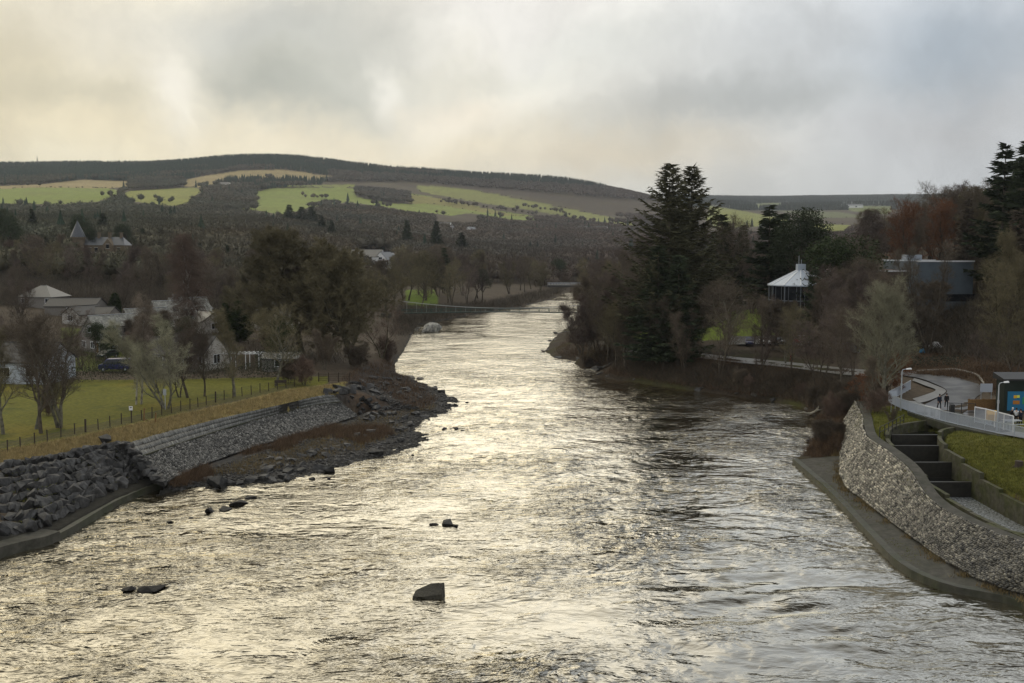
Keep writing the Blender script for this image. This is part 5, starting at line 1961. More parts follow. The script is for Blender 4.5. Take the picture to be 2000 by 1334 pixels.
# end return of the lowest pool, curving back toward the dam side
w_ = MB()
for i in range(10):
    a0, a1 = math.pi * (1 + i / 10 * .5), math.pi * (1 + (i + 1) / 10 * .5)
    cx0, cy0 = 41.2, 75.5
    w_.prism([(cx0 + 4.6 * math.cos(a0) - fo.x, cy0 + 4.2 * math.sin(a0) - fo.y), (cx0 + 4.6 * math.cos(a1) - fo.x, cy0 + 4.2 * math.sin(a1) - fo.y),
              (cx0 + 4.2 * math.cos(a1) - fo.x, cy0 + 3.8 * math.sin(a1) - fo.y), (cx0 + 4.2 * math.cos(a0) - fo.x, cy0 + 3.8 * math.sin(a0) - fo.y)], -3.6, .02)
w_.box((41.2 + 5 - fo.x, 71.5 - fo.y, -1.8), (10, .4, 3.62))
w_.build('end_wall', m_conclad, fl)
XW = [(89.6, 2.35), (94.4, 3.15), (98.8, 3.9), (102.6, 4.3)]
for k, (y, z) in enumerate(XW):
    c = next(p for p in lc2 if p.y > y)
    w_ = MB()
    w_.box((c.x - fo.x, y - fo.y, (z - 1.2) / 2 + .0 - fo.z + .6 - .0), (4.9, .35, z + 1.2 - 0.0))
    w_.build('cross_wall', m_wet, fl)
m_pool = mat('dark_pool_water', (0.012, 0.012, 0.010), 0.12, bump=.06, bscale=2.5, spec=.6)
m_foam = mat('broken_pool_water', (0.17, 0.18, 0.18), 0.25, var=.8, scale=2.2, bump=.12, bscale=3, spec=.6)
PW = [(70, 89.4, 1.55, m_foam), (89.8, 94.2, 2.2, m_pool), (94.6, 98.6, 3.0, m_pool), (99, 102.4, 3.75, m_pool), (102.8, 110, 4.1, m_pool)]
for k, (y0_, y1_, z, m) in enumerate(PW):
    A_, Q_ = [], []
    for a, c in zip(offset2d(lc2, 2.3), offset2d(lc2, -2.3)):
        if y0_ - .6 < a.y < y1_ + .6:
            A_.append(Vector((a.x, min(max(a.y, y0_), y1_), z)))
            Q_.append(Vector((c.x, min(max(c.y, y0_), y1_), z)))
    if k == 0:
        A_.insert(0, Vector((37.5, 72, z)))
        Q_.insert(0, Vector((46.5, 71.8, z)))
    o = plain_strip('pool_water', rel(A_, fo), rel(Q_, fo), m, fl, 3)

for k, (y, z) in enumerate(XW):
    c = next(p for p in lc2 if p.y > y)
    zz_ = PW[k + 1][2] + .03 - fo.z
    MB().add([(c.x - fo.x - 2.2, y - fo.y + .3, zz_ - 0), (c.x - fo.x + 2.2, y - fo.y + .3, zz_), (c.x - fo.x + 2.0, y - fo.y + 1.3, zz_), (c.x - fo.x - 1.8, y - fo.y + 1.0, zz_)], [(0, 1, 2, 3)]).build('foam', m_foam, fl)

# mound foot: keep the inner bank as ground; tussock grass on banks ----------------


def grass_mass(name, label, region, n, h, m, seed, w=.02, test=None, z0=.3, lean=.4, blades=5, clump=.12, pts=None):
    rs = np.random.default_rng(seed)
    P_ = [tuple(p) for p in pts] if pts else []
    lo, hi = (None, None) if pts else (np.min(region, 0), np.max(region, 0))
    while not pts and len(P_) < n:
        px, py = rs.uniform(lo[0], hi[0]), rs.uniform(lo[1], hi[1])
        if not inpoly(np.array([px]), np.array([py]), region)[0]:
            continue
        p = hit(px, py)
        if p is None or p.z < z0 or (test and not test(p)) or inpoly(np.array([p.x]), np.array([p.y]), PAVE_POLY)[0]:
            continue
        P_.append(tuple(p))
    P_ = np.repeat(np.array(P_), blades, 0)
    k = len(P_)
    base = P_ + np.concatenate([rs.normal(0, clump, (k, 2)), np.full((k, 1), -.03)], 1)
    hh_ = h * rs.uniform(.4, 1.25, (k, 1))
    tip = base + np.concatenate([rs.normal(0, lean, (k, 2)) * hh_, hh_], 1)
    a = rs.uniform(0, 6.28, k)
    s = np.stack([np.cos(a), np.sin(a), 0 * a], 1) * w
    V = np.stack([base - s, base + s, tip], 1).reshape(-1, 3)
    me = trimesh(name, V, np.arange(len(V)))
    tint = np.repeat(rs.uniform(.6, 1.4, (k, 1)) * np.array([[1, 1, 1]]), 3, 0)
    setcol(me, tint)
    o = link(name, me, m)
    return tag(o, label, None, None, 'stuff')


m_dry = mat('dry_grass', (0.33, 0.255, 0.115), 0.9, attr='Col', var=.4, scale=.6)
m_grn = mat('green_grass', (0.135, 0.135, 0.026), 0.9, attr='Col', var=.4, scale=.8)
m_scrub = mat('brown_scrub', (0.112, 0.072, 0.042), 0.9, attr='Col', var=.4, scale=.5)
m_brk = mat('tan_weeds', (0.17, 0.125, 0.055), 0.9, attr='Col', var=.4, scale=.5)
grass_mass('dry_grass', 'long straw-coloured grass along the top of the left bank', [(-10, 884), (150, 855), (330, 815), (480, 783), (560, 763), (650, 752), (660, 768), (620, 775), (450, 812), (240, 866), (100, 891), (-10, 908)], 9000, .42, m_dry, 1, w=.022)
grass_mass('scrub', 'rust-brown scrub and dead weeds over the upper shore', [(330, 935), (440, 900), (560, 855), (700, 815), (760, 822), (780, 845), (700, 870), (560, 895), (430, 935), (340, 950)], 3600, .75, m_scrub, 2, w=.016, z0=.3,
           test=lambda p: fbm(np.array([p.x / 9]), np.array([p.y / 9]), 5, 31)[0] > .16, blades=7, clump=.3)
grass_mass('dead_weeds', 'tan dead weeds between the shore stones', [(400, 925), (560, 870), (700, 815), (860, 790), (800, 840), (700, 880), (480, 930)], 1100, .5, m_brk, 3, w=.018, z0=.3, blades=9, clump=.25)
grass_mass('point_weeds', 'brown weeds over the boulders of the point', [(660, 750), (700, 715), (780, 700), (800, 735), (860, 770), (830, 800), (780, 790), (740, 760)], 900, .8, m_scrub, 4, w=.02, z0=.4, blades=9, clump=.35)
grass_mass('mound_grass', 'tussocky green grass on the mound beside the fish ladder', [(1850, 845), (1920, 838), (2010, 860), (2010, 985), (1960, 960), (1905, 915), (1850, 875)], 5000, .22, m_grn, 5, w=.02, z0=3.6)
grass_mass('verge_grass', 'rough green grass between the railings and the fish ladder', [(1690, 815), (1700, 800), (1750, 795), (1830, 815), (1852, 835), (1740, 866), (1700, 850)], 3000, .2, m_grn, 6, w=.02, z0=3.6)
grass_mass('apron_weeds', 'brown and yellow weeds at the joint of apron and cobbles', [(1630, 870), (1660, 950), (1760, 1030), (1900, 1125), (1900, 1150), (1740, 1050), (1640, 960)], 900, .36, m_brk, 7, w=.02, z0=.3, blades=12, clump=.25)
grass_mass('corner_scrub', 'tangled red-brown scrub on the bank corner above the apron', [(1545, 885), (1575, 850), (1600, 815), (1650, 800), (1665, 815), (1650, 850), (1648, 885), (1600, 895)], 1500, .8, m_scrub, 17, w=.016, z0=.15, blades=10, clump=.3)
grass_mass('apron_moss', 'green and yellow moss spreading over the apron', [(1640, 890), (1655, 960), (1640, 950), (1600, 900)], 300, .08, m_grn, 18, w=.02, z0=-.2, blades=8, clump=.3)
grass_mass('bank_undergrowth', 'tangled dark undergrowth down the right bank', [(1080, 690), (1120, 650), (1300, 690), (1600, 728), (1650, 780), (1600, 800), (1480, 772), (1300, 752), (1170, 735), (1190, 715)], 4200, 1.0, m_scrub, 8, w=.02, z0=.5, blades=8, clump=.5, lean=.8)

rw = random.Random(77)
jp = []
for k in range(700):
    i = min(94, int(rw.betavariate(1.1, 1.3) * 95))
    p = foot_r[i].lerp(foot_r[i + 1], rw.random())
    if fbm(np.array([p.y / 3.0]), np.array([2.2]), 3, 5)[0] > -.1:
        jp.append((p.x - abs(rw.gauss(0, .35)), p.y, .62))
grass_mass('joint_weeds', 'brown and yellow weeds rooted along the joint of apron and cobbles', None, 0, .38, m_brk, 31, w=.02, blades=9, clump=.16, pts=jp)
jp = []
for k in range(420):
    i = rw.randrange(95)
    t = rw.random() ** 2 * .25
    p = top_r[i].lerp(foot_r[i], t)
    if fbm(np.array([p.y / 4.0]), np.array([7.2]), 3, 6)[0] > .0 or p.y > 108:
        jp.append((p.x, p.y, p.z + .05))
grass_mass('slope_moss', 'green grass and moss creeping down from the top of the cobbled slope', None, 0, .16, m_grn, 32, w=.02, blades=9, clump=.2, pts=jp)
jp = []
for k in range(500):
    p = foot_r[rw.randrange(20, 95)]
    jp.append((p.x - rw.uniform(.3, 2.6), p.y + rw.uniform(-.4, .4), .60))
grass_mass('apron_algae', 'patchy dark moss and small plants on the wet concrete apron', None, 0, .06, m_grn, 33, w=.025, blades=8, clump=.22, pts=[q_ for q_ in jp if fbm(np.array([q_[0] / 1.2]), np.array([q_[1] / 2.0]), 3, 9)[0] > .12])
# water-worn courses: moss between the blocks of the left wall
jp = []
for k in range(420):
    p = wallpt(rw.random(), rw.choice([.13, .26, .39, .52, .65, .8, .95]) + rw.uniform(-.02, .02))
    jp.append((p.x, p.y, p.z + .22))
grass_mass('wall_moss', 'yellow-green moss in the courses of the boulder wall', None, 0, .12, m_grn, 34, w=.025, blades=8, clump=.2, pts=jp)
# ------------------------------------------------------------------ roads and paths on the right bank
m_asph = mat('wet_asphalt', (0.120, 0.118, 0.112), 0.32, var=0.4, scale=.5, spec=.6, color2=(0.055, 0.054, 0.052))
m_pavem = mat('wet_pavement', (0.20, 0.195, 0.18), 0.35, var=0.25, scale=.8, spec=.5)
m_kerb = mat('kerb_stone', (0.30, 0.28, 0.24), 0.7, var=.2, scale=3)
m_galv = mat('galvanised_steel', (0.42, 0.45, 0.48), 0.4, metal=.3, spec=.5)
m_white = mat('white_paint', (0.75, 0.76, 0.76), 0.5)
m_mesh = mat('pale_railing_panel', (0.42, 0.46, 0.52), 0.5)
m_dark = mat('dark_metal', (0.03, 0.03, 0.03), 0.5)
m_wood = mat('brown_timber', (0.20, 0.115, 0.045), 0.7, var=.35, scale=3)
m_post = mat('weathered_post', (0.055, 0.042, 0.032), 0.85, var=.3, scale=3)


def ribbon(name, L, Rr, m, dz=.05, nv=4, drape=True):
    n = max(len(L), len(Rr)) * 4
    A, Bv = resample([Vector((p[0], p[1], 0)) for p in L], n), resample([Vector((p[0], p[1], 0)) for p in Rr], n)
    V = []
    for a, c in zip(A, Bv):
        for j in range(nv + 1):
            p = a.lerp(c, j / nv)
            p.z = (gz(p.x, p.y) if drape is True else drape) + dz
            V.append(p)
    # smooth heights along the run
    H_ = np.array([p.z for p in V]).reshape(n + 1, nv + 1)
    for k in range(6):
        P2 = np.pad(H_, 1, mode='edge')
        H_ = (P2[:-2, 1:-1] + P2[2:, 1:-1] + P2[1:-1, :-2] + P2[1:-1, 2:]) / 4
    H_ = H_ + .10
    V = [(p.x, p.y, H_[i // (nv + 1), i % (nv + 1)]) for i, p in enumerate(V)]
    n1_ = nv + 1
    Fc = [(i * n1_ + j, i * n1_ + j + 1, (i + 1) * n1_ + j + 1, (i + 1) * n1_ + j) for i in range(n) for j in range(nv)]
    o = link(name, quadmesh(name, np.array(V), np.array(Fc)), m)
    return tag(o, None, None, None, 'structure'), V, H_


def G(px, py, z):
    p = gp(px, py, z)
    return (p.x, p.y)


ZR = 5.45
# road: curves in from behind the trees, sweeps round the bend and down to the walkway
rd, _, _ = ribbon('access_road', [G(1740, 727, ZR), G(1790, 734, ZR), G(1850, 739, ZR), G(1905, 750, ZR), G(1922, 766, ZR), G(1905, 785, ZR), (58.5, 116), (60, 108)],
                  [G(1740, 735, ZR), G(1785, 742, ZR), G(1815, 750, ZR), G(1845, 762, ZR), G(1847, 772, ZR), G(1820, 786, ZR), (48.5, 116), (49.5, 108)], m_asph, .0)
pv_, _, _ = ribbon('pavement', [G(1785, 743, ZR), G(1815, 751, ZR), G(1843, 763, ZR), G(1845, 772, ZR), G(1818, 785, ZR), G(1795, 791, ZR)],
                   [G(1782, 747, ZR), G(1800, 753, ZR), G(1822, 762, ZR), G(1826, 768, ZR), G(1800, 777, ZR), G(1782, 782, ZR)], m_pavem, .10)
wk, _, _ = ribbon('walkway', [(49.5, 121), (49.6, 116), (49.9, 108), (52.2, 100), (53.6, 95), (55, 88)], [(45.9, 122), (46.2, 116), (46.9, 108), (49.2, 100), (50.6, 95), (52, 88)], m_pavem, .10)
# riverside footpath through the trees
fp_, _, _ = ribbon('riverside_footpath', [G(1210, 672, 4.2), G(1300, 682, 4.8), G(1420, 696, 5.0), G(1500, 704, 5.0), G(1590, 713, 5.1), G(1680, 724, 5.3), G(1745, 728, 5.4)],
                   [G(1210, 678, 4.2), G(1300, 689, 4.8), G(1420, 703, 5.0), G(1500, 711, 5.0), G(1590, 720, 5.1), G(1680, 732, 5.3), G(1745, 736, 5.4)], m_pavem, .02)
cp_, _, _ = ribbon('car_park', [G(1420, 660, 5.7), G(1500, 660, 5.7), G(1600, 664, 5.7), G(1680, 676, 5.8)], [G(1420, 674, 5.6), G(1500, 674, 5.6), G(1600, 680, 5.7), G(1680, 694, 5.7)], m_asph, .02)
# deck carrying the walkway over the ladder
dk = MB()
dk.prism([(45.6, 113.5), (46.6, 105), (48.9, 98.5), (51.2, 98.5), (51.4, 113.5)], 4.75, 5.5)
o = dk.build('ladder_footbridge_deck', m_concdark)
tag(o, 'dark concrete deck carrying the walkway over the fish ladder', 'bridge')
# kerb along the outside of the bend
kp = resample([Vector((*G(*q), 0)) for q in [(1790, 733, ZR), (1850, 738, ZR), (1907, 749, ZR), (1926, 766, ZR)]], 24)
kb = MB()
for i in range(24):
    a, c = kp[i], kp[i + 1]
    a.z = gz(a.x, a.y) + .17
    c.z = gz(c.x, c.y) + .17
    kb.bar(a, c, .25, .22)
o = kb.build('kerb', m_kerb)
tag(o, 'pale kerb line round the outside of the road bend', None, None, 'structure')


# ------------------------------------------------------------------ railings, posts, lamps
def railing(name, label, pts, z, h, mpost, mrail, gap=1.8, panel=None, cat='railing', bars=False, post_w=.06, rails=(1.0,), rail_w=.06, group=None):
    P_ = [Vector((p[0], p[1], 0)) for p in pts]
    L = sum((P_[i + 1] - P_[i]).length for i in range(len(P_) - 1))
    n = max(2, round(L / gap))
    P_ = resample(P_, n)
    for p in P_:
        p.z = z if z is not None else gz(p.x, p.y)
    o = thing(name, label, cat, tuple(P_[0]), 0, group)
    q = rel(P_, P_[0])
    for p in q:
        w_ = MB()
        w_.bar(p - Vector((0, 0, .1)), p + Vector((0, 0, h)), post_w)
        w_.build('post', mpost, o)
    for r_ in rails:
        w_ = MB()
        for a, c in zip(q, q[1:]):
            w_.bar(a + Vector((0, 0, h * r_)), c + Vector((0, 0, h * r_)), rail_w)
        w_.build('rail', mrail, o)
    if panel or bars:
        w_ = MB()
        for a, c in zip(q, q[1:]):
            m_ = max(4, int((c - a).length / .12)) if True else 6
            for k in range(m_):
                p = a.lerp(c, (k + .5) / m_)
                w_.bar(p + Vector((0, 0, h * .08)), p + Vector((0, 0, h * .97)), .035 if panel else .02)
            w_.bar(a + Vector((0, 0, h * .08)), c + Vector((0, 0, h * .08)), rail_w * .8)
        w_.build('infill_bars', panel or mrail, o)
    return o


railing('walkway_railing', 'long pale steel railing with fine vertical bars curving above the fish ladder', [(46.4, 121.5), (45.8, 117), (46.1, 112), (47.0, 107), (48.6, 102), (50.3, 97.5), (52.4, 91)], 5.5, 1.15, m_galv, m_galv, 1.9, m_mesh, rail_w=.08)
railing('side_railing', 'grey panelled railing running back from the corner by the lamp post', [(46.4, 121.5), (48.0, 124), (51.0, 128.5), (53.5, 132.5)], 5.5, 1.2, m_galv, m_galv, 1.9, m_mesh, rail_w=.08)
railing('short_railing', 'short white railing standing between the walkway and the timber fence', [G(1903, 826, 5.45), G(1930, 832, 5.45), G(1978, 846, 5.45)], 5.5, 1.7, m_white, m_white, 1.6, m_mesh, rail_w=.09, post_w=.08)
railing('gate_barrier', 'white metal gate panel beside the two walkers', [G(1806, 812, 5.5), G(1835, 819, 5.5)], 5.5, 1.15, m_white, m_white, 1.0, m_white, rail_w=.07)
railing('road_barrier', 'thin dark railing closing the road behind the walkers', [G(1850, 806, 5.45), G(1905, 808, 5.45)], 5.5, 1.1, m_dark, m_dark, 1.2, bars=True, post_w=.05)
railing('ladder_railing', 'dark two-bar railing beside the top of the fish ladder', [(37.6, 100.5), (38.4, 101.5), (40.5, 104.5), (43, 108)], 5.0, 1.1, m_dark, m_dark, 1.6, rails=(1.0, .5), post_w=.07, rail_w=.05)
railing('low_railing', 'low dark railing under the trees at the head of the stone slope', [G(1678, 806, 4.6), G(1720, 795, 4.9)], None, 1.0, m_dark, m_dark, 1.6, rails=(1.0, .5), post_w=.05, rail_w=.04)
# timber fence behind the barrier
tf = thing('timber_fence', 'brown close-boarded timber fence behind the white railing', 'fence', (*G(1890, 800, 5.5), 5.5))
t0 = Vector((*G(1890, 800, 5.5), 5.5))
t1 = Vector((*G(1978, 799, 5.5), 5.5))
nb = 22
for k in range(nb):
    a = (t1 - t0) * (k / nb)
    c = (t1 - t0) * ((k + .94) / nb)
    w_ = MB()
    w_.bar((a + c) / 2 + Vector((0, 0, -.1)), (a + c) / 2 + Vector((0, 0, 1.15 + (.0 if k % 7 else .12))), (c - a).length * .98, .04)
    if k % 7 == 0:
        w_.build('post', m_wood, tf)
    else:
        w_.build('board', m_wood, tf)
w_ = MB()
w_.bar(Vector((0, .06, 1.18)), t1 - t0 + Vector((0, .06, 1.18)), .12, .05)
w_.build('capping', m_wood, tf)


def lamp_post(px, pyb, pyt, label, arm=1.3, z=5.0, side=1):
    p = gp(px, pyb, z)
    p.z = gz(p.x, p.y)
    h = dp(px, pyt, p.y).z - p.z
    o = thing('street_lamp', label, 'lamp post', tuple(p), 0, 'street lamps by the walkway')
    MB().tube([(0, 0, -.2), (0, 0, h * .4), (0, 0, h - .25)], [.11, .09, .06], 8).build('pole', m_galv, o)
    MB().tube([(0, 0, h - .3), (.08 * side, 0, h - .08), (.3 * side, 0, h), (.55 * side, 0, h)], [.05, .045, .04, .04], 6).build('arm', m_galv, o)
    w_ = MB()
    w_.add([(.45 * side, -.12, h - .05), (.45 * side, .12, h - .05), (arm * side, .16, h - .02), (arm * side, -.16, h - .02),
            (.5 * side, -.08, h + .09), (.5 * side, .08, h + .09), (arm * .95 * side, .1, h + .16), (arm * .95 * side, -.1, h + .16)],
           [(0, 1, 2, 3), (4, 7, 6, 5), (0, 4, 5, 1), (1, 5, 6, 2), (2, 6, 7, 3), (3, 7, 4, 0)])
    w_.build('lamp_head', m_white, o, bevel=.02)
    MB().box((0, 0, h * .62), (.16, .16, .34)).build('service_box', m_galv, o)
    return o


lamp_post(1759, 806, 721, 'grey street lamp at the corner of the railing, left one', arm=1.1, z=5.0)
lamp_post(1947, 846, 747, 'grey street lamp in front of the walkway railing, right one', arm=1.0, z=5.3)
# notice on posts beside the left lamp
p = gp(1742, 808, 5.0)
p.z = gz(p.x, p.y)
o = thing('notice_board', 'grey notice board on two poles at the head of the stone slope', 'sign', tuple(p))
for dx in (-.12, .35):
    MB().tube([(dx, 0, -.2), (dx, 0, 2.7)], .035, 6).build('pole', m_galv, o)
MB().box((.1, -.05, 2.25), (.85, .03, .6)).build('board', m_mesh, o)
# road sign board seen from behind, by the bend, and slim pole
p = gp(1925, 785, 5.5)
o = thing('road_sign', 'blank pale back of a road sign behind the timber fence', 'sign', (p.x, p.y, 5.5))
for dx in (-.6, .65):
    MB().tube([(dx, 0, 0), (dx, 0, 2.3)], .035, 6).build('pole', m_galv, o)
MB().box((0, -.05, 1.75), (1.5, .03, 1.05)).build('board', m_mesh, o)
p = gp(1868, 812, 5.5)
o = thing('litter_bin', 'black bin at the dark barrier across the road', 'bin', (p.x, p.y + 1.2, 5.5))
MB().prism([(-.24, -.2), (.24, -.2), (.24, .2), (-.24, .2)], 0, .95).build('body', m_dark, o, bevel=.03)
MB().prism([(-.27, -.24), (.27, -.24), (.2, .2), (-.2, .2)], .96, [1.08, 1.08, 1.2, 1.2]).build('lid', m_dark, o, bevel=.02)
m_yel = mat('yellow_plastic', (0.75, 0.42, 0.02), 0.5)
p = gp(1937, 822, 5.5)
o = thing('grit_bin', 'yellow grit bin in front of the timber fence', 'grit bin', (p.x, p.y, 5.5))
MB().prism([(-.55, -.3), (.55, -.3), (.55, .3), (-.55, .3)], 0, .75).build('body', m_yel, o, bevel=.04)
MB().add([(-.62, -.36, .75), (.62, -.36, .75), (.62, .36, .75), (-.62, .36, .75), (-.5, .1, 1.15), (.5, .1, 1.15), (.5, .36, 1.1), (-.5, .36, 1.1)],
         [(0, 1, 5, 4), (4, 5, 6, 7), (1, 2, 6, 5), (3, 0, 4, 7), (2, 3, 7, 6), (0, 3, 2, 1)]).build('lid', m_yel, o, bevel=.02)
# blue kiosk with poster
m_blue = mat('blue_panel', (0.02, 0.16, 0.30), 0.5)
p = gp(1992, 812, 5.5)
o = thing('kiosk', 'dark green kiosk with a bright blue poster front at the right edge', 'kiosk', (p.x + .6, p.y + 1.5, 5.5))
m_dgreen = mat('dark_green_paint', (0.012, 0.02, 0.014), 0.6)
MB().box((0, 1.0, 1.9), (3.4, 2.0, 3.8)).build('body', m_dgreen, o, bevel=.05)
MB().prism([(-2.0, -.35), (2.0, -.35), (2.0, 2.3), (-2.0, 2.3)], 3.8, [4.0, 4.0, 4.5, 4.5]).build('roof', m_dark, o)
MB().box((.1, -.04, 1.45), (2.9, .05, 2.2)).build('poster', m_blue, o)
poster_bits = [((-.5, -.08, 1.95), (.34, .03, .34), m_yel), ((-.15, -.08, 1.98), (.30, .03, .30), mat('pale_yellow', (.75, .8, .1), .5)), ((-.35, -.08, 1.3), (.75, .03, .42), mat('orange_print', (.45, .18, .03), .5)),
               ((.65, -.08, 1.5), (.6, .03, .8), mat('green_print', (.05, .28, .10), .5))]
for c_, s_, m in poster_bits:
    MB().box(c_, s_).build('printed_patch', m, o)
# picnic table under the kiosk
p = gp(1985, 838, 5.5)
o = thing('picnic_table', 'pale picnic table on the terrace at the right edge', 'table', (p.x, p.y + 1, 5.5))
MB().box((0, 0, .75), (1.8, .8, .06)).build('table_top', m_galv, o)
for sgn in (-1, 1):
    MB().box((0, sgn * .75, .45), (1.8, .28, .05)).build('bench', m_galv, o)
    MB().bar((sgn * .6, -.7, 0), (sgn * .6, .3, .75), .08).bar((sgn * .6, .7, 0), (sgn * .6, -.3, .75), .08).build('leg', m_dark, o)
# stump
p = hit(1990, 912)
o = MB().tube([(0, 0, -.2), (0, 0, .15), (0, 0, .55)], [.42, .34, .32], 10).tube([(.25, 0, .0), (.5, .1, -.1)], [.14, .05], 6).tube([(-.25, .1, .0), (-.5, .2, -.1)], [.14, .05], 6).build('tree_stump', m_post, None, bevel=0)
o.location = p
tag(o, 'dark sawn tree stump on the grassy mound', 'stump')


# ------------------------------------------------------------------ people
m_skin = mat('skin', (0.45, 0.28, 0.20), .6)
m_hair = mat('dark_hair', (0.03, 0.02, 0.015), .8)


def skin_body(name, verts, edges, rads, m, parent, sub=1):
    me = bpy.data.meshes.new(name)
    me.from_pydata(verts, edges, [])
    o = link(name, me, m, parent)
    sk = o.modifiers.new('skin', 'SKIN')
    for i, r_ in enumerate(rads):
        me.skin_vertices[0].data[i].radius = (r_ if isinstance(r_, tuple) else (r_, r_))
    me.skin_vertices[0].data[0].use_root = True
    ss = o.modifiers.new('sub', 'SUBSURF')
    ss.levels = ss.render_levels = sub
    dg = bpy.context.evaluated_depsgraph_get()
    nm = bpy.data.meshes.new_from_object(o.evaluated_get(dg))
    o.modifiers.clear()
    o.data = nm
    if not nm.materials:
        nm.materials.append(m)
    nm.polygons.foreach_set('use_smooth', np.ones(len(nm.polygons), bool))
    return o


def person(loc, rz, label, coat, trousers, stride=.22, arm=.1, h=1.75, hair=m_hair, bend=0.0, group=None):
    o = thing('person', label, 'person', loc, rz, group)
    s = h / 1.75
    S_ = lambda v: tuple(x * s for x in v)
    b_ = bend
    hip, chest, neck, head = (0, 0, .95), (0, -.03 - b_ * .3, 1.35), (0, -.04 - b_ * .45, 1.50), (0, -.07 - b_ * .55, 1.66)
    st = stride
    V = [hip, (0, -.01 - b_ * .15, 1.12), chest, neck, (0, -.05 - b_ * .5, 1.56), head,
         (.10, 0, .90), (.11, -st * .55, .50), (.11, -st * .8, .08), (.11, -st * .8 - .16, .04),
         (-.10, 0, .90), (-.11, st * .35, .50), (-.11, st * 1.0, .10), (-.11, st * 1.0 - .14, .04),
         (.20, chest[1], 1.43), (.25, chest[1] + arm, 1.15), (.24, chest[1] - arm * .6, .92), (.24, chest[1] - arm * 1.0, .80), (.24, chest[1] - arm * 1.1, .74),
         (-.20, chest[1], 1.43), (-.25, chest[1] - arm * .6, 1.15), (-.24, chest[1] - arm * 1.6, .92), (-.24, chest[1] - arm * 1.9, .82), (-.24, chest[1] - arm * 2, .76)]
    E = [(0, 1), (1, 2), (2, 3), (3, 4), (4, 5), (0, 6), (6, 7), (7, 8), (8, 9), (0, 10), (10, 11), (11, 12), (12, 13), (2, 14), (14, 15), (15, 16), (16, 17), (17, 18), (2, 19), (19, 20), (20, 21), (21, 22), (22, 23)]
    rr_ = [.13, .12, .14, .055, .06, .095, .085, .055, .04, .035, .085, .055, .04, .035, .055, .042, .03, .035, .022, .055, .042, .03, .035, .022]
    skin_body('body', [S_(v) for v in V], E, [x * s for x in rr_], m_skin, o)
    # coat: torso and sleeves
    Vc = [(0, 0, .86), (0, -.01, 1.05), (0, chest[1], 1.32), (0, neck[1], 1.47), V[14], V[15], V[16], V[19], V[20], V[21]]
    skin_body('coat', [S_(v) for v in Vc], [(0, 1), (1, 2), (2, 3), (2, 4), (4, 5), (5, 6), (2, 7), (7, 8), (8, 9)], [x * s for x in (.17, .155, .17, .08, .075, .06, .05, .075, .06, .05)], coat, o)
    Vt = [(0, 0, .97), V[6], V[7], V[8], V[10], V[11], V[12]]
    skin_body('trousers', [S_(v) for v in Vt], [(0, 1), (1, 2), (2, 3), (0, 4), (4, 5), (5, 6)], [x * s for x in (.145, .10, .075, .06, .10, .075, .06)], trousers, o)
    hb_ = MB()
    bm = bmesh.new()
    bmesh.ops.create_icosphere(bm, subdivisions=2, radius=.108 * s)
    for v in bm.verts:
        v.co.z *= 1.12
        if v.co.y < -.03 * s and v.co.z < .03 * s:
            v.co *= .8
        v.co += Vector(S_((head[0], head[1] + .018, head[2] + .025)))
    me = bpy.data.meshes.new('hair')
    bm.to_mesh(me)
    bm.free()
    link('hair', me, hair, o, True)
    return o


m_navy = mat('navy_cloth', (0.012, 0.018, 0.035), .9)
m_blk = mat('black_cloth', (0.012, 0.011, 0.012), .9)
m_redc = mat('red_cloth', (0.30, 0.02, 0.02), .9)
m_whc = mat('white_cloth', (0.6, 0.6, 0.6), .9)
m_jean = mat('blue_jeans', (0.03, 0.045, 0.08), .9)
p = gp(1834, 799, 5.55)
person((p.x, p.y, 5.55), .1, 'person in a navy coat walking on the left of the pair', m_navy, m_blk, group=None)
p = gp(1848, 797, 5.55)
person((p.x, p.y, 5.55), -.15, 'person in a long black coat and scarf walking on the right of the pair', m_blk, m_blk, stride=.18, h=1.72)
p = gp(1545, 708, 5.0)
person((p.x, p.y, gz(p.x, p.y) + .12), 1.3, 'person in red walking alone on the riverside footpath', m_redc, mat('dark_red_cloth', (.15, .015, .02), .9), stride=.3)
for px, py, c_, lb, rz in [(1984, 829, m_whc, 'person in a white top in front of the blue poster', 2.6), (1993, 831, m_navy, 'person in navy with a dark hat before the blue poster', 3.4), (1973, 828, m_blk, 'person with pale hair bending at the railing end', 1.5)]:
    p = gp(px, py, 5.55)
    person((p.x, p.y, 5.55), rz, lb, c_, m_blk, stride=.05, hair=m_hair if px != 1973 else m_whc, bend=.3 if px == 1973 else 0)

# ------------------------------------------------------------------ lawn fence, bench, gate, signs
FENCE = [(-30, 893), (15, 882), (40, 874), (68, 866), (93, 859), (119, 851), (146, 845), (167, 841), (192, 836), (215, 830), (237, 825), (257, 822), (277, 817), (297, 813), (316, 808), (335, 804), (353, 800), (371, 796), (387, 792), (403, 788),
         (421, 783), (438, 778), (455, 775), (473, 771), (491, 768), (508, 764), (525, 761), (542, 758), (559, 755), (575, 752), (590, 748)]
fo_ = None
fpos = []
for px, py in FENCE:
    p = hit(px, py + 3)
    fpos.append(Vector((p.x, p.y, gz(p.x, p.y))))
lf = thing('post_and_wire_fence', 'long post and wire fence along the river side of the lawn', 'fence', tuple(fpos[1]))
for i, p in enumerate(fpos):
    q = p - fpos[1]
    hh_ = 1.25 + random.uniform(-.08, .1)
    thick = .16 if i in (7, 20) else .09
    MB().bar(q - Vector((0, 0, .2)), q + Vector((random.uniform(-.04, .04), 0, hh_ + (.15 if thick > .1 else 0))), thick).build('post', m_post, lf)
w_ = MB()
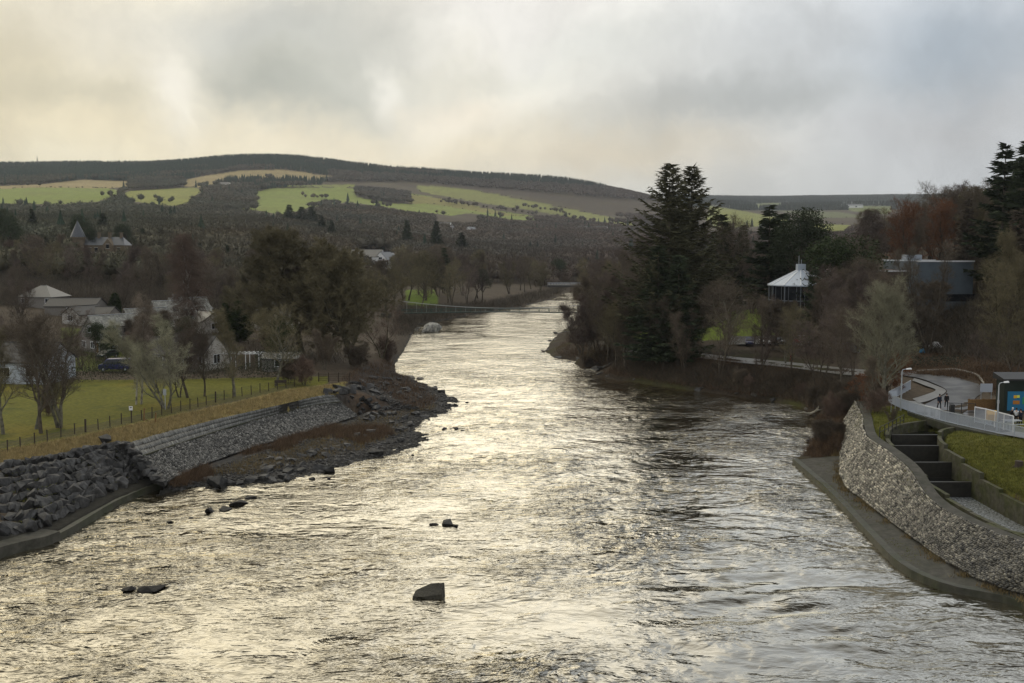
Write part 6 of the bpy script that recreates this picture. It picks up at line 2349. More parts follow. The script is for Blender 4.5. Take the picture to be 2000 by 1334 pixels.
for z in (.35, .65, .95, 1.15):
    for a, c in zip(fpos, fpos[1:]):
        a_, c_ = a - fpos[1], c - fpos[1]
        w_.bar(a_ + Vector((0, 0, z)), c_ + Vector((0, 0, z)), .014)
w_.build('wires', m_dark, lf)
for px, py, h_, lb in [(281, 822, 1.5, 'leaning brown strainer post outside the lawn fence, left one'), (303, 826, 1.2, 'leaning brown strainer post outside the lawn fence, right one')]:
    p = hit(px, py)
    o = MB().bar((0, 0, -.2), (.12, 0, h_), .13).bar((0, 0, .3), (.5, .1, 0), .07).build('strainer_post', m_wood)
    o.location = p
    tag(o, lb, 'post')
p = hit(257, 826)
o = thing('warning_sign', 'small white sign on a dark post at the lawn fence', 'sign', tuple(p))
MB().bar((0, 0, -.2), (0, 0, 1.6), .1).build('post', m_post, o)
MB().box((0, -.08, 1.72), (.42, .03, .48)).build('plate', m_white, o)
MB().box((0, -.10, 1.8), (.22, .01, .1)).build('pictogram', m_dark, o)
p = hit(323, 800)
o = thing('notice_board', 'tall grey notice board on a pole before the pale tree', 'sign', tuple(p))
MB().tube([(0, 0, -.2), (0, 0, 2.6)], .05, 6).build('pole', m_galv, o)
MB().box((0, -.07, 2.2), (.4, .03, .75)).build('board', m_galv, o)
p = hit(548, 756)
o = thing('bench', 'wooden bench facing the river at the end of the lawn', 'bench', tuple(p), .2)
MB().box((0, 0, .45), (1.7, .42, .06)).build('seat', m_post, o)
MB().box((0, .24, .78), (1.7, .06, .42)).build('backrest', m_post, o)
for dx in (-.75, .75):
    MB().box((dx, 0, .22), (.08, .4, .44)).build('leg', m_post, o)
    MB().box((dx, -.02, .66), (.08, .42, .05)).build('armrest', m_post, o)
p = hit(642, 746)
o = thing('field_gate', 'dark wooden gate and rails at the end of the fence', 'gate', tuple(p))
for dx in (-1.5, 0, 1.5, 3.2):
    MB().box((dx, 0, .7), (.14, .14, 1.5)).build('post', m_post, o)
for z in (.3, .6, .9, 1.2):
    MB().box((.85, -.06, z), (4.7, .04, .1)).build('rail', m_post, o)

# dark garden hedge along the back of the lawn: one clipped length
m_hedge = mat('hedge_leaves', (0.030, 0.038, 0.018), .9, var=.4, scale=1)


def hedge(label, pts, h, w, seed, m=m_hedge, name='garden_hedge'):
    rs = np.random.default_rng(seed)
    V = []
    P0 = Vector((pts[0][0], pts[0][1], 0))
    for a, c in zip(pts, pts[1:]):
        a, c = Vector((a[0], a[1], 0)), Vector((c[0], c[1], 0))
        L = (c - a).length
        n = int(L * h * 60)
        t = rs.uniform(0, 1, n)
        nd = (c - a).normalized()
        off = rs.uniform(-w / 2, w / 2, n)
        x = a.x + (c.x - a.x) * t - nd.y * off
        y = a.y + (c.y - a.y) * t + nd.x * off
        z0 = gz((a.x + c.x) / 2, (a.y + c.y) / 2)
        hh_ = h * (1 + .12 * fbm(x / 2.5, y / 2.5, 3, seed))
        z = z0 + hh_ * rs.uniform(0, 1, n) ** .7
        ce = np.stack([x, y, z], 1)
        d = unit(rs.normal(0, 1, (n, 3))) * .28
        e = unit(np.cross(d, rs.normal(0, 1, (n, 3)))) * .2
        V.append(np.stack([ce - d * .5, ce + e * .5, ce + d * .5], 1))
    V = np.concatenate(V).reshape(-1, 3)
    o = link(name, trimesh(name, V, np.arange(len(V))), m)
    return tag(o, label, 'hedge')


hedge('dark garden hedge closing the back of the lawn, left length', [G(-60, 752, 4.7), G(60, 746, 4.7), G(185, 745, 4.7)], 2.3, 1.2, 1)
hedge('dark hedge and fence below the blue van, middle length', [G(185, 743, 4.7), G(300, 742, 4.7), G(330, 741, 4.7)], 3.0, 1.3, 2)
hedge('dark overgrown hedge behind the lawn, right length up to the bench', [G(330, 741, 4.7), G(430, 740, 4.6), G(560, 738, 4.6)], 2.6, 1.6, 3)
hedge('dark evergreen hedge behind the bench', [G(500, 734, 4.6), G(590, 732, 4.6)], 4.2, 2.2, 4)

# ------------------------------------------------------------------ houses
m_slateroof = mat('wet_slate_roof', (0.065, 0.065, 0.065), 0.4, var=.35, scale=2.5, spec=.6, color2=(0.065, 0.065, 0.06))
m_mossroof_sheen = mat('mossy_slate_roof_sky_sheen', (0.25, 0.245, 0.21), 0.42, var=.4, scale=1.5, spec=.5, color2=(0.11, 0.11, 0.09))  # mossy slate, its base colour brightened to stand in for reflected sky
m_darkroof = mat('dark_tile_roof', (0.035, 0.034, 0.034), 0.5, var=.3, scale=2)
m_harl = mat('grey_harling', (0.20, 0.185, 0.165), .9, var=.15, scale=2)
m_harlp = mat('pale_harling', (0.42, 0.40, 0.36), .9, var=.12, scale=2)
m_wh = mat('white_wall', (0.74, 0.74, 0.72), .8, var=.05, scale=1)
m_pblue = mat('pale_blue_grey_wall', (0.42, 0.46, 0.50), .8, var=.06, scale=1)
m_frame = mat('grey_window_frame', (0.16, 0.18, 0.20), .5)
m_stone = mat('sandstone', (0.14, 0.11, 0.075), .9, var=.3, scale=1)
m_glass = mat('dark_window_glass', (0.012, 0.014, 0.018), .15, spec=.4)
m_lit = mat('bright_glass', (0.25, 0.28, 0.30), .12, spec=.8)


def house(label, loc, rz, w, d, he, hr, mw, mr, wins=(), chim=(), name='house', cat='house', hip=0.0, over=.35, group=None, doors=(), dormers=(), skylights=()):
    """ridge runs along local y (depth d); gable faces -y. wins: (face, u, z, w, h) with face in 'F','B','L','R'"""
    if abs(rz) < 1.0:                       # loc marks the gable front
        loc = (loc[0] - math.sin(rz) * d / 2, loc[1] + math.cos(rz) * d / 2, loc[2])
    o = thing(name, label, cat, loc, rz, group)
    x, y = w / 2, d / 2
    wl = MB()
    if hip:
        wl.box((0, 0, he / 2 - .5), (w, d, he + 1))
    else:
        vs = [(-x, -y, -1), (x, -y, -1), (x, -y, he), (0, -y, hr - .1), (-x, -y, he), (-x, y, -1), (x, y, -1), (x, y, he), (0, y, hr - .1), (-x, y, he)]
        wl.add(vs, [(0, 1, 2, 3, 4), (5, 9, 8, 7, 6), (0, 5, 6, 1), (1, 6, 7, 2), (0, 4, 9, 5), (2, 7, 8, 3), (4, 3, 8, 9)])
    wl.build('wall', mw, o)
    rf = MB()
    t = .16
    xo, yo = x + over, y + (over if hip else .2)
    zo = he - over * (hr - he) / x
    if hip:
        hy = max(0.05, y - hip)
        top = [(0, -hy, hr), (0, hy, hr)]
        vs = [(-xo, -yo, zo), (xo, -yo, zo), (xo, yo, zo), (-xo, yo, zo), (0, -hy, hr), (0, hy, hr)]
        vs += [(a, b_, c - t) for a, b_, c in vs[:4]]
        rf.add(vs, [(0, 1, 4), (1, 2, 5, 4), (2, 3, 5), (3, 0, 4, 5), (0, 6, 7, 1), (1, 7, 8, 2), (2, 8, 9, 3), (3, 9, 6, 0), (6, 9, 8, 7)])
    else:
        vs = [(-xo, -yo, zo), (0, -yo, hr), (xo, -yo, zo), (-xo, yo, zo), (0, yo, hr), (xo, yo, zo)]
        vs += [(a, b_, c + t) for a, b_, c in vs]
        rf.add(vs, [(0, 3, 4, 1), (1, 4, 5, 2), (6, 7, 10, 9), (7, 8, 11, 10), (0, 1, 7, 6), (1, 2, 8, 7), (3, 9, 10, 4), (4, 10, 11, 5), (0, 6, 9, 3), (2, 5, 11, 8)])
    ro = rf.build('roof', mr, o)
    MB().box((0, 0, hr + (t if not hip else 0) + .02), (.22, (2 * yo if not hip else max(.3, 2 * (y - hip))), .1)).build('ridge', m_galv if mr is m_mossroof_sheen else m_darkroof, ro)
    for (cx_, cy_, s_, ch) in chim:
        co_ = MB().box((cx_, cy_, hr + ch / 2 - .5), (s_, s_ * 1.3, ch + 1)).box((cx_, cy_, hr + ch + .05), (s_ + .15, s_ * 1.3 + .15, .12)).build('chimney', mw if mw is not m_wh else m_harl, ro)
        MB().tube([(cx_, cy_ - .2, hr + ch), (cx_, cy_ - .2, hr + ch + .45)], .11, 8).tube([(cx_, cy_ + .25, hr + ch), (cx_, cy_ + .25, hr + ch + .45)], .11, 8).build('chimney_pot', m_wood, ro)
    for (sx, yy_, tt, sw, sh) in skylights:
        c0 = Vector((sx * xo * (1 - tt), yy_, zo + (hr - zo) * tt + t + .05))
        ang = math.atan2(hr - zo, xo) * sx
        MB().box(c0, (sh, sw, .08), M=Matrix.Rotation(ang, 3, 'Y')).build('skylight', m_glass, ro)
    for (sx, yy_, dw, dh, dz_) in dormers:
        dd = MB()
        x1 = sx * (x + .05)
        x0 = sx * .3
        dd.box(((x1 + x0) / 2, yy_, dz_ + dh / 2), (abs(x1 - x0), dw, dh))
        dq = dd.build('dormer', mw, o)
        MB().prism([(x0, yy_ - dw / 2 - .15), (x1 + sx * .25, yy_ - dw / 2 - .15), (x1 + sx * .25, yy_ + dw / 2 + .15), (x0, yy_ + dw / 2 + .15)], dz_ + dh, dz_ + dh + .15).build('dormer_roof', m_darkroof, dq)
        MB().box((x1 + sx * .03, yy_, dz_ + dh * .5), (.06, dw * .7, dh * .6)).build('dormer_window', m_glass, dq)
    for it in list(wins) + [(*q_, 'door') for q_ in doors]:
        f_, u, z, ww, wh = it[:5]
        isd = len(it) > 5
        if f_ in 'FB':
            s_ = -1 if f_ == 'F' else 1
            c1, s1 = (u, s_ * (y + .02), z), (ww, .06, wh)
            fr_ = [((u, s_ * (y + .03), z + wh / 2 + .05), (ww + .2, .1, .1)), ((u, s_ * (y + .03), z - wh / 2 - .05), (ww + .2, .12, .1)), ((u - ww / 2 - .05, s_ * (y + .03), z), (.1, .1, wh)), ((u + ww / 2 + .05, s_ * (y + .03), z), (.1, .1, wh)), ((u, s_ * (y + .05), z), (.06, .06, wh))]
        else:
            s_ = -1 if f_ == 'L' else 1
            c1, s1 = (s_ * (x + .02), u, z), (.06, ww, wh)
            fr_ = [((s_ * (x + .03), u, z + wh / 2 + .05), (.1, ww + .2, .1)), ((s_ * (x + .03), u, z - wh / 2 - .05), (.12, ww + .2, .1)), ((s_ * (x + .03), u - ww / 2 - .05, z), (.1, .1, wh)), ((s_ * (x + .03), u + ww / 2 + .05, z), (.1, .1, wh)), ((s_ * (x + .05), u, z), (.06, .06, wh))]
        wo_ = MB().box(c1, s1).build('door' if isd else 'window', m_wood if isd else m_glass, o)
        fm = MB()
        for c_, s_2 in fr_[:(4 if isd else 5)]:
            fm.box(c_, s_2)
        fm.build('frame', m_white, wo_)
    return o


def hloc(px, py, z):
    p = gp(px, py, z)
    return (p.x, p.y, gz(p.x, p.y))


GH = 'grey houses beyond the lawn'
z5 = 5.0
house('grey gabled house nearest the lawn, slate roof coloured bright for its sky sheen and a reddish upper window', hloc(176, 688, z5), R(-38), 7.4, 9.5, 2.9, 6.7, m_harl, m_mossroof_sheen,
      wins=[('F', 0, 4.3, 1.1, 1.1), ('F', -2.0, 1.4, 1.2, 1.1), ('F', 1.0, 1.4, 1.1, 1.1), ('R', -2, 1.5, 1.1, 1.0)], doors=[('F', 2.8, 1.0, .9, 2.0)], dormers=[(1, 1.0, 2.8, 1.4, 3.3)], group=None)
house('house just behind the first gable, mossy roof and white window in its gable', hloc(246, 672, z5), R(-42), 7.2, 9, 2.9, 6.5, m_harl, m_mossroof_sheen,
      wins=[('F', 0, 4.2, 1.3, 1.2), ('F', -1.9, 1.4, 1.2, 1.1), ('F', 1.9, 1.4, 1.2, 1.1)], dormers=[(1, -1.5, 2.6, 1.4, 3.2)])
house('third slate-roofed house, with a skylight catching the light', hloc(300, 655, 5.2), R(-48), 7.0, 9, 3.0, 6.6, m_harl, m_mossroof_sheen,
      wins=[('F', 0, 4.2, 1.1, 1.1), ('F', -2, 1.5, 1.2, 1.1)], skylights=[(1, 0, .5, 1.2, 1.2)], chim=[(0, 3.0, .8, 1.0)], dormers=[(1, 2.4, 2.4, 1.4, 3.2)])
house('fourth slate-roofed house, farthest along the row', hloc(332, 648, 5.4), R(-48), 7.0, 9, 3.0, 6.8, m_harl, m_mossroof_sheen,
      wins=[('F', 0, 4.3, 1.1, 1.1), ('F', 2, 1.5, 1.2, 1.1)], dormers=[(1, 0, 2.4, 1.4, 3.3)], chim=[(0, -3.0, .8, 1.0)])
house('dark house with a small white-edged gable behind the white birch', hloc(388, 640, 5.4), R(10), 4.6, 8, 4.2, 6.4, m_harl, m_darkroof, wins=[('F', 0, 4.4, 1.0, 1.2), ('F', 0, 2.0, 1.6, 1.4)])
house('low white gable half hidden right of the birch', hloc(420, 655, 5.4), R(40), 6, 8, 2.6, 4.6, m_harlp, m_slateroof, wins=[('F', 0, 1.6, 1.4, 1.2)])
house('dark-roofed bungalow with a pale end wall behind the lawn hedge', hloc(384, 714, z5), R(70), 7, 8, 2.6, 5.4, m_harlp, m_darkroof, wins=[('F', 0, 1.6, 1.6, 1.4), ('L', -3, 1.6, 1.5, 1.3), ('L', 2, 1.6, 1.5, 1.3)])
house('dark long roof behind the middle of the lawn hedge', hloc(350, 716, z5), R(86), 7, 9, 2.6, 5.0, m_harl, m_darkroof, wins=[('L', -3, 1.6, 1.5, 1.3), ('L', 2, 1.6, 1.5, 1.3)])
house('long white building under a dark roof behind the left hedge', hloc(40, 738, z5), R(84), 8, 13, 3.2, 5.6, m_pblue, m_darkroof, wins=[('L', -4.2, 1.7, 1.6, 1.2), ('L', 0, 1.7, 1.8, 1.2), ('L', 5, 1.7, 1.2, 1.2)], doors=[('L', 2.8, 1.1, 1.0, 2.1)])
house('low pale shed roof behind the bench hedge', hloc(552, 722, 4.6), R(88), 3, 6, 2.2, 3.0, m_harl, m_slateroof, wins=[('L', 0, 1.4, 1.6, 1.0)], name='shed', cat='shed')
house('hipped grey roof, the broadest of the upper village', hloc(88, 610, 7.5), R(80), 8.5, 9.5, 3.0, 5.8, m_harl, m_slateroof, hip=4.0, wins=[('L', -4, 1.7, 1.6, 1.2), ('L', 3, 1.7, 1.6, 1.2)])
house('long dark roof behind the gabled houses, upper one', hloc(150, 622, 6.8), R(88), 7, 13, 2.6, 4.4, m_harl, m_darkroof, wins=[('L', -6, 1.6, 1.5, 1.1), ('L', 0, 1.6, 1.5, 1.1)])
house('low gable with a pale front left of the long dark roof', hloc(138, 634, 6.6), R(-25), 5.5, 8, 2.4, 4.2, m_harlp, m_darkroof, wins=[('F', 0, 1.5, 1.4, 1.2)])
house('long dark low roof behind the first gable', hloc(190, 632, 6.4), R(86), 6, 9, 2.4, 3.9, m_harl, m_darkroof, wins=[('L', 0, 1.6, 1.5, 1.1)])
house('small white-fronted house high on the left slope, left one', hloc(62, 524, 14), R(75), 8, 14, 3, 6, m_harlp, m_slateroof, wins=[('L', 0, 1.7, 1.6, 1.2)])
house('small house with a shining roof high on the left slope, right one', hloc(95, 522, 14), R(-50), 8, 14, 3, 6.5, m_harlp, m_mossroof_sheen, wins=[('F', 0, 1.7, 1.6, 1.2)])
house('roof showing white between the evergreens left of the oaks', hloc(500, 640, 5.0), R(-55), 7, 10, 3, 6.5, m_harlp, m_slateroof, wins=[('F', 0, 1.7, 1.6, 1.2)])
# white houses in the valley
GV = 'white houses far down the valley'


def dhouse(px, py, Yv, rz, w, d, he, hr, label, mw=m_wh, mr=m_slateroof, **kw):
    p = dp(px, py, Yv)
    return house(label, (p.x, p.y, gz(p.x, p.y) if 'z' not in kw else kw.pop('z')), rz, w, d, he, hr, mw, mr, **kw)


dhouse(718, 515, 560, R(70), 10, 19, 5.6, 9.5, 'big white house above the oaks, with a pale roof', z=15.2, wins=[('L', -5, 1.8, 1.8, 1.4), ('L', 0, 1.8, 2.2, 1.4), ('L', 5, 1.8, 1.8, 1.4), ('F', 0, 4, 2, 1.4)])
dhouse(743, 515, 552, R(-20), 9, 12, 4, 8.5, 'gabled white wing with a grey roof beside the big white house', z=14.9, wins=[('F', 0, 1.8, 3.2, 1.8), ('F', 0, 5, 2, 1.2)])
dhouse(758, 514, 575, R(-10), 8, 10, 4, 8, 'smaller white gabled house left of the dark cypress', z=14.8, wins=[('F', 0, 2, 1.6, 1.4)])
dhouse(866, 436, 1480, R(60), 14, 26, 7, 13, 'far white house at the foot of the sunny field, left one', wins=[('L', -6, 3, 3, 2.4), ('L', 5, 3, 3, 2.4), ('F', 0, 4, 3, 3)])
dhouse(880, 438, 1450, R(-15), 12, 16, 6, 12, 'far white gable beside the left far house', wins=[('F', 0, 4, 3, 3)])
dhouse(914, 442, 1430, R(-25), 16, 20, 8, 15, 'far white twin-gabled house below the lower field', wins=[('F', 0, 4, 4, 3), ('F', 0, 9, 3, 2.4)])
dhouse(440, 361, 2380, R(80), 14, 26, 7, 12, 'tiny white farmhouse among the conifer blocks of the hill', wins=[('L', 0, 3, 4, 2.5)])
for px, py, lb in [(1140, 440, 'tiny white house, leftmost of the far roadside row'), (1155, 442, 'tiny white house, second of the far roadside row'), (1166, 440, 'tiny white house, third of the far roadside row'), (1176, 441, 'tiny white house, last of the far roadside row')]:
    dhouse(px, py, 1900, R(75), 12, 20, 6, 11, lb, wins=[('L', 0, 3, 4, 2.5)])
for px, py, lb in [(1602, 446, 'white shed of the far town, left of the birch'), (1655, 418, 'white farm building on the distant fields'), (1670, 419, 'second white farm building on the distant fields')]:
    dhouse(px, py, 3600, R(80), 24, 50, 8, 14, lb, wins=[('L', 0, 4, 8, 4)])

# ------------------------------------------------------------------ baronial mansion with turret
mp_ = dp(205, 512, 470)
mz = 18.5
mo = thing('mansion', 'stone mansion with a pointed turret and many chimneys in the left wood', 'mansion', (mp_.x, mp_.y, mz))
MB().box((0, 0, 3.6), (22, 9, 9.2)).build('wall', m_stone, mo)
rf = MB().add([(-11.4, -5, 8.1), (11.4, -5, 8.1), (11.4, 5, 8.1), (-11.4, 5, 8.1), (-9, 0, 12), (9, 0, 12)], [(0, 1, 5, 4), (1, 2, 5), (2, 3, 4, 5), (3, 0, 4), (0, 3, 2, 1)]).build('roof', mat('blue_slate_roof', (.05, .056, .065), .4, var=.2, scale=1, spec=.5), mo)
for cx_ in (-6.5, -2.2, 2.8, 8.2):
    MB().box((cx_, 0, 12.2), (1.1, 1.6, 3.4)).box((cx_, 0, 14), (1.4, 1.9, .3)).build('chimney', m_stone, rf)
gb_ = MB().add([(1.5, -6.2, -1), (6.5, -6.2, -1), (6.5, -6.2, 8), (4, -6.2, 11.2), (1.5, -6.2, 8), (1.5, 0, -1), (6.5, 0, -1), (6.5, 0, 8), (4, 0, 11.2), (1.5, 0, 8)],
               [(0, 1, 2, 3, 4), (0, 5, 6, 1), (1, 6, 7, 2), (2, 7, 8, 3), (3, 8, 9, 4), (4, 9, 5, 0), (5, 9, 8, 7, 6)]).build('gable', m_stone, mo)
tw_ = MB().tube([(-10.5, -4, -2), (-10.5, -4, 11.5)], 3.0, 14).tube([(-10.5, -4, 11.2), (-10.5, -4, 11.9)], 3.4, 14).build('turret', m_stone, mo)
MB().tube([(-10.5, -4, 11.9), (-10.5, -4, 19.5)], [3.5, .05], 12).build('turret_roof', rf.data.materials[0], tw_)
MB().tube([(-10.5, -4, 19.2), (-10.5, -4, 21)], .12, 5).build('finial', m_dark, tw_)
for k, (x_, z_) in enumerate([(-5, 2), (-2, 2), (8.5, 2), (-5, 6), (-2, 6), (8.5, 6), (4, 7.6), (4, 3)]):
    yy_ = -4.55 if x_ != 4 else -6.25
    wo_ = MB().box((x_, yy_, z_), (1.3, .1, 1.9)).build('window', m_glass, mo)
    MB().box((x_, yy_ - .05, z_ + 1.05), (1.7, .16, .2)).box((x_, yy_ - .05, z_ - 1.05), (1.7, .2, .2)).build('frame', m_harlp, wo_)

# ------------------------------------------------------------------ pergola, vehicles on the left
p = gp(466, 718, 4.7)
o = thing('pergola', 'white timber pergola frame behind the lawn hedge', 'pergola', (p.x, p.y, gz(p.x, p.y)))
for dx in (-3.4, -1.2, 1.2, 3.4):
    for dy in (0, 2.6):
        MB().box((dx, dy, 1.2), (.10, .10, 2.5)).build('post', m_white, o)
for dy in (0, 2.6):
    MB().box((0, dy, 2.52), (7.6, .10, .12)).build('beam', m_white, o)
for k in range(10):
    MB().box((-3.4 + k * .755, 1.3, 2.62), (.06, 3.6, .09)).build('rafter', m_white, o)


def vehicle(label, loc, rz, paint, kind='car', name=None, cat=None, group=None):
    o = thing(name or kind, label, cat or kind, loc, rz, group)
    van = kind == 'van'
    L, Wd = (4.9, 1.9) if van else (4.3, 1.75)
    prof = [(-L / 2, .35), (-L / 2, .95), (-L / 2 + .15, 1.1), (-L / 2 + 1.0, 1.2), (L / 2 - .1, 1.2), (L / 2, 1.0), (L / 2, .35)]
    if van:
        cab = [(-L / 2 + .6, 1.15), (-L / 2 + 1.3, 1.95), (L / 2 - .1, 2.0), (L / 2 - .02, 1.15)]
    else:
        prof = [(-L / 2, .35), (-L / 2, .7), (-L / 2 + .2, .85), (-L / 2 + 1.2, .95), (L / 2 - .15, 1.0), (L / 2, .8), (L / 2, .35)]
        cab = [(-L / 2 + 1.0, .93), (-L / 2 + 1.75, 1.45), (L / 2 - 1.0, 1.48), (L / 2 - .2, .97)]
    def ex(pr, w_, top=0):
        m_ = MB()
        n = len(pr)
        zt_ = max(z for _, z in pr)
        vs = [(x, -w_ / 2 * (1 - top * (z - pr[0][1])), z) for x, z in pr] + [(x, w_ / 2 * (1 - top * (z - pr[0][1])), z) for x, z in pr]
        return m_.add(vs, [tuple(range(n)), tuple(range(2 * n - 1, n - 1, -1))] + [(i, n + i, n + (i + 1) % n, (i + 1) % n) for i in range(n)])
    bo = ex(prof, Wd).build('body', paint, o, bevel=.05)
    ex(cab, Wd - .08, .12).build('cabin', paint, o, bevel=.05)
    ex([(cab[0][0] + .1, cab[0][1] + .07), (cab[1][0] + .08, cab[1][1] - .1), (cab[2][0] - .1, cab[2][1] - .1), (cab[3][0] - .1, cab[3][1] + .07)], Wd - .02, .12).build('side_windows', m_glass, o)
    xs, zs = [cab[0][0], cab[1][0]], [cab[0][1], cab[1][1]]
    ws_ = MB()
    ws_.add([(xs[0] + .05, -Wd / 2 + .16, zs[0] + .06), (xs[0] + .05, Wd / 2 - .16, zs[0] + .06), (xs[1] - .06, Wd / 2 - .22, zs[1] - .06), (xs[1] - .06, -Wd / 2 + .22, zs[1] - .06)], [(0, 1, 2, 3)])
    for i in range(4):
        v = ws_.v[i]
        ws_.v[i] = (v[0] - .06, v[1], v[2] + .05)
    ws_.build('windscreen', m_glass, o)
    for sx in (-L / 2 + .8, L / 2 - .8):
        for sy in (-1, 1):
            wh = MB().tube([(sx, sy * (Wd / 2 - .2), .32), (sx, sy * (Wd / 2 + .01), .32)], .32, 14).build('wheel', m_dark, o)
            MB().tube([(sx, sy * (Wd / 2 + .0), .32), (sx, sy * (Wd / 2 + .03), .32)], .18, 10).build('rim', m_galv, wh)
    for sy in (-.65, .65):
        MB().box((-L / 2 - .01, sy, .72 if not van else .85), (.06, .3, .14)).build('headlight', m_white, o)
        MB().box((L / 2 + .01, sy, .8), (.05, .22, .2)).build('tail_light', m_redc, o)
    return o


m_cblue = mat('deep_blue_paint', (0.006, 0.011, 0.09), .3, spec=.6)
m_cgreen = mat('dark_green_car_paint', (0.01, 0.03, 0.02), .3, spec=.6)
m_csilver = mat('silver_paint', (0.45, 0.46, 0.48), .25, metal=.5)
m_cwhite = mat('white_car_paint', (0.7, 0.7, 0.7), .3)
m_cblack = mat('black_car_paint', (0.012, 0.012, 0.014), .25, spec=.6)
p = gp(226, 722, 5.1)
vehicle('blue van parked behind the lawn hedge', (p.x, p.y, gz(p.x, p.y) + .2), R(8), m_cblue, 'van', name='parked_van')
p = gp(209, 697, 5.2)
vehicle('dark green car parked in front of the gable house', (p.x, p.y, gz(p.x, p.y) + .1), R(75), m_cgreen, 'car', name='parked_car')
p = gp(110, 688, 5.2)
vehicle('silver car parked left of the gable house', (p.x, p.y, gz(p.x, p.y) + .1), R(30), m_csilver, 'car', name='parked_car')
for i, (px, m, lb) in enumerate([(1464, m_cblue, 'dark blue car, leftmost in the car park'), (1494, m_cwhite, 'white car, second from the left in the car park'), (1516, m_cblack, 'black car in the car park, between white and grey cars'),
                                 (1533, m_csilver, 'silver car in the middle of the car park'), (1550, m_redc, 'dark red car in the car park'), (1568, m_cwhite, 'white car near the right end of the car park'), (1588, m_cblack, 'black car, rightmost in the car park')]):
    p = gp(px, 672, 5.7)
    vehicle(lb, (p.x, p.y, gz(p.x, p.y) + .15), R(80 + (i % 3) * 6), m, 'car', name='parked_car', group='cars in the theatre car park')
# lamps in the village
for px, pyb, pyt, lb in [(61, 616, 590, 'thin street lamp left of the hipped roof'), (67, 624, 599, 'thin street lamp just right of its neighbour below the hipped roof')]:
    p = dp(px, pyb, 265)
    zz_ = gz(p.x, p.y)
    o = thing('street_lamp', lb, 'lamp post', (p.x, p.y, zz_))
    h_ = dp(px, pyt, 265).z - zz_
    MB().tube([(0, 0, 0), (0, 0, h_)], .07, 6).build('pole', m_galv, o)
    MB().tube([(0, 0, h_), (-1.1, 0, h_ + .15)], .06, 6).build('arm', m_galv, o)
    MB().box((-1.3, 0, h_ + .12), (.6, .2, .12)).build('lamp_head', m_white, o)

# ------------------------------------------------------------------ theatre: round glazed foyer and the grey auditorium block
m_metal = mat('pale_metal_roof', (0.40, 0.45, 0.52), .42, spec=.5, var=.08, scale=.6)
m_cladd = mat('blue_grey_cladding', (0.10, 0.125, 0.145), .6, var=.12, scale=.25)
m_brick = mat('brown_brick', (0.10, 0.062, 0.052), .85, var=.2, scale=1)
tpnt = gp(1560, 640, 7.0)
tY = 205.0
tp3 = dp(1562, 600, tY)
tz = 7.4
th = thing('theatre_foyer', 'round glazed theatre foyer with a pale conical metal roof', 'theatre', (tp3.x, tp3.y, tz))
NS = 12
def ringpts(r_, z, off=0.0):
    return [(r_ * math.cos(2 * math.pi * (k + off) / NS + .26), r_ * math.sin(2 * math.pi * (k + off) / NS + .26), z) for k in range(NS)]
zE = dp(1562, 556, tY).z - tz
zA = dp(1562, 528, tY).z - tz
R0 = 6.2
MB().prism([(x_, y_) for x_, y_, z_ in ringpts(R0 * .78, 0)], -3, zE).build('core_wall', m_brick, th)
rr0 = MB()
lo, up = ringpts(R0 + .35, zE), ringpts(.9, zA)
rr0.add(lo + up + [(x_, y_, z_ - .2) for x_, y_, z_ in lo], [(k, (k + 1) % NS, NS + (k + 1) % NS, NS + k) for k in range(NS)] + [(2 * NS + k, 2 * NS + (k + 1) % NS, (k + 1) % NS, k) for k in range(NS)] + [tuple(range(NS, 2 * NS)), tuple(range(3 * NS - 1, 2 * NS - 1, -1))])
rfo = rr0.build('roof', m_metal, th)
rb_ = MB()
for a, c in zip(lo, up):
    rb_.bar(Vector(a) + Vector((0, 0, .05)), Vector(c) + Vector((0, 0, .05)), .14, .1)
rb_.build('roof_seams', m_white, rfo)
MB().box((0, 0, zA + .6), (1.6, 1.6, 1.4)).build('vent_housing', m_metal, rfo)
MB().tube([(-.5, -.3, zA + 1.2), (-.5, -.3, zA + 3.0)], .05, 5).tube([(.0, -.3, zA + 1.2), (.0, -.3, zA + 2.2)], .05, 5).build('flue', m_galv, rfo)
for k in range(NS):
    a0, a1 = ringpts(R0, 0)[k], ringpts(R0, 0)[(k + 1) % NS]
    am = ((a0[0] + a1[0]) / 2, (a0[1] + a1[1]) / 2)
    ang = math.atan2(a1[1] - a0[1], a1[0] - a0[0])
    ln = math.hypot(a1[0] - a0[0], a1[1] - a0[1])
    for z0_, z1_ in ((zE - 3.0, zE - .25), (zE - 4.6, zE - 3.2), (zE - 7.0, zE - 4.8)):
        solid = k in (9, 10) and z0_ > zE - 3.5
        g_ = MB().box((am[0], am[1], (z0_ + z1_) / 2), (ln - .16, .06, z1_ - z0_), ang).build('window', m_wh if solid else m_glass, th)
        if not solid:
            f_ = MB()
            for t_ in (-.25, .25):
                f_.box((am[0] + math.cos(ang) * ln * t_ + math.sin(ang) * .05, am[1] + math.sin(ang) * ln * t_ - math.cos(ang) * .05, (z0_ + z1_) / 2), (.08, .08, z1_ - z0_), ang)
            f_.build('mullion', m_frame, g_)
    MB().box((a0[0], a0[1], zE - 3.6), (.2, .2, 7.2)).build('column', m_frame, th)
for z_ in (zE - 3.1, zE - 4.7, zE - 7.1):
    bl = MB()
    q_ = ringpts(R0 + .12, z_)
    for a, c in zip(q_, q_[1:] + q_[:1]):
        bl.bar(a, c, .16, .2)
    bl.build('floor_band', m_frame, th)
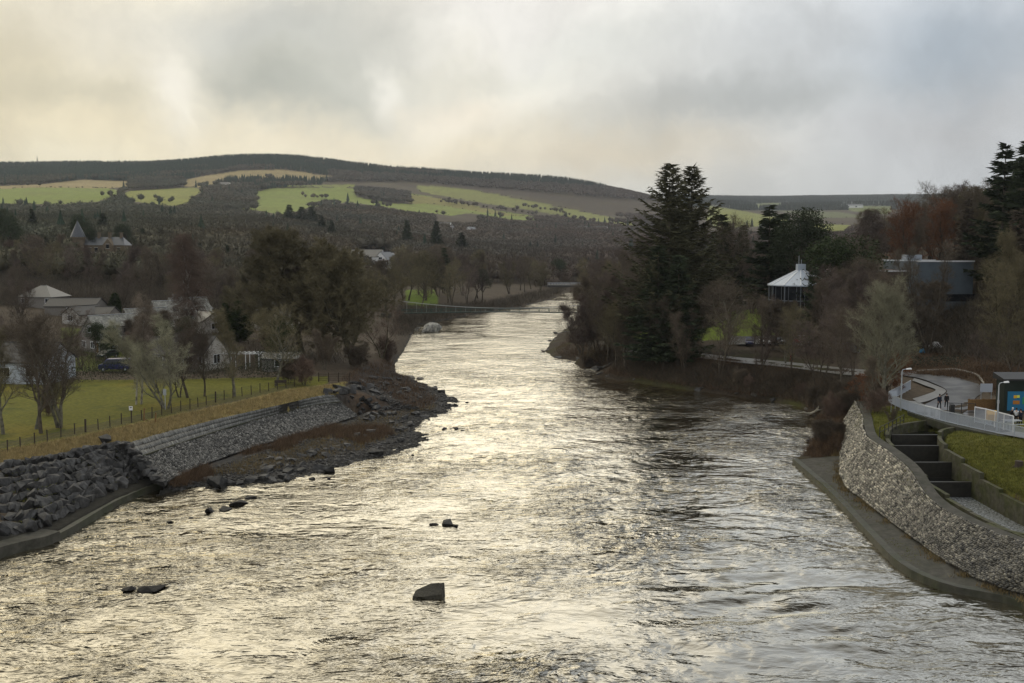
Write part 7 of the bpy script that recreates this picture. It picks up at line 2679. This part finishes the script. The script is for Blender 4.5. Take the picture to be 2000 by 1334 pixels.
# a warm lamp seen through the glass
m_lamp = bpy.data.materials.new('lit_lamp')
m_lamp.use_nodes = True
m_lamp.node_tree.nodes['Principled BSDF'].inputs['Emission Color'].default_value = (1, .7, .2, 1)
m_lamp.node_tree.nodes['Principled BSDF'].inputs['Emission Strength'].default_value = 1.2
lp = Vector((-3.9, -R0 + .9, zE - 3.9))
MB().box(lp, (.35, .1, .5)).build('lamp_glow', m_lamp, th)
# auditorium block
bx0, bx1 = dp(1602, 520, 212), dp(1935, 520, 196)
bz = 6.2
bo_ = Vector(((bx0.x + bx1.x) / 2, (bx0.y + bx1.y) / 2 + 10, bz))
au = thing('theatre_block', 'tall blue-grey theatre auditorium block half hidden by trees', 'theatre', tuple(bo_))
topz = dp(1850, 512, 198).z - bz
w_ = MB()
wx = bx1.x - bx0.x
# upper clad part, only right-hand half stands full height
MB().box((wx * .32, 0, (topz + 4.6) / 2), (wx * .40, 19, topz - 4.6)).build('cladding', m_cladd, au)
MB().box((wx * .32, .1, 1.3), (wx * .40 - .2, 18.6, 6.6)).build('base_wall', m_brick, au)
MB().box((-wx * .19, 3, (topz - 2.6) / 2), (wx * .61, 14, topz - 1.0)).build('wing', m_brick, au)
pr = MB()
for s_ in (-1, 1):
    pr.box((wx * .32, s_ * 9.45, topz + .12), (wx * .40 + .4, .3, .3))
pr.box((-wx * .19, 3 - 7.15, topz - 2.0), (wx * .61, .25, .3))
pr.build('parapet', m_white, au)
MB().box((wx * .22, 1, topz + .8), (3.2, 3.0, 1.2)).build('roof_plant', m_metal, au)
MB().box((wx * .42, -9.53, 8.2), (6.5, .08, 1.5)).build('window', m_glass, au)
MB().box((wx * .22, -9.42, 1.2), (6.0, .1, 3.4)).build('shutter_door', m_cladd, au)
for dx in (-.06, .06, .16):
    MB().box((wx * (.24 + dx), -9.42, 3.6), (.35, .1, .35)).build('wall_lamp', m_wh, au)
# covered boats / tarpaulins by the block
for px, py, m, lb in [(1826, 692, m_wh, 'white tarpaulin-covered heap beside the theatre'), (1803, 694, m_blue, 'blue tarpaulin bundle left of the white one'), (1794, 692, mat('straw_sack', (.3, .27, .12), .8), 'yellowish sack heap left of the blue tarpaulin')]:
    p = gp(px, py, 6.2)
    bm = bmesh.new()
    bmesh.ops.create_icosphere(bm, subdivisions=3, radius=1.0)
    for v in bm.verts:
        n_ = mnoise.noise(v.co * 1.7 + Vector((px, 0, 0)))
        v.co *= 1 + .35 * n_
        v.co.z = max(v.co.z * (.75 if px == 1826 else .55), -.2)
        v.co.x *= 1.3 if px == 1826 else .7
        v.co.y *= .8
    me = bpy.data.meshes.new('tarpaulin')
    bm.to_mesh(me)
    bm.free()
    o = link('tarpaulin_heap', me, m, None, True)
    o.location = (p.x, p.y, gz(p.x, p.y) + .15)
    tag(o, lb, 'tarpaulin')
# raised ground cover between the road bend and the theatre
grass_mass('leaf_litter', 'brown bracken and leaf litter on the slope behind the road bend', [(1740, 700), (1800, 690), (1900, 690), (2000, 700), (2005, 790), (1940, 770), (1915, 745), (1850, 735), (1745, 726)], 5000, .5, m_scrub, 11, w=.03, z0=4, blades=6, clump=.4, lean=.7)
hedge('dark green rounded hedge behind the road bend', [G(1775, 722, 5.8), G(1830, 722, 5.9), G(1880, 728, 6.0)], 1.9, 2.2, 9, mat('dark_hedge', (0.030, 0.042, 0.028), .9, var=.3, scale=1))

# ------------------------------------------------------------------ suspension footbridge
m_bgreen = mat('green_bridge_paint', (0.035, 0.065, 0.050), .55, var=.15, scale=.3)
m_cable = mat('bridge_cable', (0.30, 0.31, 0.30), .5)
BY = 318.0
bxl, bxr = dp(785, 612, BY).x, dp(1168, 612, BY).x
dz0 = 4.1
br = thing('suspension_footbridge', 'green lattice-sided suspension footbridge crossing the river', 'bridge', (bxl, BY, 0))
Lb = bxr - bxl
cam_ = lambda x: dz0 + .9 * math.sin(math.pi * min(max(x / Lb, 0), 1)) * .5
dkm = MB()
NSEG = 40
for i in range(NSEG):
    x0_, x1_ = Lb * i / NSEG, Lb * (i + 1) / NSEG
    dkm.bar((x0_, 0, cam_(x0_)), (x1_, 0, cam_(x1_)), 1.9, .22)
dkm.build('deck', m_dark, br)
for sy in (-.95, .95):
    lt = MB()
    for i in range(NSEG):
        x0_, x1_ = Lb * i / NSEG, Lb * (i + 1) / NSEG
        za, zb = cam_(x0_), cam_(x1_)
        lt.bar((x0_, sy, za + 1.2), (x1_, sy, zb + 1.2), .09, .09)
        lt.bar((x0_, sy, za + .05), (x1_, sy, zb + .05), .12, .2)
        if i % 2 == 0:
            lt.bar((x0_, sy, za), (x0_, sy, za + 1.2), .12)
        for k in range(3):
            u0, u1 = x0_ + (x1_ - x0_) * k / 3, x0_ + (x1_ - x0_) * (k + 1) / 3
            lt.bar((u0, sy, za + .08), (u1, sy, za + 1.15), .05, .04)
            lt.bar((u0, sy, za + 1.15), (u1, sy, za + .08), .05, .04)
    lt.build('lattice_parapet', m_bgreen, br)
    cb = [(-6, sy, 8.6)]
    for i in range(NSEG + 1):
        x_ = Lb * i / NSEG
        cb.append((x_, sy, 5.75 + (7.6 - 5.75) * (2 * abs(x_ / Lb - .55)) ** 2))
    cb.append((Lb + 6, sy, 9.0))
    MB().tube(cb, .06, 5).build('cable', m_cable, br)
    hg = MB()
    for i in range(1, NSEG, 2):
        x_ = Lb * i / NSEG
        zc = 5.75 + (7.6 - 5.75) * (2 * abs(x_ / Lb - .55)) ** 2
        hg.bar((x_, sy, cam_(x_)), (x_, sy, zc), .04)
    hg.build('hangers', m_cable, br)
for x_ in (-5, Lb + 5):
    for sy in (-1.1, 1.1):
        MB().bar((x_, sy, 0), (x_, sy, 9.4), .45).build('tower_leg', m_bgreen, br)
    MB().box((x_, 0, 9.2), (.4, 2.4, .5)).build('tower_beam', m_bgreen, br)
    MB().box((x_, 0, 1.5), (3, 3.6, 5.4)).build('abutment', m_concdark, br)
# far road bridge
RBY = 520.0
xl, xr = dp(1088, 560, RBY).x, dp(1215, 560, RBY).x
rb2 = thing('road_bridge', 'low road bridge with pale railings and a stone pier, beyond the footbridge', 'bridge', (xl, RBY, 0))
Lr = xr - xl
dzr = dp(1100, 556, RBY).z
MB().box((Lr / 2, 0, dzr - .55), (Lr + 10, 8, .9)).build('deck', m_dark, rb2)
pr_ = MB()
for sy in (-3.9, 3.9):
    pr_.box((Lr / 2, sy, dzr + .95), (Lr + 10, .14, .14))
    pr_.box((Lr / 2, sy, dzr + .5), (Lr + 10, .08, .08))
    for k in range(30):
        pr_.box((-4 + (Lr + 8) * k / 29, sy, dzr + .45), (.14, .14, 1.0))
pr_.build('railing', m_galv, rb2)
px_ = dp(1125, 570, RBY).x - xl
MB().prism([(px_ - 1.2, -4.4), (px_, -5.6), (px_ + 1.2, -4.4), (px_ + 1.2, 4.4), (px_ - 1.2, 4.4)], -1.5, dzr - 3.4).prism([(px_ - 1.0, -4.0), (px_ + 1.0, -4.0), (px_ + 1.0, 4.0), (px_ - 1.0, 4.0)], dzr - 3.4, dzr - 1.0).build('pier', m_stone, rb2)
# radio mast on the ridge
mp2 = dp(73, 320, 3180)
mzz = gz(mp2.x, mp2.y)
mo2 = thing('radio_mast', 'thin radio mast on the skyline of the left hill', 'mast', (mp2.x, mp2.y, mzz))
hm = dp(73, 304, 3180).z - mzz
w_ = MB()
for k in range(3):
    a = k * 2.094
    w_.bar((1.3 * math.cos(a), 1.3 * math.sin(a), 0), (.8 * math.cos(a), .8 * math.sin(a), hm * .8), .55)
for k in range(12):
    z_ = hm * .8 * k / 12
    w_.box((0, 0, z_), (2.0, 2.0, .4))
w_.build('lattice_tower', m_dark, mo2)
MB().tube([(0, 0, hm * .78), (0, 0, hm)], .5, 6).build('antenna', m_dark, mo2)
# driftwood on the right bank
p = gp(1582, 808, .4)
m_drift = mat('pale_driftwood', (.38, .35, .28), .8, var=.2, scale=2)
w_ = MB().tube([(0, 0, 0), (1.2, .2, .5), (2.2, .3, .6)], [.16, .13, .05], 6).tube([(.6, 0, .2), (.9, -.5, .9), (1.0, -.8, 1.3)], [.09, .06, .02], 5).tube([(1.2, .2, .5), (1.5, .8, 1.1)], [.08, .02], 5).tube([(0, 0, 0), (-1.0, -.3, .3), (-1.6, -.2, .2)], [.15, .08, .03], 5)
o = w_.build('driftwood', m_drift)
o.location = p
tag(o, 'pale forked driftwood log stranded at the bank corner', 'driftwood')
o = MB().tube([(0, 0, 0), (1.0, .2, .35), (1.8, .1, .9)], [.14, .1, .03], 6).tube([(.5, .1, .2), (.4, -.5, .8)], [.07, .02], 5).build('driftwood', m_drift)
o.location = gp(1612, 838, .9)
tag(o, 'smaller pale snag lying on the scrub above the apron', 'driftwood')

# brush and brambles under the woods
m_brush = mat('woodland_brush', (0.085, 0.070, 0.050), .95, attr='Col', var=.4, scale=.15)
grass_mass('village_undergrowth', 'brown brush under the trees behind the village', [(-20, 520), (250, 525), (560, 560), (560, 640), (440, 625), (200, 600), (-20, 600)], 5200, 2.6, m_brush, 21, w=.05, z0=4, blades=9, clump=1.4, lean=.5)
grass_mass('garden_undergrowth', 'brown bushes and garden growth between the houses', [(-20, 610), (560, 640), (690, 650), (700, 700), (560, 730), (-20, 735)], 1500, 1.5, m_brush, 22, w=.035, z0=4, blades=9, clump=.8, lean=.5)
grass_mass('left_bank_undergrowth', 'brush along the left bank beyond the oaks', [(780, 600), (870, 600), (960, 590), (1100, 560), (1110, 575), (1000, 606), (900, 620), (820, 636), (775, 660)], 2200, 2.2, m_brush, 23, w=.05, z0=.4, blades=9, clump=1.2, lean=.5)
grass_mass('hillside_undergrowth', 'brush under the dark trees of the right hillside', [(1740, 640), (1790, 560), (1900, 400), (2010, 380), (2010, 720), (1900, 700), (1790, 690)], 5000, 2.0, m_brush, 24, w=.04, z0=5, blades=8, clump=1.0, lean=.6)
grass_mass('belt_undergrowth', 'twiggy brush between the path and the river on the right', [(1160, 692), (1300, 706), (1440, 718), (1600, 732), (1690, 748), (1700, 800), (1640, 800), (1560, 790), (1300, 752), (1200, 720)], 4200, 1.1, m_brush, 25, w=.025, z0=.8, blades=9, clump=.7, lean=.7)
# ------------------------------------------------------------------ haze: one closed box round everything
hb = MB()
zlo, zhi = float(Z.min()) - 1.5, 410.0
hb.box((0, 3420, (zlo + zhi) / 2), (8800, 7000, zhi - zlo))
mh = bpy.data.materials.new('valley_haze')
mh.use_nodes = True
mh.node_tree.nodes.clear()
b = NB(mh.node_tree)
pv = b.n('ShaderNodeVolumePrincipled')
pv.inputs['Color'].default_value = (0.86, 0.92, 1.0, 1)
pv.inputs['Density'].default_value = 0.000055
pv.inputs['Anisotropy'].default_value = 0.2
b.l(pv.outputs[0], b.n('ShaderNodeOutputMaterial').inputs['Volume'])
haze = hb.build('haze', mh)
tag(haze, 'thin moist air over the valley', None, None, 'stuff')
